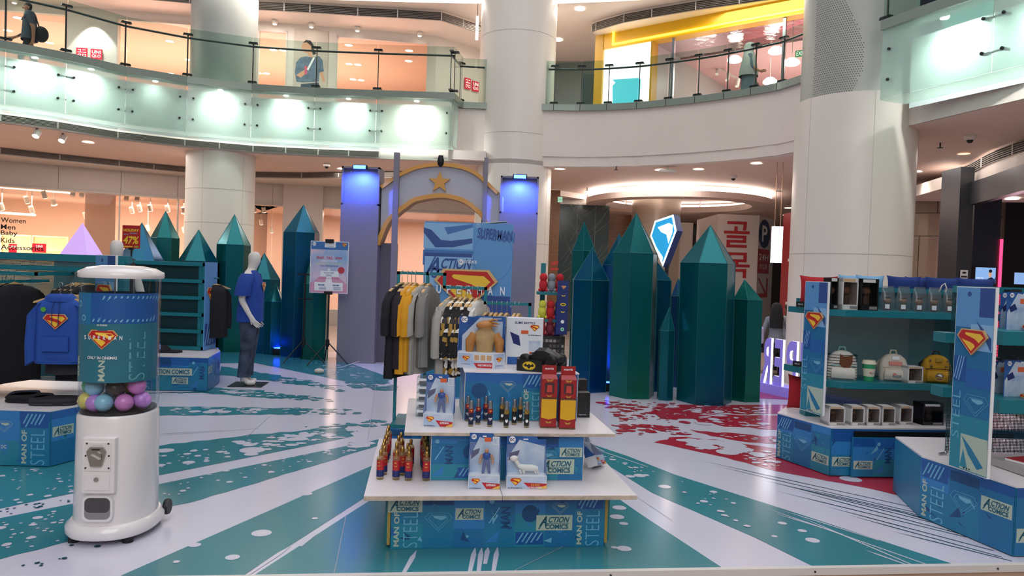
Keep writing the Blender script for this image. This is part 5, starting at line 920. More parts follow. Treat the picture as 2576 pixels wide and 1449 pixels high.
def rr(x0, x1, y0, y1, r, n=6):
    out = []
    for cx, cy, a0 in ((x1 - r, y1 - r, 0), (x0 + r, y1 - r, 90), (x0 + r, y0 + r, 180), (x1 - r, y0 + r, 270)):
        for k in range(n + 1): a = math.radians(a0 + 90 * k / n); out.append((cx + r * math.cos(a), cy + r * math.sin(a)))
    return out
mm = MB(FRONT @ TR(0, 0, -yF)); outl = rr(-.08, .085, .135, .285, .035); inl = rr(-.068, .073, .15, .275, .03)
mm.prism(outl, -.04, .012, GW_); chx = mm.build('chute_surround', gmx, bevel=.004)
mm = MB(FRONT @ TR(0, 0, -yF)); n_ = len(inl); CH = mat('chute_grey', '8a878a', .5); mm.flat(inl, CH, .0135); mm.build('chute_opening', chx)
mm = MB(FRONT @ TR(0, 0, -yF)); mm.flat([(x, y) for x, y in rr(-.066, .071, .19, .274, .028)], mat('chute_shadow_plastic', '4a484c', .6), .0142); mm.build('chute_flap', chx)
MB(TR(.235, .16, .09) @ RY(90)).lathe([(.045, -.015), (.05, 0), (.045, .015)], BLACK, 20).build('wheel', gmx)
CAPC = {'yellow': 'eedc7a', 'lilac': 'cc90e4', 'sky blue': '98d0f0', 'pink': 'e08ad8', 'dark': '3a3230', 'green': '60c890'}
caps = [('yellow', -.14, -.10, .8), ('lilac', -.075, -.14, .795), ('sky blue', -.02, -.155, .8), ('pink', .085, -.135, .8), ('lilac', .155, -.06, .805), ('sky blue', -.09, -.12, .885), ('dark', .03, -.13, .885), ('pink', .135, -.09, .895), ('green', -.155, -.02, .88), ('lilac', -.02, -.04, .93), ('dark', .06, .03, .80), ('sky blue', -.06, .03, .80), ('pink', .0, .12, .80), ('yellow', .06, -.01, .89)]
seen = {}
for cn, x, y, z in caps:
    seen[cn] = seen.get(cn, 0) + 1; w_ = RZ(5) @ Vector((x, y, 0)); o = thing('toy_capsule', f'{cn} ball capsule inside the vending drum, ' + ['bottom layer front', 'upper layer', 'back of the pile'][0 if z < .81 and y < -.05 else 1 if z > .82 else 2] + f' {["first", "second", "third", "fourth"][seen[cn]-1]} of its colour', 'capsule', (w_.x - 2.35, w_.y + 4.36, z), group='capsules in the vending machine')
    cm = mat('capsule_' + cn.replace(' ', '_'), CAPC[cn], .25, coat=.3); MB().sphere((0, 0, 0), .052, cm, 18, 12).build('shell', o); MB().lathe([(.0525, -.003), (.0535, 0), (.0525, .003)], cm, 20, caps=False).build('rim', o)
# ------------------------------------------------------------------ centre display table
TB = (-.66, 4.2); MT = TR(TB[0], TB[1], 0) @ RZ(YAW)
ct = thing('display_table', 'three tier white and blue display table in the foreground', 'display table', (TB[0], TB[1], 0), YAW); MFL = mat('melamine_white', 'e4dfe2', .28, noise=.03, nscale=4); CHIP = mat('chipped_board_edge', 'cdbfae', .6, noise=.3, nscale=18)
def wrapbox(parent, x0, x1, y0, y1, z0, z1, seed, ph, body=MFL, sides=('f',), name='plinth'):
    parent = MB().box(x0, x1, y0, y1, z0, z1, body).build(name, parent)
    if 'f' in sides: m = MB(TR(0, y0, 0) @ FRONT); wrap(m, x0 + .004, x1 - .004, z0 + .003, z1 - .003, .002, seed, ph); m.build('printed_front', parent)
    if 'l' in sides: m = MB(fr((x0, y1, 0), (0, -1, 0), (0, 0, 1))); wrap(m, .003, y1 - y0 - .003, z0 + .003, z1 - .003, .002, seed + 5, ph + 2); m.build('printed_side', parent)
    if 'r' in sides: m = MB(fr((x1, y0, 0), (0, 1, 0), (0, 0, 1))); wrap(m, .003, y1 - y0 - .003, z0 + .003, z1 - .003, .002, seed + 9, ph + 3); m.build('printed_side', parent)
MB().box(.02, 1.26, .03, 1.1, 0, .332, TEAL).build('plinth', ct)
m = MB(TR(0, .0, 0) @ FRONT); m.box(.0, 1.28, .0, .332, -.02, 0, WB[3]); fpn = m.build('front_panel', ct)
m = MB(FRONT); wrap(m, .003, 1.277, .003, .33, .001, 21, 0); action(m, .08, .26, .2, .0035); action(m, .97, .15, .22, .0035); m.build('printed_front', fpn)
GOLD = mat('ply_gold_edge', 'b99a4c', .4, .2)
for x in (-.022, 1.284): MB().box(x, x + .018, .012, .05, .02, .332, GOLD).build('edge_strip', ct); MB().box(x - .012 if x < 0 else x + .018, x if x < 0 else x + .03, .02, .9, .03, .332, TEAL).build('side_panel', ct)
for a, b in ((-.15, .632), (.636, 1.43)):
    m = MB(); m.box(a, b, -.15, 1.24, .334, .36, MFL); m.box(a, b, -.1515, -.15, .335, .359, CHIP); m.build('lower_board', ct)
wrapbox(ct, .22, 1.17, .145, 1.0, .362, .648, 31, 3, name='middle_block', sides=('f', 'l'))
m = MB(TR(0, .143, 0) @ FRONT); action(m, 1.0, .45, .22, .004); m.build('printed_logo', ct)
m = MB(); m.box(.06, 1.35, .083, 1.22, .65, .67, MFL); m.box(.06, 1.35, .0815, .083, .651, .669, CHIP); m.build('upper_board', ct)
wrapbox(ct, .43, 1.18, .43, .95, .672, .99, 44, 4, name='top_block', sides=('f', 'l')); MB().box(.425, 1.185, .425, .955, .985, .992, MFL).build('top_lid', ct)
# ------------------------------------------------------------------ shelf islands
MESH = perforated('teal_perforated_metal', '1a6873', 95, .14); MESHD = perforated('dark_perforated_metal', '123f46', 90, .3)
def prismwrap(parent, poly, z1, faces, seed, top=MFL, body=WB[3]):
    m = MB(); m.prism(poly, .005, z1 - .012, body); pn_ = m.build('plinth', parent); m = MB(); m.prism(poly, z1 - .012, z1, top); m.build('plinth_top', parent)
    for k, i in enumerate(faces):
        a = Vector((*poly[i], 0)); b = Vector((*poly[(i + 1) % len(poly)], 0)); m = MB(fr(a, b - a, (0, 0, 1))); wrap(m, .004, (b - a).length - .004, .008, z1 - .014, .003, seed + k, k * 2); m.build('printed_face', pn_)
def tbox(parent, name, x0, x1, y0, y1, z0, z1, m=TEAL, bevel=.0): return MB().box(x0, x1, y0, y1, z0, z1, m).build(name, parent, bevel=bevel)
def poster(parent, A, B, z0, z1, seed):
    W = Wall(A, B); L = W.L; m = MB(W.M); m.box(0, L, z0, z1, -.02, 0, PWHITE); parent = m.build('poster_board', parent)
    m = MB(W.M); h = z1 - z0; e = .006; r = random.Random(seed)
    m.rect(e, L - e, z0 + e, z1 - e, WB[2], .002)
    m.rect(e, L - e, z0 + h * .78, z1 - e, PB1, .0026); m.rect(L * .62, L - e, z0 + h * .84, z1 - e, PB3, .003); m.rect(L * .42, L - e, z0 + h * .66, z0 + h * .8, PB4, .0028); m.flat([(L * .55, z0 + h * .82), (L * .95, z0 + h * .66), (L * .95, z0 + h * .73)], PB3, .0034); m.ell(L * .35, z0 + h * .96, L * .05, L * .05, PB3, .003)
    m.rect(e, L * .35, z0 + h * .48, z0 + h * .62, WB[5], .003); stripes(m, e, L * .35, z0 + h * .48, z0 + h * .62, .0036, PB4, 5, .25); m.rect(L * .35, L - e, z0 + h * .46, z0 + h * .56, WB[0], .003)
    shield_line(m, L * .64, z0 + h * .37, L * .62, WLN, .0036); m.rect(e, L - e, z0 + e, z0 + h * .3, WB[4], .0026); m.text('STEEL', L * .14, z0 + h * .3, h * .26, L * .2, WLN, .0036, -.01, 90)
    m.rect(L * .3, L - e, z0 + e * 2, z0 + h * .2, CREAM, .003); m.flat([(L * .32, z0 + h * .19), (L * .6, z0 + h * .13), (L * .9, z0 + h * .05), (L * .75, z0 + h * .03), (L * .5, z0 + h * .1)], WB[3], .0036); m.flat([(L * .3, z0 + h * .02), (L * .5, z0 + h * .02), (L * .38, z0 + h * .12)], WB[4], .0036)
    for k in range(3): m.ell(L * (.42 + k * .07), z0 + h * .018, L * .02, L * .02, BLK, .004, 10)
    m.build('poster_print', parent); m = MB(W.M); shield(m, L * .5, z0 + h * .71, L * .78, .003, .012); m.build('emblem', parent)
# far right island
P1 = [(2.76, 6.13), (4.9, 6.35), (4.9, 7.4), (2.9, 7.35), (2.52, 6.73)]; r1 = thing('shelf_island', 'teal shelf island with backpacks and boxed figures', 'shelf unit', (2.7, 6.6, 0)); r1m = lambda n, *a, **k: tbox(r1, n, *a, **k)
# parts of an island are given in world coordinates
def isl(root):
    inv = root.location.copy(); return Matrix.Translation(-inv)
def ibuild(mb, name, root, **k):
    T_ = isl(root); mb.v = [tuple(T_ @ Vector(p)) for p in mb.v]; return mb.build(name, root, **k)
_ob = MB.build
def _build(s, name, parent=None, *a, **k):
    root = parent
    while root is not None and root.parent is not None: root = root.parent
    if root is not None and root.get('_world') and not getattr(s, 'done', False):
        T_ = Matrix.Translation(-root.location); s.v = [tuple(T_ @ Vector(p)) for p in s.v]; s.done = True
    return _ob(s, name, parent, *a, **k)
MB.build = _build
r1['_world'] = 1
prismwrap(r1, P1, .42, (4, 0), 61)
m = MB(fr((2.93, 6.12, 0), (1, .1, 0), (0, 0, 1))); m.box(0, 1.5, .01, .345, 0, .02, WB[3]); wrap(m, .004, 1.5, .014, .34, .022, 66, 2); m.build('drawer_front', r1); m = MB(fr((2.93, 6.125, 0), (1, .1, 0), (0, 0, 1))); m.box(.02, 1.48, .348, .395, 0, .012, BLACK); m.build('drawer_gap', r1)
poster(r1, gnd(2013, 1016, .55).xy, gnd(2070, 1032, .55).xy, .5, 1.655, 5)
tbox(r1, 'upright', 2.72, 2.86, 6.6, 6.72, .42, 1.62); tbox(r1, 'upright', 4.3, 4.4, 6.75, 6.85, .42, 1.62)
for z, y0, nm in ((.72, 6.35, 'shelf'), (1.355, 6.38, 'shelf')): MB().prism([(2.78, y0 + .12), (2.95, y0), (4.5, y0 + .16), (4.5, 6.98), (2.78, 6.9)], z, z + .055, TEAL).build(nm, r1)
tbox(r1, 'top_rail', 2.86, 4.4, 6.86, 6.92, 1.575, 1.62)
_sx = at(2003, 787, 6.78).x
MB().prism([(_sx, 6.98), (_sx + .1, 6.66), (_sx + .3, 6.74), (_sx + .28, 7.1)], 1.355, 1.41, TEAL).build('side_shelf', r1); MB().prism([(_sx - .02, 6.98), (_sx + .08, 6.66), (_sx + .3, 6.74), (_sx + .28, 7.1)], .79, .85, TEAL).build('side_shelf', r1)
m = MB(); m.quad((2.86, 6.86, .42), (4.4, 7.0, .42), (4.4, 7.0, 1.6), (2.86, 6.86, 1.6), MESH); m.build('mesh_back', r1)
# near right island
P2 = [(3.14, 4.42), (5.2, 4.62), (5.2, 5.9), (3.1, 5.75), (2.96, 5.13)]; r2 = thing('shelf_island', 'teal shelf island cut by the right frame edge', 'shelf unit', (3.2, 5.0, 0)); r2['_world'] = 1
prismwrap(r2, P2, .44, (4, 0), 71)
poster(r2, gnd(2387, 1152, .5).xy, gnd(2484, 1186, .5).xy, .45, 1.655, 6)
for z in (1.28, .83): MB().prism([(3.22, 4.72), (4.6, 4.86), (4.6, 5.3), (3.22, 5.2)], z, z + .09, TEAL).build('shelf', r2)
tbox(r2, 'upright', 3.34, 3.42, 5.25, 5.33, .44, 1.66); tbox(r2, 'top_rail', 3.2, 4.6, 5.2, 5.26, 1.61, 1.66); m = MB(); m.quad((3.2, 5.26, .44), (4.6, 5.4, .44), (4.6, 5.4, 1.62), (3.2, 5.26, 1.62), MESHD); m.build('mesh_back', r2)
for z in (1.25, .86): tbox(r2, 'side_shelf', 3.1, 3.25, 5.15, 5.3, z, z + .07)
m = MB(fr(gnd(2513, 1200, .44) + Vector((0, 0, .0)), (.25, -.97, 0), (0, 0, 1))); m.flat([(.05, -.02), (.09, -.02), (.06, -.2), (.03, -.22)], PWHITE, .02); m.build('torn_print', r2)
MB(TR(3.35, 4.62, .445) @ RZ(6)).box(0, .9, 0, .3, 0, .05, mat('tray_grey', 'a9a4a2', .5)).build('tray', r2)
# near left island
P3 = [(-6.6, 5.55), (-3.55, 5.6), (-3.42, 6.0), (-3.72, 6.8), (-3.95, 7.2), (-6.6, 7.2)]; g1 = thing('shelf_island', 'teal clothes island at the left frame edge', 'shelf unit', (-3.6, 6.2, 0)); g1['_world'] = 1
prismwrap(g1, P3, .445, (0, 1), 81)
m = MB(); m.quad((-6.6, 6.62, .5), (-3.52, 6.62, .5), (-3.52, 6.62, 1.62), (-6.6, 6.62, 1.62), MESH); m.build('mesh_back', g1)
tbox(g1, 'top_rail', -6.6, -3.5, 6.58, 6.66, 1.6, 1.665); tbox(g1, 'frame_rail', -6.6, -3.9, 6.55, 6.6, 1.51, 1.55); tbox(g1, 'upright', -3.6, -3.52, 6.56, 6.66, .44, 1.62); tbox(g1, 'upright', -6.6, -6.5, 6.56, 6.66, .44, 1.62)
tbox(g1, 'hanging_rail', -6.6, -3.98, 6.1, 6.13, 1.475, 1.505)
for x in (-6.4, -4.03): tbox(g1, 'rail_bracket', x, x + .03, 6.1, 6.6, 1.475, 1.505)
tbox(g1, 'hanging_arm', -4.25, -4.22, 5.75, 6.6, 1.405, 1.43)
A = at(240, 700, 6.5); B = at(290, 700, 6.3); poster(g1, A.xy, B.xy, .5, 1.67, 7)
# far left island
P4 = [(-6.0, 8.9), (-3.80, 9.1), (-3.93, 9.8), (-4.3, 10.5), (-6.0, 10.5)]; g2 = thing('shelf_island', 'teal drawer shelf island before the left crystals', 'shelf unit', (-4.4, 9.6, 0)); g2['_world'] = 1
prismwrap(g2, P4, .435, (0, 1), 91)
m = MB(fr((-4.4, 9.03, 0), (1, .09, 0), (0, 0, 1))); m.rect(-.1, .42, .2, .29, CREAM, .006); m.text('ACTION COMICS', .16, .245, .46, .06, INK, .007, .03); m.build('printed_band', g2)
X0, X1 = at(292, 760, 9.75).x, at(516, 760, 9.75).x; zt = at(400, 657, 9.75).z
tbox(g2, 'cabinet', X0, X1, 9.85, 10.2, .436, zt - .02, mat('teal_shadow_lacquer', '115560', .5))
tbox(g2, 'top_rail', X0, X1, 9.74, 10.2, zt - .05, zt)
hs = (zt - .05 - .44) / 5
for k in range(5):
    z = .44 + hs * k; tbox(g2, 'drawer_rail', X0, X1, 9.74, 9.86, z, z + .045)
    m = MB(); m.quad((X0, 9.82, z + .045), (X1 - .06, 9.82, z + .045), (X1 - .06, 9.82, z + hs), (X0, 9.82, z + hs), MESHD); m.build('mesh_panel', g2)
    tbox(g2, 'drawer_stile', X1 - .1, X1 - .05, 9.76, 9.86, z + .045, z + hs)
tbox(g2, 'upright', X1 - .04, X1, 9.74, 10.2, .436, zt)
A = at(516, 760, 9.72); B = at(534, 760, 9.95); W = Wall(A.xy, (B.x, 10.1)); m = MB(W.M); m.box(0, W.L, .44, zt + .01, -.015, 0, PB1); m.build('poster_board', g2); m = MB(W.M); shield(m, W.L * .5, 1.2, W.L * .8, .002, .006); m.rect(.01, W.L - .01, .5, .8, PB3, .002); stripes(m, .01, W.L - .01, .5, .8, .003, PB4, 5, .3); m.build('poster_print', g2)
# ------------------------------------------------------------------ goods on the centre table
MTi = MT.inverted()
def tl_(u, v, z): return MTi @ gnd(u, v, z)
GCAP = mat('gold_cap', 'b98f4a', .28, .8); PRF = glass('perfume_glass', 'f2e8c8', .25, 'e8dcb4'); LBR = mat('label_red', 'b8242c', .4); LBN = mat('label_navy', '1c2a6a', .4); GLD = mat('foil_gold', 'd8b050', .3, .6)
def wings(mb, cx, cy, w, m, z):
    for s in (-1, 1):
        mb.flat([(cx, cy - w * .18), (cx + s * w * .1, cy - w * .02), (cx + s * w * .2, cy - w * .2), (cx + s * w * .3, cy - w * .02), (cx + s * w * .5, cy + w * .16), (cx + s * w * .16, cy + w * .1), (cx, cy)], m, z)
def bottle(name, label, loc, face=True):
    o = thing(name, label, 'bottle', loc, YAW + rnd.uniform(-25, 25), group='perfume bottles on the lower board')
    MB().lathe([(.021, 0), (.023, .004), (.023, .018)], PRF, 16).build('base', o); MB().lathe([(.0232, .018), (.0232, .058)], LBN, 16).build('lower_label', o); MB().lathe([(.0232, .058), (.0232, .118)], LBR, 16).build('upper_label', o); ul = [c for c in o.children if c.name.startswith('upper_label')][0]
    MB().lathe([(.023, .118), (.022, .132), (.016, .14), (.009, .143)], PRF, 16).build('shoulder', o); MB().lathe([(.0095, .142), (.0105, .15), (.0095, .176), (.006, .178)], GCAP, 14).build('cap', o)
    m = MB(); m.W = lambda p: (.0236 * math.sin(p[0] / .0236), -.0236 * math.cos(p[0] / .0236) - p[2], p[1])
    wings(m, 0, .085, .026, GLD, 0); m.ell(0, .105, .008, .004, GLD, 0, 12); m.build('label_emblem', ul); return o
proto = None; ORD = ['first', 'second', 'third', 'fourth', 'fifth', 'sixth', 'seventh', 'eighth', 'ninth', 'tenth']
for (u, v, n, nm) in [(960, 1206, 8, 'leftmost column'), (997, 1207, 6, 'second column'), (1027, 1207, 4, 'third column'), (1069, 1207, 10, 'column touching the blue block')]:
    a = tl_(u, v, .36)
    for k in range(n):
        q = MT @ Vector((a.x + rnd.uniform(-.012, .012) + (.02 if nm[0] == 's' else 0) * (k % 2), a.y + .1 * k + rnd.uniform(-.012, .012), .3605)); lb = f'gold capped red and navy perfume bottle, front of the {nm}' if k == 0 else f'gold capped perfume bottle, {ORD[k]} from the front in the {nm}'
        if proto is None: proto = bottle('perfume_bottle', lb, q)
        else: dup(proto, q, YAW + rnd.uniform(-25, 25), lb, 'perfume bottles on the lower board')
def rollon(label, loc, c1, c2, kind):
    o = thing('roll_on_perfume', label, 'perfume tube', loc, YAW, group='roll-on perfumes on the upper board'); SILC = CHROME
    MB().lathe([(.0155, 0), (.0165, .003), (.0165, .012)], PRF, 14).build('base', o); tb = MB().lathe([(.0165, .012), (.0165, .085)], c1, 14).build('tube', o); MB().lathe([(.0166, .085), (.0166, .112)], c2, 14).build('collar_label', o); MB().lathe([(.014, .112), (.0135, .16), (.0125, .163)], SILC, 14).build('cap', o)
    m = MB(); m.W = lambda p: (.017 * math.sin(p[0] / .017), -.017 * math.cos(p[0] / .017) - p[2], p[1])
    if kind == 's': shield(m, 0, .1, .02, 0, .0003); shield_line(m, 0, .05, .026, PWHITE, .0006, .06)
    else: m.ell(0, .1, .011, .006, GLD, 0, 14); m.flat([(-.007, .099), (0, .097), (.007, .099), (.004, .103), (0, .101), (-.004, .103)], BLK, .0006); m.flat([(-.01, .04), (0, .03), (.01, .04), (.006, .055), (0, .048), (-.006, .055)], PWHITE, .0004)
    m.build('tube_emblem', tb); return o
NAVT = mat('tube_navy', '16203f', .3); BLT = mat('tube_black', '17171a', .3); LRED = mat('tube_red_band', '8f1d22', .35); LGOLD = mat('tube_gold_band', '8a6f3a', .35, .3)
pos = ['back left', 'front left', 'middle', 'back right', 'front right']
for k, (u, v) in enumerate([(1176, 1059), (1184, 1072), (1202, 1067), (1221, 1059), (1232, 1073)]): rollon(f'navy roll-on perfume tube with red band, {pos[k]} of five', gnd(u, v, .6705), NAVT, LRED, 's')
for k, (u, v) in enumerate([(1262, 1061), (1273, 1075), (1293, 1068), (1308, 1062), (1324, 1075)]): rollon(f'black roll-on perfume tube with gold band, {pos[k]} of five', gnd(u, v, .6705), BLT, LGOLD, 'b')
# ---- toy boxes
CLR = glass('blister_window', 'f2f6f8', refl=.5); TBW = mat('toy_card_white', 'dfe4ea', .35); TBB = mat('toy_card_blue', '2c64ac', .35, noise=.3, nscale=7, h2='1c4a8e'); TBS = mat('toy_card_sky', '9fb8d8', .4, noise=.3, nscale=9, h2='d2dbe6'); TBR = mat('toy_flash_red', 'b8202a', .35); TBY = mat('toy_flash_yellow', 'eab84e', .35); TBO = mat('toy_orange', 'd8643a', .4)
def doll(parent, s, m1, m2, x=0, y=0, z=0, broad=1.0, arms=None):
    """plain stand-in toy figure without costume details"""
    f = MB(TR(x, y, z) @ Matrix.Scale(s, 4)); f.smooth = True
    for sx in (-1, 1):
        f.tube([(sx * .07 * broad, 0, .5), (sx * .10 * broad, 0, .25), (sx * .13 * broad, 0, .02)], [.07 * broad, .055 * broad, .045 * broad], m1, 10)
        f.tube([(sx * .16 * broad, 0, .78), (sx * .24 * broad, -.01, .62), (sx * .24 * broad, -.04, .46)], [.06 * broad, .05 * broad, .045 * broad], m2, 10)
    f.loft([ring(0, 0, .46, .11 * broad, .075 * broad, 14), ring(0, 0, .58, .11 * broad, .08 * broad, 14), ring(0, 0, .72, .16 * broad, .09 * broad, 14), ring(0, 0, .82, .15 * broad, .08 * broad, 14), ring(0, 0, .86, .06, .05, 14)], m1)
    f.sphere((0, -.01, .93), .075 * (1 + .4 * (broad - 1)), m2, 12, 8, 1, 1, 1.15); return f.build('toy_figure', parent)
def toybox(label, loc, rz, w, h, d, lines, fig, flash=True, group=None, tab=True, inset=True):
    o = thing('toy_box', label, 'toy box', loc, rz, group=group); th = h * .26
    tr_ = MB().box(-w / 2, w / 2, 0, d, 0, th, TBW).build('tray', o)
    m = MB(FRONT); m.prism([(-w / 2, th), (w / 2, th), (w / 2, h * .94), (w * .3, h * .94), (w * .25, h) if tab else (w * .3, h * .94), (-w / 2, h)], -d, -d + .004, TBB); bc_ = m.build('back_card', o)
    m = MB(FRONT @ TR(0, 0, -d + .005)); m.flat([(-w * .18, h * .93), (w * .47, h * .8), (w * .47, th), (-w * .47, th), (-w * .47, h * .55)], TBS, 0); m.ell(-w * .36, h * .93, w * .085, w * .085, PWHITE, .001, 18); m.text('DC', -w * .36, h * .93, w * .11, w * .075, LBN, .0016, .03)
    if inset: m.rect(-w * .02, w * .2, h * .84, h * .92, TBO, .001); m.rect(w * .24, w * .46, h * .78, h * .94, TBW, .001); m.rect(w * .26, w * .44, h * .795, h * .925, TBS, .0015)
    m.rect(-w * .08, w * .04, h * .93, h * .955, PWHITE, .001); m.flat([(-w * .45, h * .5), (-w * .2, h * .62), (-w * .16, h * .72), (-w * .42, h * .66)], LBN, .0012)
    m.build('card_print', bc_)
    for s in (-1, 1): MB(fr((s * w / 2, 0, 0), (0, 1, 0), (0, 0, 1))).prism([(0, th), (d, th), (d, h * .7)], -.0015, .0015, TBB).build('side_wing', o)
    m = MB(FRONT); m.rect(-w / 2 + .003, w / 2 - .003, .003, th - .003, TBS, .001)
    if flash: m.flat([(-w * .08, th * .5), (w * .5, th * .42), (w * .5, .003), (w * .08, .003)], TBR, .0016); m.flat([(w * .3, th * .12), (w * .5, th * .3), (w * .5, .003), (w * .25, .003)], TBY, .002)
    for k, (t, tw) in enumerate(lines): m.text(t, w * .22, th * (.32 - .2 * k), w * tw, th * (.16), TBY if k == 0 and len(lines) > 1 else PWHITE, .0026, .02)
    m.text('SUPERMAN', -w * .28, th * .07, w * .36, th * .09, LBN, .0016, .02); m.build('tray_print', tr_)
    m = MB(FRONT); shield(m, -w * .27, th * .58, w * .3, .001, .0015); m.build('emblem', tr_)
    m = MB(); m.quad((-w / 2 + .002, 0, th), (w / 2 - .002, 0, th), (w / 2 - .002, d * .96, h * .84), (-w / 2 + .002, d * .96, h * .84), CLR); m.build('blister_window', o)
    if fig == 'doll': doll(o, h * .5, mat('figure_blue', '2a4f96', .4), mat('figure_tan', 'b98468', .5), w * .06, d * .62, th * .85)
    elif fig == 'dog':
        f = MB(); WH = mat('figure_white', 'dcdad6', .5); z = th + h * .13; f.loft([[(x, d * .5 + .016 * math.cos(t), zz + r_ * math.sin(t)) for t in [k * .628 for k in range(10)]] for x, zz, r_ in ((-.05, z + .012, .012), (-.01, z, .02), (.04, z, .02), (.07, z - .005, .014))], WH)
        f.tube([(-.045, d * .5, z + .012), (-.065, d * .5, z + .045)], [.013, .012], WH, 8); f.sphere((-.075, d * .5, z + .055), .02, WH, 10, 8, 1.3, .8, .9)
        for x in (-.04, -.02, .05, .065): f.tube([(x, d * .5, z - .01), (x + .01, d * .5, th + .003)], [.009, .006], WH, 8)
        f.build('toy_figure', o)
    return o
toybox('blue toy box with boxed figure on the lower board, left one', gnd(1217, 1231, .3605), 3, .185, .318, .07, [('SUPERMAN', .3)], 'doll')
toybox('blue toy box lettered FLYING KRYPTO on the lower board', gnd(1324, 1230, .3605), 5, .24, .297, .08, [('UP IN THE SKY!', .22), ('FLYING KRYPTO', .32)], 'dog', inset=False)
toybox('blue toy box with boxed figure standing on the upper board', gnd(1101, 1074, .6705), -4, .185, .318, .075, [('SUPERMAN', .3)], 'doll')
q = gnd(1507, 1190, .3605); o = toybox('blue toy box tipped over at the right end of the lower board', q + Vector((.03, .1, .03)), 70, .16, .25, .07, [('SUPERMAN', .3)], None); o.rotation_euler = (math.radians(-24), math.radians(10), math.radians(62))
# large monster toy box on the top block
kb = thing('monster_toy_box', 'large open window toy box with tan monster figure on the top block', 'toy box', gnd(1205, 930, .9925) + Vector((0, .05, 0)), 2)
w, h, d = .30, .345, .15
m = MB(); m.prism([(-w / 2, .03), (w / 2 - .06, 0), (w / 2 + .02, .05), (w / 2 + .02, d), (-w / 2, d)], 0, .105, TBW); m.build('tray', kb)
m = MB(FRONT); m.prism([(-w / 2 - .0, .1), (w / 2 + .02, .1), (w / 2 + .02, h), (-w * .1, h), (-w * .16, h * .98), (-w / 2, h * .98)], -d, -d + .005, TBB); m.build('back_card', kb)
m = MB(FRONT @ TR(0, 0, -d + .006)); m.flat([(-w * .02, h * .97), (w * .5, h * .97), (w * .5, .1), (-w * .42, .1), (-w * .42, h * .6)], TBS, 0); m.ell(-w * .38, h * .92, .022, .022, PWHITE, .001); m.text('DC', -w * .38, h * .92, .03, .02, LBN, .0015, .03); m.rect(w * .26, w * .5, h * .9, h * 1.0, TBB, .001); m.text('WARNING', w * .38, h * .95, .05, .01, PWHITE, .002); m.build('card_print', kb)
A, B = Vector((-w / 2, .03, 0)), Vector((w / 2 - .06, 0, 0)); m = MB(fr(A, B - A, (0, 0, 1))); L = (B - A).length; m.rect(.004, L - .003, .004, .1, TBS, .001); m.flat([(L * .46, .035), (L - .004, .04), (L - .004, .004), (L * .55, .004)], TBR, .0016); m.text('KAIJU SLIME BATTLE', L * .77, .02, L * .38, .018, PWHITE, .0022, .02)
for k in range(3): m.rect(L * (.46 + .175 * k), L * (.62 + .175 * k), .05, .092, PWHITE, .0016); m.rect(L * (.47 + .175 * k), L * (.61 + .175 * k), .053, .089, mat('thumb_tan', 'c09a72', .5), .0022)
m.text('SUPERMAN', L * .24, .026, L * .25, .008, LBN, .0016); m.build('tray_print', kb); m = MB(fr(A, B - A, (0, 0, 1))); shield(m, L * .24, .066, .055, .001, .0015); m.build('emblem', kb)
A, B = Vector((w / 2 - .06, 0, 0)), Vector((w / 2 + .02, .05, 0)); m = MB(fr(A, B - A, (0, 0, 1))); m.rect(.003, (B - A).length - .003, .004, .1, TBS, .001); shield(m, (B - A).length / 2, .06, .05, .0015, .001); m.text('SUPERMAN', (B - A).length / 2, .02, .06, .007, LBN, .002); m.build('side_print', kb)
for x, yf in ((-w / 2, .03), (w / 2 + .02, .05)): MB(fr((x, yf, 0), (0, 1, 0), (0, 0, 1))).prism([(0, .1), (d - yf, .1), (d - yf, .24), (.0, .14)], -.002, .002, TBB).build('side_wing', kb)
f = MB(TR(.03, .085, .075)); TAN = mat('monster_tan', 'b89a6a', .55, noise=.15, nscale=30); TAN2 = mat('monster_ochre', 'b47a3c', .55, noise=.2, nscale=30)
f.loft([ring(0, 0, 0, .05, .035, 18), ring(0, 0, .03, .058, .04, 18), ring(0, 0, .085, .062, .042, 18), ring(0, -.004, .13, .075, .045, 18), ring(0, 0, .16, .066, .04, 18), ring(0, -.004, .18, .045, .036, 18), ring(0, -.01, .2, .05, .045, 18)], TAN)
f.loft([ring(-.004, -.01, .195, .052, .045, 18), ring(-.008, -.014, .212, .056, .048, 18), ring(-.004, -.008, .23, .045, .04, 18), ring(0, 0, .243, .015, .015, 18)], TAN2)
for s in (-1, 1): f.tube([(s * .068, 0, .15), (s * .098, -.004, .1), (s * .102, -.015, .04), (s * .1, -.02, .015)], [.03, .036, .027, .022], TAN2, 12)
for a, b in (((.02, 0, .235), (.085, -.01, .245)), ((.025, 0, .225), (.095, -.01, .222)), ((.03, 0, .215), (.08, -.02, .205))): f.tube([a, ((a[0] + b[0]) / 2, 0, b[2] + .006), b], [.012, .008, .003], TAN2, 8)
f.build('toy_figure', kb)
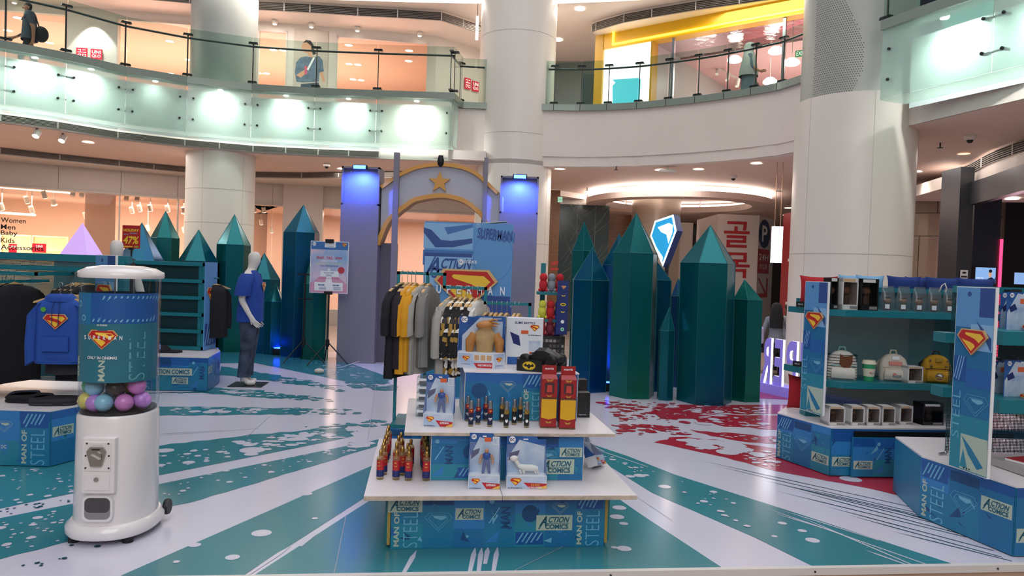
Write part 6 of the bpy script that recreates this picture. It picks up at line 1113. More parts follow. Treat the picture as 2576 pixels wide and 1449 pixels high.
# white backed box, car in a tray
p = gnd(1318, 925, .9925); o = thing('toy_box_reversed', 'white toy box turned back to front lettered SLIME BATTLE', 'toy box', (p.x, p.y + .16, .9925), -3); w, h, d = .26, .33, .12
MB().box(-w / 2, w / 2, 0, d, 0, h, TBW).build('carton', o, bevel=.002); m = MB(FRONT); m.text('SLIME BATTLE', w * .0, h * .9, w * .55, .016, LBN, .001, .02); m.text('SUPERMAN', w * .27, h * .64, .09, .008, LBN, .001, .02);  m.rect(-w * .45, w * .45, .0, h * .16, TBB, .001); m.flat([(-w * .4, h * .7), (-w * .15, h * .62), (-w * .1, h * .4), (-w * .3, h * .45)], LBN, .001); m.build('back_print', o); MB(FRONT).rect(-w * .1, w * .1, h * .66, h * .74, TBO, .001).build('printed_flash', o); MB(FRONT).rect(w * .12, w * .44, h * .3, h * .52, TBS, .001).build('printed_picture', o); MB(FRONT).rect(w * .14, w * .42, h * .2, h * .28, TBO, .0014).build('printed_flash', o); m = MB(FRONT); shield(m, w * .27, h * .8, .07, .001, .001); m.build('emblem', o)
p = gnd(1362, 938, .9925); cb = thing('toy_car_tray', 'black display tray with yellow oval bat emblem holding a toy car', 'toy box', (p.x, p.y + .02, .9925), 0)
MB(RZ(-2)).prism([(-.165, .05), (0, 0), (.17, .12), (.17, .2), (-.165, .2)], 0, .075, mat('carton_black', '141417', .4)).build('tray', cb)
A, B = Vector((-.165, .05, 0)), Vector((0, 0, 0)); m = MB(RZ(-2) @ fr(A, B - A, (0, 0, 1))); BY = mat('bat_yellow', 'e6c62e', .4); m.ell(.086, .038, .045, .028, BY, .001, 32); m.ell(.086, .038, .042, .025, BLK, .0016, 32); m.ell(.086, .038, .04, .0235, BY, .002, 32)
m.flat([(.086 + x * .038, .038 + y * .022) for x, y in [(-.95, .1), (-.55, .75), (-.45, .25), (-.2, .2), (-.12, .62), (0, .45), (.12, .62), (.2, .2), (.45, .25), (.55, .75), (.95, .1), (.7, -.35), (.4, -.25), (.2, -.6), (0, -.95), (-.2, -.6), (-.4, -.25), (-.7, -.35)]], BLK, .0026); m.build('bat_emblem', cb)
A, B = Vector((0, 0, 0)), Vector((.17, .12, 0)); m = MB(RZ(-2) @ fr(A, B - A, (0, 0, 1))); m.ell(.05, .05, .022, .02, BY, .001); m.text('BATMOBILE', .12, .055, .07, .012, PWHITE, .001, .02); m.build('side_print', cb)
p2 = p + Vector((.01, .1, .075)); tc_ = thing('toy_car', 'black toy car with big wheels in the bat emblem tray', 'toy car', (p2.x, p2.y, .9925 + .04), -32); CB = mat('car_black', '1b1c1f', .3); CB2 = mat('car_black_matt', '101012', .5)
m = MB(); prof = [(-.15, .03), (-.14, .055), (-.06, .075), (-.03, .115), (.04, .12), (.11, .085), (.14, .07), (.145, .03)]
m.loft([[(x, y, .03 + (z - .03) * (1 - .25 * abs(y) / .055)) for x, z in prof] for y in (-.05, -.03, 0, .03, .05)], CB, True, False, True); m.build('car_body', tc_, bevel=.004)
for x, r in ((-.1, .036), (.1, .042)):
    for y in (-.06, .06): wl = MB(TR(x, y, r) @ RX(90)); wl.lathe([(r * .5, -.02), (r, -.016), (r, .016), (r * .5, .02)], CB2, 20); wl.build('wheel', tc_)
for y in (-.02, .02): MB().box(-.151, -.14, y - .012, y + .012, .045, .055, BY).build('headlight', tc_)
# red and yellow watch boxes
def giftbox(label, loc, rz, top):
    o = thing('watch_box', label, 'gift box', loc, rz, group='red and yellow watch boxes'); w, d, h = .1, .1, .185; RB = mat('box_crimson', '9c1c22', .35); YB = mat('box_mustard', 'd9a81e', .4); BLD = BLK
    if top:
        h = .175; m = MB(); m.box(-w / 2, w / 2, 0, d, 0, h * .72, RB); m.build('carton', o, bevel=.002); m = MB(); m.add([(-w / 2, .0, h * .72), (w / 2, 0, h * .72), (w / 2, d, h * .72), (-w / 2, d, h * .72), (-w / 2 + .006, .03, h * .86), (w / 2 - .006, .03, h * .86), (w / 2 - .006, .06, h * .86), (-w / 2 + .006, .06, h * .86)], [(0, 1, 5, 4), (1, 2, 6, 5), (2, 3, 7, 6), (3, 0, 4, 7), (4, 5, 6, 7)], RB, False); m.build('sloped_lid', o)
        MB(TR(0, .045, 0) @ FRONT).prism([(-w / 2 + .004, h * .8), (w / 2 - .004, h * .8), (w / 2 - .004, h * 1.18), (-w / 2 + .004, h * 1.18)], 0, .003, RB).build('header_card', o)
        m = MB(FRONT); m.prism(rr(-.03, .03, h * .2, h * .58, .008), 0, .002, mat('window_smoke', '4a2f30', .2)); m.build('window', o); m = MB(FRONT); wings(m, 0, h * .66, .05, GLD, .001); wings(m, 0, h * .1, .04, GLD, .001); m.prism([(-.018, h * .24), (.018, h * .24), (.014, h * .5), (-.014, h * .5)], .002, .006, mat('watch_red', 'c0403c', .4)); m.build('gold_emblem', o)
        m = MB(TR(0, .042, 0) @ FRONT); m.text('morris', 0, h * 1.06, .055, .014, PWHITE, .001, .02); m.build('lettering', o)
    else:
        MB().box(-w / 2, w / 2, 0, d, 0, h, RB).build('carton', o, bevel=.002); MB(FRONT).prism([(-w / 2 + .002, h * .36), (0, h * .3), (w / 2 - .002, h * .36), (w / 2 - .002, h - .002), (-w / 2 + .002, h - .002)], 0, .002, YB).build('yellow_flap', o)
        m = MB(FRONT); wings(m, 0, h * .2, .045, GLD, .002); m.build('gold_emblem', o)
    m = MB(FRONT); m.rect(-w / 2, w / 2, 0, .008, BLK, .0012); [m.ell(-w / 2 + .006 + k * .0098, .004, .0022, .0022, GLD, .0018, 6) for k in range(10)]; m.build('studded_band', o); return o
for u, v, nm in ((1379, 1077, 'left'), (1427, 1080, 'right')):
    q = gnd(u, v, .6705); giftbox(f'red box with mustard front flap, base of the {nm} stack', q, 4, False); giftbox(f'red watch box with clear window on top of the {nm} stack', q + Vector((0, .0, .186)), 4, True)
for k, (u, v, hh) in enumerate(((1466, 1052, .17), (1462, 1040, .22))):
    q = gnd(u, v, .6705); o = thing('black_carton', ('short' if k == 0 else 'taller') + ' black carton behind the right watch box stack', 'box', q + Vector((.0, .02 + .1 * k, 0)), YAW); MB().box(-.05, .05, 0, .08, 0, hh, BLT).build('carton', o, bevel=.002); m = MB(FRONT); m.text('Superman', 0, .02, .05, .01, PWHITE, .001); m.build('lettering', o)
GRYF = mat('grey_foam', '6e7078', .6)
for k in range(5):
    q = gnd(1060, 1053, .6705) + Vector((.0, .06, .052 * k)); o = thing('clear_accessory_box', 'clear plastic accessory box, ' + ['bottom', 'second', 'middle', 'fourth', 'top'][k] + ' of the stack on the upper board', 'box', (q.x, q.y, q.z), YAW - 4, group='clear boxes on the upper board'); MB().box(-.045, .06, 0, .12, 0, .05, glass('clear_box', 'e8eef0', .1)).build('case', o); MB().box(-.03, .045, .02, .1, .003, .03, GRYF).build('insert', o); MB(FRONT).rect(-.04, .055, .028, .045, TBW, .001).build('label', o)
# ------------------------------------------------------------------ clothes rack behind the table
HW = mat('hanger_wood', 'd9b27a', .45, noise=.12, nscale=20); WIRE = CHROME
def cloth(name, h, noise=.06): return mat(name, h, .85, noise=noise, nscale=14, bump=.15)
def hanger(loc, rz, label, group):
    """hook at the origin (over the rail), shoulders along local x"""
    o = thing('clothes_hanger', label, 'hanger', loc, rz, group=group)
    MB().tube([(0.012, 0, -.012), (.016, 0, .008), (0, 0, .02), (-.014, 0, .008), (-.006, 0, -.02), (0, 0, -.05), (0, 0, -.085)], .0025, WIRE, 6).build('hook', o)
    m = MB(FRONT); m.prism([(-.2, -.155), (-.195, -.14), (-.06, -.092), (0, -.075), (.06, -.092), (.195, -.14), (.2, -.155), (.17, -.15), (0, -.105), (-.17, -.15)], -.011, .011, HW); m.build('shoulder_bar', o, bevel=.004); return o
def garment(name, label, cat, loc, rz, m, group, length=.7, w=.46, t=.05, sleeve=.2, fold=.012, neck=.075, seed=0, slw=.075, parent_extra=None):
    """shirt hanging from a hanger: neck at z = -0.09, shoulders along local x"""
    o = thing(name, label, cat, loc, rz, group=group); r = random.Random(seed); N = 28; ph = r.uniform(0, 6)
    def rg(z, hw, tt, k):
        R = []
        for i in range(N):
            a = 2 * math.pi * i / N; x = hw * math.copysign(abs(math.cos(a)) ** .6, math.cos(a)); y = tt * math.copysign(abs(math.sin(a)) ** .8, math.sin(a)); y += fold * k * math.sin(a * 5 + ph) + fold * .6 * k * math.sin(a * 9 + ph * 2); R.append((x, y, z))
        return R
    hw = w / 2
    body = [rg(-.10, neck, .022, 0), rg(-.115, hw * .6, .03, 0), rg(-.15, hw * .93, t * .8, .2), rg(-.2, hw, t, .4), rg(-.1 - length * .5, hw * .98, t * 1.05, .9), rg(-.1 - length * .8, hw, t * 1.1, 1.2), rg(-.1 - length, hw * 1.0, t * 1.15, 1.4)]
    MB().loft(body, m, True).build('body', o)
    for s in (-1, 1):
        q = []
        for k, (dx, dz, rx) in enumerate(((-.02, 0, slw * .8), (.025, -.06, slw), (.04, -.06 - sleeve * .6, slw * 1.0), (.035, -.07 - sleeve, slw * .95))):
            cx, cz = s * (hw * .93 + dx), -.165 + dz; q.append([(cx + rx * .55 * math.cos(2 * math.pi * i / 14), t * .95 * math.sin(2 * math.pi * i / 14) * (1 + .15 * math.sin(3 * i + seed)), cz + s * 0 + (rx * .35 * math.cos(2 * math.pi * i / 14) * -s)) for i in range(14)])
        MB().loft(q, m, True).build('sleeve', o)
    MB().loft([[(neck * 1.05 * math.cos(2 * math.pi * i / 18), .026 * math.sin(2 * math.pi * i / 18), z_) for i in range(18)] for z_ in (-.108, -.094)], m, False).build('collar', o); return o
RY_ = 5.9; rk = thing('clothes_rack', 'stepped teal clothes rack behind the display table', 'clothes rack', (at(1110, 1000, RY_).x, RY_, 0)); rx0 = rk.location.x
def rxz(u, v): p = at(u, v, RY_); return p.x - rx0, p.z
def rbar(a, b, nm): 
    p, q = rxz(*a), rxz(*b); MB().box(min(p[0], q[0]) - .011, max(p[0], q[0]) + .011, -.011, .011, min(p[1], q[1]) - .011, max(p[1], q[1]) + .011, TEAL).build(nm, rk)
xL, zA = rxz(1003, 686); xM, zB = rxz(1119, 690); zA = (zA + zB) / 2; x2, zC = rxz(1222, 726); x3, zD = rxz(1333, 766)
zC = rxz(1170, 724)[1]; zD = rxz(1280, 764)[1]
for a in ((xL, xM, zA, zA, 'rail'), (xM, x2, zC, zC, 'rail'), (x2, x3, zD, zD, 'rail'), (xM, xM, zC, zA, 'riser'), (x2, x2, zD, zC, 'riser'), (xL, xL, .05, zA, 'upright'), (x3, x3, .05, zD, 'upright'), ((xL + xM) / 2 + .05, (xL + xM) / 2 + .05, .05, zA, 'upright')):
    MB().box(min(a[0], a[1]) - .012, max(a[0], a[1]) + .012, -.012, .012, a[2] - .012, a[3] + .012, TEAL).build(a[4], rk)
MB().box(xL - .02, x3 + .02, -.25, .25, .03, .07, TEAL).build('base_frame', rk); MB().box(xL, x3, -.22, .22, .38, .41, TEAL).build('low_shelf', rk)
m = MB(TR(0, -.222, 0) @ FRONT); wrap(m, xL, x3, .07, .38, .0, 15, 1); m.build('printed_panel', rk)
CBK = cloth('cotton_black', '15141a'); CMA = cloth('cotton_dark_plum', '231a22'); CYE = cloth('cotton_yellow', 'd99a1c'); CGR = cloth('cotton_heather', 'a6a39c', .1); CG2 = cloth('cotton_grey', '83827f', .1)
CAMO = mat('bat_pattern_cotton', 'e6e2da', .85); nt = CAMO.node_tree; v_ = nt.nodes.new('ShaderNodeTexVoronoi'); v_.inputs['Scale'].default_value = 26; cr = nt.nodes.new('ShaderNodeValToRGB'); cr.color_ramp.interpolation = 'CONSTANT'; tcn = nt.nodes.new('ShaderNodeTexCoord'); sp_ = nt.nodes.new('ShaderNodeSeparateColor')
for k, (p_, c_) in enumerate([(0, '1a181b'), (.36, 'ece8e0'), (.62, 'a8843c'), (.8, '3a3638')]):
    e_ = cr.color_ramp.elements[k] if k < 2 else cr.color_ramp.elements.new(p_); e_.position = p_; e_.color = lin(c_)
nt.links.new(tcn.outputs['Object'], v_.inputs['Vector']); nt.links.new(v_.outputs['Color'], sp_.inputs[0]); nt.links.new(sp_.outputs[0], cr.inputs[0]); nt.links.new(cr.outputs[0], nt.nodes['Principled BSDF'].inputs['Base Color'])
ON = ['first', 'second', 'third', 'fourth', 'fifth', 'sixth', 'seventh']
def hang(u, z, m, rz, label, hl, cat='shirt', name='hanging_shirt', **kw):
    x = at(u, 700, RY_).x; hanger((x, RY_, z + .0), rz, hl, 'hangers on the stepped rack'); return garment(name, label, cat, (x, RY_, z + .0), rz, m, 'clothes on the stepped rack', **kw)
items = [(1012, zA, CBK, 62, 'black long shirt at the left end of the stepped rack', .74), (1026, zA, CMA, 70, 'dark plum shirt second from the left on the stepped rack', .66), (1036, zA, CYE, 66, 'mustard yellow shirt third on the stepped rack', .7), (1046, zA, CYE, 72, 'mustard yellow shirt fourth on the stepped rack', .68), (1068, zA, CGR, 62, 'light heather grey shirt on the high rail', .7), (1080, zA, CG2, 74, 'darker grey shirt last on the high rail', .64),
         (1135, zC, CGR, 62, 'pale grey long sleeved shirt first on the middle rail', .62), (1150, zC, CAMO, 66, 'patterned black white and gold shirt, first of its kind', .62), (1163, zC, CAMO, 70, 'patterned black white and gold shirt, second of its kind', .6), (1174, zC, CAMO, 68, 'patterned black white and gold shirt, third of its kind', .6), (1190, zC, CAMO, 70, 'patterned black white and gold shirt, fourth of its kind', .58), (1204, zC, cloth('cotton_white', 'd8d6d2'), 66, 'white printed shirt last on the middle rail', .5),
         (1227, zD, CBK, 66, 'black shirt first on the low rail', .5), (1241, zD, CBK, 70, 'black shirt second on the low rail', .5), (1252, zD, CYE, 70, 'yellow shirt on the low rail', .48), (1265, zD, CGR, 68, 'grey shirt on the low rail', .48), (1278, zD, CG2, 70, 'darker grey shirt on the low rail', .46)]
for k, (u, z, m_, rz, lb, L) in enumerate(items):
    hang(u, z, m_, rz + 8, lb, 'wooden hanger carrying the ' + lb.replace(' at the left end of the stepped rack', ' at the rack end').replace(' on the stepped rack', ''), length=L, w=.44, seed=k, sleeve=.24 if k < 6 else .3, t=.042)
for k, u in enumerate((1296, 1306)): hanger((at(u, 770, RY_).x, RY_, zD), 78, 'empty wooden hanger on the low rail, ' + ('left' if k == 0 else 'right') + ' one', 'hangers on the stepped rack')
m = MB(); 
# ------------------------------------------------------------------ plush shelf behind the rack
ps = thing('plush_shelf', 'narrow teal shelf with plush toys behind the rack', 'shelf unit', (at(1388, 900, 7.6).x, 7.6, 0)); hx = ps.location.x; zS = [at(1390, v, 7.5).z for v in (735, 803, 845)]
for z in zS[:2]: MB().box(-.18, .12, -.12, .2, z - .03, z, TEAL).build('shelf', ps)
MB().box(-.14, -.09, .12, .2, 0, zS[0] + .3, TEAL).build('upright', ps); MB().box(-.17, .12, -.15, .25, zS[2] - .28, zS[2], mat('dark_crate', '2a2422', .6)).build('crate', ps); MB().box(-.16, .1, -.13, .22, 0, zS[2] - .29, TEAL).build('base', ps)
m = MB(TR(0, -.152, 0) @ FRONT); gg = mat('crate_light', '9c968e', .6)
for i in range(7):
    for j in range(5):
        if rnd.random() < .75: m.rect(-.16 + i * .04, -.13 + i * .04, zS[2] - .27 + j * .052, zS[2] - .24 + j * .052, gg if rnd.random() < .4 else mat('crate_grey', '5c5652', .6), 0)
m.build('crate_pattern', ps, kind='stuff')
b0 = at(1401, 770, 7.3); bn = thing('emblem_banner', 'navy hanging banner with a column of small emblems', 'banner', (b0.x, 7.3, 0)); zt, zb = at(1414, 706, 7.3).z, at(1414, 842, 7.3).z; NVB = mat('banner_navy', '1f3478', .3, noise=.25, nscale=12, bump=.3); MB().box(0, .112, 0, .012, zb, zt, NVB).build('banner_sheet', bn); MB().box(.04, .06, .01, .03, 0, zt, GUN).build('stand', bn)
m = MB(FRONT); cx = .062; hh = (zt - zb); shield(m, cx, zb + hh * .88, .05, .001, .001, dark=(PWHITE, mat('emblem_red', 'c2231f', .35), mat('emblem_yellow', 'f4c53c', .35))); wings(m, cx, zb + hh * .72, .05, BY, .001); m.ell(cx, zb + hh * .56, .03, .016, BY, .001); m.flat([(cx - .024, zb + hh * .565), (cx, zb + hh * .545), (cx + .024, zb + hh * .565), (cx + .01, zb + hh * .575), (cx, zb + hh * .57), (cx - .01, zb + hh * .575)], BLK, .002); wings(m, cx, zb + hh * .42, .05, BY, .001)
for k in (.24, .1): m.ell(cx, zb + hh * k, .018, .018, PWHITE, .001)
m.ell(cx, zb + hh * .1, .012, .012, GRN, .002); m.build('emblem_column', bn)
PLC = [('c0242c', 'red'), ('8a8f98', 'grey'), ('b81f2a', 'crimson'), ('d2d34a', 'lime'), ('c2282c', 'scarlet'), ('2a3a8c', 'blue'), ('a81c26', 'deep red'), ('7a2a3a', 'wine'), ('26307a', 'navy')]
for k, (hx_, cn) in enumerate(PLC):
    row = k // 3; z = [zS[0], zS[1], zS[2]][row]; o = thing('plush_toy', f'{cn} plush toy on the {["top", "middle", "lowest"][row]} level of the plush shelf', 'plush toy', (hx - .12 + (k % 3) * .085, 7.52, z)); pm = mat('plush_' + cn.replace(' ', '_'), hx_, .9, bump=.2, nscale=40)
    MB().sphere((0, 0, .07), .07, pm, 14, 10, .62, .75, 1.0).build('body', o); MB().sphere((0, -.01, .15), .045, pm, 12, 8, .9, .9, 1).build('head', o)
    for s in (-1, 1): MB().sphere((s * .035, -.03, .02), .022, pm, 8, 6, .8, 1.3, .8).build('foot', o)
# ------------------------------------------------------------------ left island clothes
LGp = 'clothes on the left island'
def hangL(x, y, z, m_, rz, lb, **kw): hanger((x, y, z), rz, 'wooden hanger carrying the ' + lb, 'hangers on the left island'); return garment('hanging_shirt', lb, 'shirt', (x, y, z), rz, m_, LGp, **kw)
zr = 1.49
for k, u in enumerate((-6, 6, 16, 26, 36)): hangL(at(u, 720, 6.12).x, 6.12, zr, CBK, 64 + 2 * k, f'black shirt on the left island rail, {ON[k]} from the frame edge', length=.82, w=.5, seed=40 + k, sleeve=.3, t=.05, fold=.008)
for k, u in enumerate((184, 195, 206, 218)): hangL(at(u, 720, 6.45).x, 6.5, 1.49, CBK, 60 + 3 * k, f'black shirt behind the blue hoodie, {ON[k]} from the left', length=.7, w=.46, seed=50 + k, sleeve=.4)
CHB = cloth('fleece_blue', '2450a8', .08)
hx_, hy_ = at(152, 735, 5.85).x, 5.85
hz = 1.417; hanger((hx_, hy_, hz), 8, 'wooden hanger holding the blue hoodie', 'hangers on the left island')
hd = garment('hoodie', 'royal blue hoodie with red and yellow chest emblem on the left island', 'hoodie', (hx_, hy_, hz), 8, CHB, LGp, length=.52, w=.36, t=.06, sleeve=.40, seed=9, slw=.085, neck=.07, fold=.006)
m = MB(); m.loft([ring(0, .02, -.14, .13, .075, 20), ring(0, .01, -.10, .115, .07, 20), ring(0, .02, -.075, .085, .05, 20)], CHB, False); m.loft([ring(0, .01, -.12, .06, .03, 14), ring(0, .01, -.09, .075, .045, 14)], CHB, False); hoodp = m.build('hood', hd)
m = MB(TR(0, -.072, 0) @ FRONT); shield(m, 0, -.29, .19, .0, .004); m.build('emblem', hd); m = MB(); m.prism([(-.1, -.085), (.1, -.085), (.1, -.06), (-.1, -.06)], -.535, -.42, CHB); m.build('front_pocket', hd, bevel=.01); MB().loft([ring(0, 0, -.64, .175, .064, 24, 2.6), ring(0, 0, -.6, .185, .072, 24, 2.6)], CHB, False).build('hem_band', hd)
for s in (-.018, .02): MB().tube([(s, -.06, -.13), (s * 1.4, -.085, -.2), (s * 1.2, -.086, -.33)], .003, mat('drawstring', '17346e', .8), 6).build('drawstring', hoodp)
MB(TR(-.09, -.078, -.2) @ FRONT).ell(0, 0, .02, .02, mat('sticker_green', '4fa83c', .5), 0, 16).build('price_sticker', hd)
for k in (1, 2): x = hx_ + .045 * k; hanger((x, hy_ + .07 * k, hz), 8, f'wooden hanger of the {"charcoal" if k == 1 else "black"} hoodie behind the blue one', 'hangers on the left island'); garment('hoodie', f'{"charcoal" if k == 1 else "black"} hoodie hanging behind the blue hoodie', 'hoodie', (x, hy_ + .07 * k + .04, hz), 8, cloth('cotton_charcoal', '2e2d33') if k == 1 else CBK, LGp, length=.58 + .06 * k, w=.4, t=.05, seed=20 + k, sleeve=.4)
for k, (u, v, L, lb) in enumerate([(75, 1008, .3, 'black'), (140, 1015, .34, 'charcoal'), (60, 1002, .2, 'navy')]):
    q = gnd(u, v, .446); o = thing('folded_garment', f'folded {lb} garment lying on the left island base', 'garment', (q.x, q.y, .446), 10 * k); cm = [CBK, cloth('cotton_charcoal', '2e2d33'), cloth('cotton_navy', '1a2036')][k]
    for j in range(2): MB(TR(0, 0, .025 * j)).loft([ring(0, 0, 0, L / 2, .12, 20, 4), ring(0, 0, .012, L / 2 + .008, .125, 20, 4), ring(0, 0, .024, L / 2, .12, 20, 4)], cm).build('fold', o)
q = gnd(415, 888, .436); o = thing('shoe', 'black cap lying on the far left podium', 'cap', (q.x - .1, q.y + .1, .436)); MB().sphere((0, 0, 0), .13, CBK, 16, 10, 1, 1, .75).build('crown', o); MB().prism([(.06, -.11), (.24, -.09), (.28, 0), (.24, .09), (.06, .11)], 0, .02, CBK).build('visor', o); o.name = 'cap'
x = at(546, 720, 10.0).x; hanger((x, 10.0, at(546, 700, 10).z), 50, 'wooden hanger of the black coat beside the drawer shelf', 'hangers on the left island'); garment('hanging_coat', 'long black coat hanging beside the drawer shelf', 'coat', (x, 10.0, at(546, 700, 10).z), 50, CBK, LGp, length=.72, w=.3, t=.07, seed=31, sleeve=.45)
MB().cyl((x - .25, 10.0, at(546, 700, 10).z - .0), (x + .02, 10.0, at(546, 700, 10).z), .01, TEAL, n=8).build('coat_arm', g2)
# ---- sale sign and half hidden mannequin head
q = at(329, 655, 9.9); ss = thing('sale_sign', 'red and yellow HOLIDAY 47 percent sale sign on a stand', 'sign', (q.x, 9.9, zt_g2 := at(400, 657, 9.75).z)); z0, z1 = at(329, 625, 9.9).z - zt_g2, at(329, 567, 9.9).z - zt_g2; hw = .122
SR = mat('sale_red', 'b3201f', .45); SY = mat('sale_yellow', 'f0c62c', .45); sb_ = MB().box(-hw, hw, -.004, .004, z0, z1, SR).build('board', ss); MB().cyl((0, .01, 0), (0, .01, z0), .012, BLACK).build('post', ss); MB().lathe([(.06, 0), (.05, .02), (.01, .025)], BLACK, 16).build('foot', ss); MB().box(-.03, .03, -.01, .012, z0 - .02, z0 + .01, BLACK).build('clip', ss)
m = MB(FRONT @ TR(0, 0, .005)); H = z1 - z0; m.text('HOLIDAY', 0, z0 + H * .79, hw * 1.75, H * .12, SY, 0, .04, shear=.1); m.text('SEASON', .03, z0 + H * .66, hw * .8, H * .05, WLN, 0, .02); m.text('UP TO', -.07, z0 + H * .6, hw * .5, H * .05, WLN, 0, .02); m.text('47%', 0, z0 + H * .36, hw * 1.7, H * .34, SY, 0, .03, shear=.15); m.rect(-hw * .95, hw * .2, z0 + H * .05, z0 + H * .1, SY, 0); m.ell(hw * .6, z0 + H * .08, hw * .3, H * .05, GLD, 0); m.build('lettering', sb_)
# ------------------------------------------------------------------ figures: mannequins and people
def body(name, parent, J, E, paint, sub=2, root=0):
    """one continuous skin-modifier body baked to a mesh; J: (x, y, z, rx, ry); paint(co) -> material"""
    me = bpy.data.meshes.new(name); me.from_pydata([j[:3] for j in J], E, []); o = bpy.data.objects.new(name, me); COL.objects.link(o)
    sk = o.modifiers.new('skin', 'SKIN'); sk.use_smooth_shade = True; sv = me.skin_vertices[0].data
    for k, j in enumerate(J): sv[k].radius = (j[3], j[4]); sv[k].use_root = (k == root)
    sb = o.modifiers.new('sub', 'SUBSURF'); sb.levels = sub; sb.render_levels = sub
    dg = bpy.context.evaluated_depsgraph_get(); nm = bpy.data.meshes.new_from_object(o.evaluated_get(dg)); bpy.data.objects.remove(o); bpy.data.meshes.remove(me)
    nm.materials.clear(); ms = []
    for p in nm.polygons:
        m = paint(p.center)
        if m not in ms: ms.append(m); nm.materials.append(m)
        p.material_index = ms.index(m); p.use_smooth = True
    r = bpy.data.objects.new(name, nm); COL.objects.link(r); r.parent = parent; return r
def skeleton(H=1.75, armL=None, armR=None, legs=None, head=(0, 0), sit=False):
    """facing -y; returns joints and edges with five-finger hands; arm = (elbow, wrist, palm) points"""
    k = H / 1.75; J = []; E = []
    def j(x, y, z, a, b=None): J.append((x * k, y * k, z * k, a * k, (b or a) * k)); return len(J) - 1
    def chain(i, *pts):
        for p in pts: n = j(*p); E.append((i, n)); i = n
        return i
    pz = .95; pel = j(0, 0, pz, .15, .11); sp = chain(pel, (0, .005, 1.12, .13, .1), (0, .0, 1.28, .155, .11)); ch = chain(sp, (0, .0, 1.41, .14, .09)); nk = chain(ch, (0, .0, 1.5, .055, .055))
    hx, hy = head; hb = chain(nk, (hx * .3, -.012 + hy * .3, 1.56, .06, .065), (hx * .6, -.02 + hy, 1.63, .075, .09), (hx, -.01 + hy, 1.70, .072, .085), (hx, .0 + hy, 1.745, .045, .05))
    for s, arm in ((-1, armL), (1, armR)):
        e, w, p = arm or ((s * .25, .03, 1.13), (s * .25, -.05, .9), (s * .245, -.075, .82))
        a = chain(ch, (s * .165, 0, 1.42, .062), (e[0], e[1], e[2], .044), (w[0], w[1], w[2], .03), (p[0], p[1], p[2], .036, .022))
        d = Vector(p) - Vector(w); d.normalize(); u = d.cross(Vector((1, 0, 0))).normalized()
        for q, (off, L) in enumerate(((-.028, .07), (-.01, .085), (.009, .08), (.026, .062))):
            b = Vector(p) + u * off + d * .02; m_ = b + d * L * .5 + Vector((0, -.006, 0)); t = b + d * L + Vector((0, -.02, 0)); chain(a, (*(b + d * .012), .0095), (*m_, .009), (*t, .007))
        b = Vector(p) - u * .035 - d * .005; chain(a, (*b, .011), (*(b - u * .018 + d * .035), .009))
    for s in (-1, 1):
        L = legs[0 if s < 0 else 1] if legs else ((s * .1, -.01, .5), (s * .1, .02, .09), (s * .105, -.15, .03))
        chain(pel, (s * .09, 0, .9, .1, .105), (*L[0], .065), (*L[1], .042), (L[2][0], L[2][1] * .35 + L[1][1] * .65, .035, .042, .036), (*L[2], .036, .028))
    return J, E
MANQ = mat('mannequin_white', 'dcd6d0', .35)
mq = thing('mannequin', 'white mannequin in blue emblem shirt and jeans standing in profile', 'mannequin', (gnd(625, 968).x, gnd(625, 968).y, 0), 96)
aR = ((-.23, .06, 1.13), (-.235, -.05, .93), (-.23, -.1, .86)); aL = ((.23, .05, 1.13), (.235, -.02, .92), (.23, -.05, .84))
J, E = skeleton(1.8, aR, aL, (((-.085, -.0, .5), (-.08, .05, .14), (-.08, -.11, .045)), ((.085, .02, .5), (.08, .07, .14), (.08, -.09, .045))), head=(0, -.02)); body('figure', mq, J, E, lambda c: MANQ)
BLS = cloth('shirt_royal_blue', '1c449c', .1); JEAN = mat('denim_washed', '46536a', .8, noise=.35, nscale=7, h2='222b3a', bump=.1)
sh = MB(); k = 1.8 / 1.75
sh.loft([[(x, y + .03 * 0, z + .0) for x, y, z in ring(0, yo, z, rx, ry, 32, 2.4)] for z, rx, ry, yo in ((1.545, .07, .07, 0), (1.52, .12, .085, 0), (1.47, .2, .105, 0), (1.38, .215, .14, -.01), (1.2, .205, .155, -.01), (1.02, .215, .16, .0), (.86, .225, .165, .005))], BLS, False)
tsh = sh.build('t_shirt', mq)
for s in (-1, 1): m = MB(); m.loft([ring(s * .17, 0, 1.5, .05, .085, 18), ring(s * .215, .01, 1.44, .075, .1, 18), ring(s * .245, .035, 1.32, .08, .1, 18), ring(s * .255, .05, 1.21, .08, .1, 18)], BLS, False); m.build('shirt_sleeve', mq)
m = MB(TR(0, -.168, 0) @ FRONT); shield(m, 0, 1.33, .2, 0, .004); m.build('emblem', tsh)
for s in (-1, 1): m = MB(); m.loft([ring(s * .07, .0, .98, .1, .13, 20), ring(s * .09, .0, .85, .098, .118, 20), ring(s * .087, .0, .68, .088, .1, 20), ring(s * .086, .01, .5, .075, .085, 20), ring(s * .083, .035, .3, .07, .08, 20), ring(s * .08, .045, .12, .068, .085, 20)], JEAN, False); m.build('jeans_leg', mq)
MB().box(-.21, .21, -.22, .22, 0, .008, mat('steel_plate_dark', '24252a', .35, .5)).build('base_plate', mq); MB().cyl((.0, .1, 0), (.0, .1, .5), .008, CHROME).build('support_rod', mq)
q = at(294, 640, 9.3); m2 = thing('mannequin', 'white mannequin head and dark shirt half hidden behind the left shelf', 'mannequin', (at(294, 640, 8.3).x, 8.3, 0), 20)
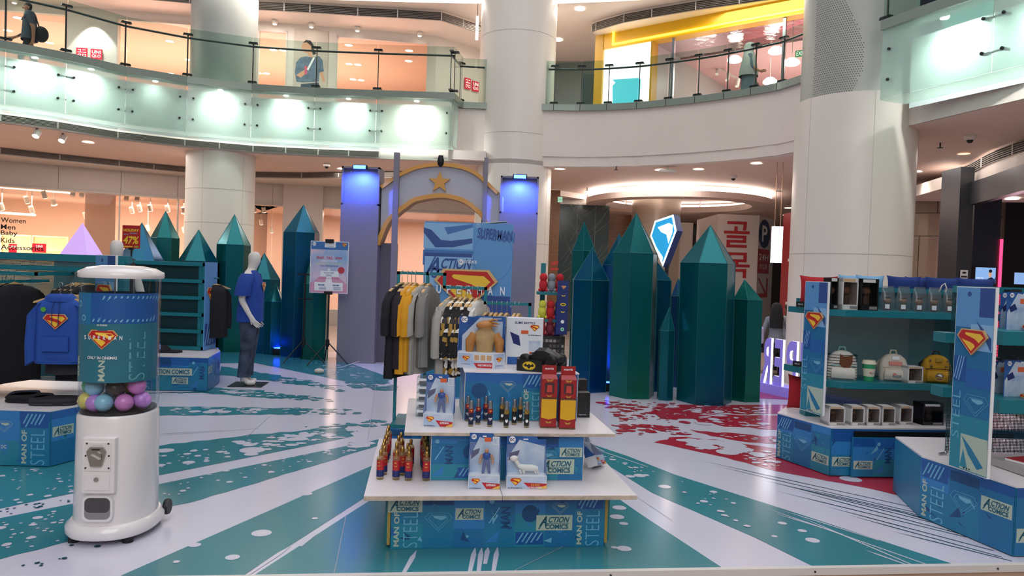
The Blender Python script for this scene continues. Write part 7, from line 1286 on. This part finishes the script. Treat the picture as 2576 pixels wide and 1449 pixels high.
J, E = skeleton(at(294, 603, 8.3).z, None, None); TRD = cloth('trousers_dark', '1c222a'); body('figure', m2, J, E, lambda c: TRD if .12 < c.z < 1.0 and abs(c.x) < .21 else MANQ); m = MB(); m.loft([ring(0, 0, z, rx, ry, 24, 2.4) for z, rx, ry in ((1.64, .08, .07), (1.6, .19, .1), (1.3, .2, .14), (.95, .2, .15))], CBK, False); m.build('t_shirt', m2)
# ---- people on the walkways
SKN = mat('skin_brown', '9a6a50', .55); HAIR = mat('hair_black', '100c0e', .75); SHG = cloth('shirt_blue_grey', '39424e'); TRD = cloth('trousers_dark', '1c222a'); BAGB = cloth('bag_black', '17191c')
p = at(72, 60, 15.5); pm = thing('person', 'person in blue-grey shirt with a shoulder bag walking on the upper left walkway', 'person', (p.x, p.y, 5.345), -62)
J, E = skeleton(1.66, ((-.24, -.06, 1.14), (-.24, -.26, 1.0), (-.235, -.33, .97)), ((.25, .12, 1.14), (.25, .12, .9), (.245, .1, .82)), (((-.1, -.16, .52), (-.1, -.02, .1), (-.1, -.18, .03)), ((.1, .1, .5), (.1, .3, .15), (.1, .16, .05))))
def paint_m(c):
    k = 1.66 / 1.75
    if c.z > 1.5 * k: return HAIR if (c.z > 1.66 * k or (c.y > .0 and c.z > 1.55 * k)) else SKN
    if abs(c.x) > .2 and c.z < 1.22 * k: return SKN
    return SHG if c.z > .92 * k else TRD
body('figure', pm, J, E, paint_m); m = MB(); m.loft([ring(0, .02, z, rx, ry, 20, 2.2) for z, rx, ry in ((1.47, .09, .07), (1.43, .17, .1), (1.25, .18, .13), (.95, .19, .15), (.86, .2, .16))], SHG, False); m.build('loose_shirt', pm)
m = MB(); m.sphere((.1, .24, 1.0), .17, BAGB, 16, 10, .7, .8, 1.0); m.build('shoulder_bag', pm); m = MB(); m.tube([(.12, .2, 1.14), (.05, .12, 1.4), (-.05, -.05, 1.46), (-.12, -.14, 1.3)], .014, BAGB, 6); m.build('bag_strap', pm)
m = MB(); m.sphere((0, -.105, 1.53), .018, SKN, 8, 6, .8, 1.2, 1); [m.sphere((s * .075, .005, 1.535), .02, SKN, 8, 6, .5, .8, 1.2) for s in (-1, 1)]; m.build('face_features', pm)
HJ = cloth('headscarf_grey', '8e938f', .12); DRS = cloth('dress_slate', '4c5d66', .1); PKB = cloth('bag_dusty_pink', '9a5a62')
p = at(1886, 170, 16.35); pw = thing('person', 'person in a long grey headscarf with a pink bag behind the right balustrade', 'person', (p.x, p.y, 5.345), 70)
J, E = skeleton(1.6, ((-.22, -.05, 1.14), (-.2, -.22, 1.02), (-.19, -.28, 1.02)), ((.22, .02, 1.13), (.22, -.1, .92), (.215, -.14, .86))); body('figure', pw, J, E, lambda c: (SKN if (c.z > 1.38 and c.y < -.045) or (c.z > .7 and c.y < -.1) else DRS))
m = MB(); m.loft([ring(0, yo, z, rx, ry, 24, 2.1) for z, rx, ry, yo in ((1.63, .03, .03, .01), (1.6, .085, .095, .012), (1.53, .105, .118, .025), (1.42, .1, .11, .035), (1.34, .17, .13, .02), (1.2, .22, .16, .02), (1.0, .235, .2, .02), (.86, .23, .21, .02))], HJ, False); m.build('headscarf', pw)
m = MB(); m.loft([ring(0, 0, z, rx, ry, 24, 2.1) for z, rx, ry in ((1.0, .19, .15), (.7, .2, .17), (.1, .26, .24))], DRS, False); m.build('long_dress', pw); MB(TR(.22, .08, .8)).box(-.05, .05, -.12, .12, -.13, .13, PKB).build('handbag', pw, bevel=.03)
m = MB(); m.sphere((0, -.1, 1.49), .016, SKN, 8, 6, .8, 1.2, 1); m.build('face_features', pw)
# ---- two people seated on a bench behind the letter sign
bz = .43; bp = at(1965, 800, 13.2); bn_ = thing('bench', 'dark bench behind the letter sign in the hall', 'bench', (bp.x, 13.2, -.1)); MB().box(-.55, .6, -.2, .75, .45, .52, DARK).build('seat', bn_); [MB().box(x - .03, x + .03, -.18, .22, 0, .45, GUN).build('leg', bn_) for x in (-.45, .5)]
def sitter(u, vtop, label, hair, top, rz, long, yy=13.1):
    zt = at(u, vtop, yy).z; p = at(u, vtop, yy); k = .9; o = thing('person', label, 'person', (p.x, yy, zt - 1.755 * k), rz)
    J, E = skeleton(1.75 * k, None, None, (((-.1, -.42, .9), (-.1, -.42, .47), (-.1, -.56, .4)), ((.1, -.42, .9), (.1, -.42, .47), (.1, -.56, .4))))
    body('figure', o, J, E, lambda c: (HAIR if (c.z > 1.67 * k or c.y > .0) else SKN) if c.z > 1.5 * k else top if c.z > .98 * k else TRD)
    if long: m = MB(); m.loft([ring(0, yo, z * k, rx, ry, 18) for z, rx, ry, yo in ((1.76, .03, .03, 0), (1.72, .085, .09, .01), (1.62, .1, .08, .045), (1.45, .12, .06, .075), (1.25, .11, .045, .1))], hair); m.build('long_hair', o)
    return o
s1 = sitter(1955, 762, 'person with long black hair and lilac shoulder bag seated behind the letter sign', HAIR, cloth('top_grey', '8a8d94'), 160, True); MB(TR(.24, .02, .98)).box(-.04, .04, -.14, .14, -.15, .15, cloth('bag_lilac', 'b9a9c9')).build('shoulder_bag', s1, bevel=.03)
sitter(1984, 764, 'person with short dark hair seated next to the long haired one', HAIR, cloth('top_white', 'b9b9bc'), 175, False, 13.7)
# ------------------------------------------------------------------ goods on the right islands
def pillow(label, c, w, h, m, rz=0, tilt=0, t=.07):
    o = thing('cushion', label, 'cushion', c, rz, group='cushions on the right island'); N = 10; top = []; bot = []
    for i in range(N + 1):
        for j in range(N + 1):
            a, b = -1 + 2 * i / N, -1 + 2 * j / N; f = ((1 - a ** 2) * (1 - b ** 2)) ** .45; k = 1 - .10 * (1 - abs(a) ** 3) * abs(b) ** 2; k2 = 1 - .10 * (1 - abs(b) ** 3) * abs(a) ** 2
            top.append((a * w / 2 * k2, -t * f, h / 2 + b * h / 2 * k)); bot.append((a * w / 2 * k2, t * f, h / 2 + b * h / 2 * k))
    n = N + 1; fs = [(i * n + j, (i + 1) * n + j, (i + 1) * n + j + 1, i * n + j + 1) for i in range(N) for j in range(N)]
    m_ = MB(RX(tilt)); m_.add(top + bot, fs + [tuple(reversed([q + n * n for q in f])) for f in fs], m, True); m_.build('cover', o)
    MB(RX(tilt)).tube([(-w / 2, 0, 0), (-w * .25, 0, h * .04), (0, 0, h * .05), (w * .25, 0, h * .04), (w / 2, 0, 0)], .004, m, 5).build('seam', o); return o
PRD = cloth('velvet_red', 'b01824', .1); PBL_ = cloth('velvet_navy', '17367e', .12); PSK = cloth('velvet_sky', '7fb0d8', .1)
q = at(2068, 768, 6.75); pillow('red cushion standing at the left end of the upper shelf', (q.x, 6.85, 1.412), .34, .3, PRD, -12); q = at(2020, 1040, 6.75); pillow('red cushion leaning below the left side shelf', (q.x + .03, 6.9, .425), .26, .33, PRD, -45)
for k, (u0, u1, m_, lb) in enumerate([(2120, 2180, PSK, 'sky blue cushion first behind the shelf top'), (2150, 2225, PSK, 'sky blue cushion second behind the shelf top'), (2228, 2318, PBL_, 'navy cushion left of the white cord'), (2325, 2420, PBL_, 'navy cushion right of the white cord'), (2400, 2505, PBL_, 'navy cushion at the right end of the row'), (2290, 2350, PBL_, 'navy cushion tucked behind between two others')]):
    a, b = at(u0, 720, 7.25), at(u1, 720, 7.25); zt = at((u0 + u1) / 2, 702 + (u0 - 2120) * .03, 7.25).z; pillow(lb, ((a.x + b.x) / 2, 7.25 + (.12 if k in (0, 5) else 0), zt - .205), b.x - a.x, .25, m_, 3)
MB().box(2.95, 4.9, 7.1, 7.5, 1.42, 1.48, TEAL).build('back_shelf', r1)
# boxed and bagged figures on the upper shelf
FIGD = mat('figure_dark', '6a5a52', .6); WCB = mat('carton_white_print', 'd8d6d4', .4); SMK = glass('carton_window', 'e4e0de', refl=.5); KRAFT = mat('logo_kraft', 'c9a986', .5)
def figbox(label, loc, rz, w, h, d, frame, win=True, group=None):
    o = thing('figure_box', label, 'figure box', loc, rz, group=group); f = .012
    m = MB(); m.box(-w / 2, w / 2, d - .004, d, 0, h, mat('carton_back_brown', '9a8274', .6)); m.box(-w / 2, w / 2, 0, d, 0, h * .16, frame); m.box(-w / 2, w / 2, 0, d, h - h * .13, h, frame); m.box(-w / 2, -w / 2 + f, 0, d, 0, h, frame); m.box(w / 2 - f, w / 2, 0, d, 0, h, frame); ca_ = m.build('carton', o)
    MB().box(-w / 2 + f, w / 2 - f, .001, .003, h * .16, h * .87, SMK).build('window', o); m = MB(FRONT); m.rect(-w * .42, w * .3, h * .88, h * .98, KRAFT if frame is WCB else WCB, .001); m.build('carton_print', ca_); MB(FRONT).rect(w * .0, w * .45, h * .03, h * .12, mat('carton_caption', '8a8684', .5), .001).build('caption_strip', ca_)
    f_ = MB(TR(0, d * .5, h * .17)); f_.sphere((0, 0, h * .42), h * .13, mat('figure_beige', '8a6a54', .6), 12, 8, 1.1, 1, .95); f_.loft([ring(0, 0, 0, w * .16, w * .14, 12), ring(0, 0, h * .15, w * .18, w * .14, 12), ring(0, 0, h * .3, w * .1, w * .08, 12)], FIGD); f_.build('toy_figure', o); return o
for k, (u, v) in enumerate([(2097, 780), (2137, 785), (2186, 790)]): q = at(u, v, 6.52); figbox(['narrow black figure box beside the poster board', 'white framed tall figure box in the middle', 'black tall figure box with white frame on the upper shelf'][k], (q.x, 6.52, 1.411), 8, [.075, .155, .17][k], .285, .12, [BLT, WCB, BLT][k])
BAG = glass('plastic_bag', 'e6e8ea', .12, 'd8dce0', .12)
for k, u in enumerate((2228, 2268, 2308, 2345, 2384, 2412)):
    x = at(u, 780, 6.62).x; o = thing('bagged_figure', f'dark figure in a clear plastic bag on the upper shelf, {["first", "second", "third", "fourth", "fifth", "sixth"][k]} from the left', 'bagged toy', (x, 6.6, 1.412), group='bagged figures on the upper shelf')
    m = MB(); m.loft([ring(0, 0, 0, .06, .04, 16, 3), ring(0, 0, .08, .066, .045, 16, 3), ring(.004, 0, .16, .058, .03, 16, 3), ring(0, 0, .2, .055, .008, 16, 3), ring(.006, .004, .225, .05, .004, 16, 3)], BAG, False); m.build('bag', o)
    f_ = MB(); f_.lathe([(.03, .004), (.032, .03), (.022, .06)], FIGD, 10); f_.sphere((0, 0, .09), .035, mat('figure_beige', '8a6a54', .6), 10, 8); f_.sphere((0, .0, .12), .03, BLT, 10, 6, 1, 1, .6); f_.build('toy_figure', o); MB().box(-.04, .0, -.046, -.042, .02, .06, TBW).build('tag', o)
def backpack(label, u, v, base, trim, ears=None, rz=-20, s=1.0, kind=0):
    q = gnd(u, v, .776); o = thing('mini_backpack', label, 'backpack', (q.x, max(q.y, 6.5) + .03, .776), rz); S = Matrix.Scale(s, 4)
    m = MB(S); m.loft([ring(0, .05, 0, .115, .055, 28, 3.2), ring(0, .05, .03, .122, .062, 28, 3.2), ring(0, .05, .14, .12, .06, 28, 3), ring(0, .05, .2, .1, .055, 28, 2.6), ring(0, .05, .235, .06, .04, 28, 2.2), ring(0, .05, .245, .02, .02, 28)], base); m.build('main_body', o)
    m = MB(S); m.loft([ring(0, -.012, .015, .095, .022, 24, 3.4), ring(0, -.02, .05, .098, .028, 24, 3.4), ring(0, -.016, .095, .092, .022, 24, 3.4), ring(0, -.01, .105, .085, .012, 24, 3.4)], base); m.build('front_pocket', o)
    MB(S).tube([(-.1, .0, .118), (-.05, -.008, .125), (.05, -.008, .125), (.1, .0, .118)], .004, trim, 6).build('zip', o); MB(S).tube([(-.03, .06, .235), (-.02, .06, .275), (.02, .06, .275), (.03, .06, .235)], .008, trim, 8).build('handle', o)
    for sx in (-1, 1): MB(S).tube([(sx * .05, .1, .22), (sx * .1, .16, .15), (sx * .1, .12, .03)], .01, trim, 8).build('strap', o)
    if kind == 0:
        m = MB(S)
        for k in range(9): z = .015 + k * .024; m.loft([ring(0, .05, z, .1225, .0625, 28, 3.1), ring(0, .05, z + .005, .1225, .0625, 28, 3.1)], BLT, False)
        m.build('dark_stripe', o); m = MB(S @ TR(.02, -.018, .165) @ FRONT); m.prism([(-.05, -.03), (-.02, -.06), (.03, -.055), (.05, -.01), (.05, .05), (.02, .035), (-.02, .035), (-.045, .055)], -.02, .006, mat('felt_brown', '6a4026', .9)); m.build('felt_patch', o)
    elif kind == 1:
        m = MB(S @ TR(0, -.012, 0) @ FRONT); m.box(-.03, .03, .195, .225, -.02, .002, PWHITE); m.box(-.055, .055, .145, .178, -.02, .006, mat('patch_coral', 'd88a80', .7)); m.build('patch', o); m = MB(S @ TR(0, -.04, 0) @ FRONT); m.rect(-.03, .04, .045, .06, mat('patch_slate', '5a6a70', .7), .011); m.ell(-.015, .068, .016, .012, mat('patch_coral', 'd88a80', .7), .012); m.text('CENTRAL PERK', .005, .052, .055, .008, PWHITE, .013); m.build('logo_patch', o)
    else:
        m = MB(S @ TR(0, -.036, 0) @ FRONT); m.ell(0, .06, .05, .04, mat('patch_gold', 'c09226', .6), .01); m.ell(0, .06, .035, .03, FIGD, .0105); m.flat([(-.02, .07), (.02, .06), (.02, .075), (0, .085)], PWHITE, .011); m.box(-.028, .028, .19, .22, -.03, -.012, GLD); m.build('badge', o)
        for x, z in ((-.06, .15), (.06, .15), (-.08, .05), (.08, .05), (-.07, .2), (.07, .2)): MB(S).sphere((x, -.02, z), .01, FIGD, 8, 6).build('stud', o)
    return o
BPW = cloth('pleather_white', 'd9d5cc', .04); BPC = cloth('pleather_cream', 'cfc8ba', .05); BPY = cloth('pleather_mustard', 'b98c1e', .1); MINT = cloth('mint_trim', '6fa8a2')
backpack('white striped mini backpack with brown felt patch', 2128, 958, BPW, MINT, kind=0, rz=-14, s=1.06); backpack('cream mini backpack with coral patches', 2254, 960, BPC, mat('cream_trim', 'b0a894', .7), kind=1, rz=-10, s=1.0); backpack('mustard mini backpack with dark round badge', 2368, 966, BPY, mat('bag_black_trim', '1c1a16', .7), kind=2, rz=-12, s=1.02)
q = gnd(2196, 962, .776); o = thing('travel_cup', 'green and cream reusable cup with cream lid', 'cup', (q.x, max(q.y, 6.5), .776)); CGN = mat('cup_green', '2f9a68', .4); CCR = mat('cup_cream', 'd8d2bc', .5)
MB().lathe([(.042, 0), (.045, .045)], CGN, 24).build('base', o); MB().lathe([(.047, .045), (.053, .115)], CCR, 24).build('sleeve', o); MB().lathe([(.051, .115), (.055, .155)], CGN, 24).build('upper_wall', o); MB().lathe([(.061, .155), (.062, .168), (.055, .172), (.052, .188), (.02, .19)], CCR, 24).build('lid', o); m = MB(TR(0, -.051, 0) @ FRONT); m.ell(-.008, .082, .012, .008, mat('patch_coral', 'd88a80', .7), .002); m.text('CENTRAL PERK', .004, .075, .04, .01, mat('patch_slate', '5a6a70', .7), .002); m.build('logo', o)
q = gnd(2308, 966, .776); figbox('white framed square figure box between the cream and mustard backpacks', (q.x, max(q.y, 6.45), .776), 8, .15, .15, .12, WCB)
for k, u in enumerate((2107, 2160, 2200, 2238, 2282)): q = gnd(u, 1072 - (u > 2250) * 2, .42); figbox(f'white figure box in the bottom row, {ON[k]} from the left', (q.x, q.y + .02, .421), 6, .125 if k else .15, .165, .13, WCB, group='boxed figures in the bottom row')
q = gnd(2352, 1072, .42); figbox('black figure box with red caption right of the bottom row', (q.x, q.y + .03, .421), 8, .2, .19, .14, BLT)
q = at(2369, 727, 6.85); MB().tube([(q.x - .02, 6.85, 1.6), (q.x - .01, 6.83, 1.66), (q.x + .01, 6.82, 1.68), (q.x + .03, 6.82, 1.63), (q.x + .02, 6.82, 1.6)], .006, WHITE, 6).build('white_cord', label='white cord looped over the shelf rail between navy cushions', cat='cord')
for u, v, zz, lb in ((2014, 776, 1.412, 'upper'), (2005, 938, .852, 'lower')):
    q = at(u, v, 6.78); o = MB(TR(q.x, q.y, zz) @ RZ(-50)).box(-.045, .045, -.003, .003, 0, .05, BLT).build('price_tag', label=f'small black price tag on the {lb} side shelf of the right island', cat='tag'); MB(TR(q.x, q.y, zz) @ RZ(-50) @ TR(0, -.004, 0) @ FRONT).text('PRICE', 0, .025, .05, .015, PWHITE, 0).build('lettering', o)
# blister packs on the near right island
def blister(label, u, v, Y, w=.19, h=.28):
    p = at(u, v, Y); o = thing('blister_pack', label, 'toy pack', (p.x, Y, p.z), 5, group='blister packs on the near right island'); cd_ = MB().box(-w / 2, w / 2, 0, .004, 0, h, TBB).build('card', o); m = MB(FRONT); m.flat([(-w * .1, h * .97), (w * .48, h * .9), (w * .48, .01), (-w * .48, .01), (-w * .48, h * .5)], TBS, .001); m.ell(-w * .32, h * .92, .016, .016, PWHITE, .002); m.text('DC', -w * .32, h * .92, .022, .014, LBN, .003, .03); m.rect(w * .1, w * .3, h * .93, h * .97, PWHITE, .002); m.flat([(-w * .42, h * .62), (-w * .2, h * .72), (-w * .1, h * .58), (-w * .35, h * .5)], LBN, .002); m.rect(0, w * .4, h * .72, h * .84, TBO, .002); m.build('card_print', cd_)
    m = MB(FRONT); shield(m, w * .15, h * .14, w * .34, .03, .001); m.build('emblem', o); m = MB(); m.loft([ring(.01, -.015, h * .05, w * .4, .03, 16, 4), ring(.01, -.015, h * .4, w * .38, .03, 16, 4), ring(.01, -.01, h * .62, w * .2, .02, 16, 4)], CLR, True); m.build('blister', o); MB().box(-.01, .01, .0, .06, h, h + .02, GUN).build('hook', o); return o
blister('blister pack hanging highest on the near right island', 2562, 838, 4.95); blister('blister pack in the middle row left of the near right island', 2513, 1008, 5.05, .16); blister('blister pack in the middle row at the right frame edge', 2556, 1010, 4.9); blister('second blister pack tucked behind the highest one', 2540, 835, 5.12, .16)
q = gnd(2560, 1205, .5); o = thing('comic_book', 'red and white booklet lying in the grey tray at the frame edge', 'book', (3.5, 4.75, .497), 20); MB().box(-.1, .1, -.14, .14, 0, .015, PWHITE).build('pages', o); MB().box(-.1, .1, -.14, .14, .015, .017, LBR).build('cover', o)
o = thing('grey_brush', 'grey plastic clip lying on top of the near right plinth', 'clip', gnd(2362, 1145, .441)); MB().cyl((0, 0, .01), (.05, .02, .012), .008, CHROME).build('clip_body', o); MB().sphere((.06, .02, .014), .012, CHROME, 10, 8).build('clip_knob', o)
for o_ in bpy.data.objects:
    if '_world' in o_: del o_['_world']
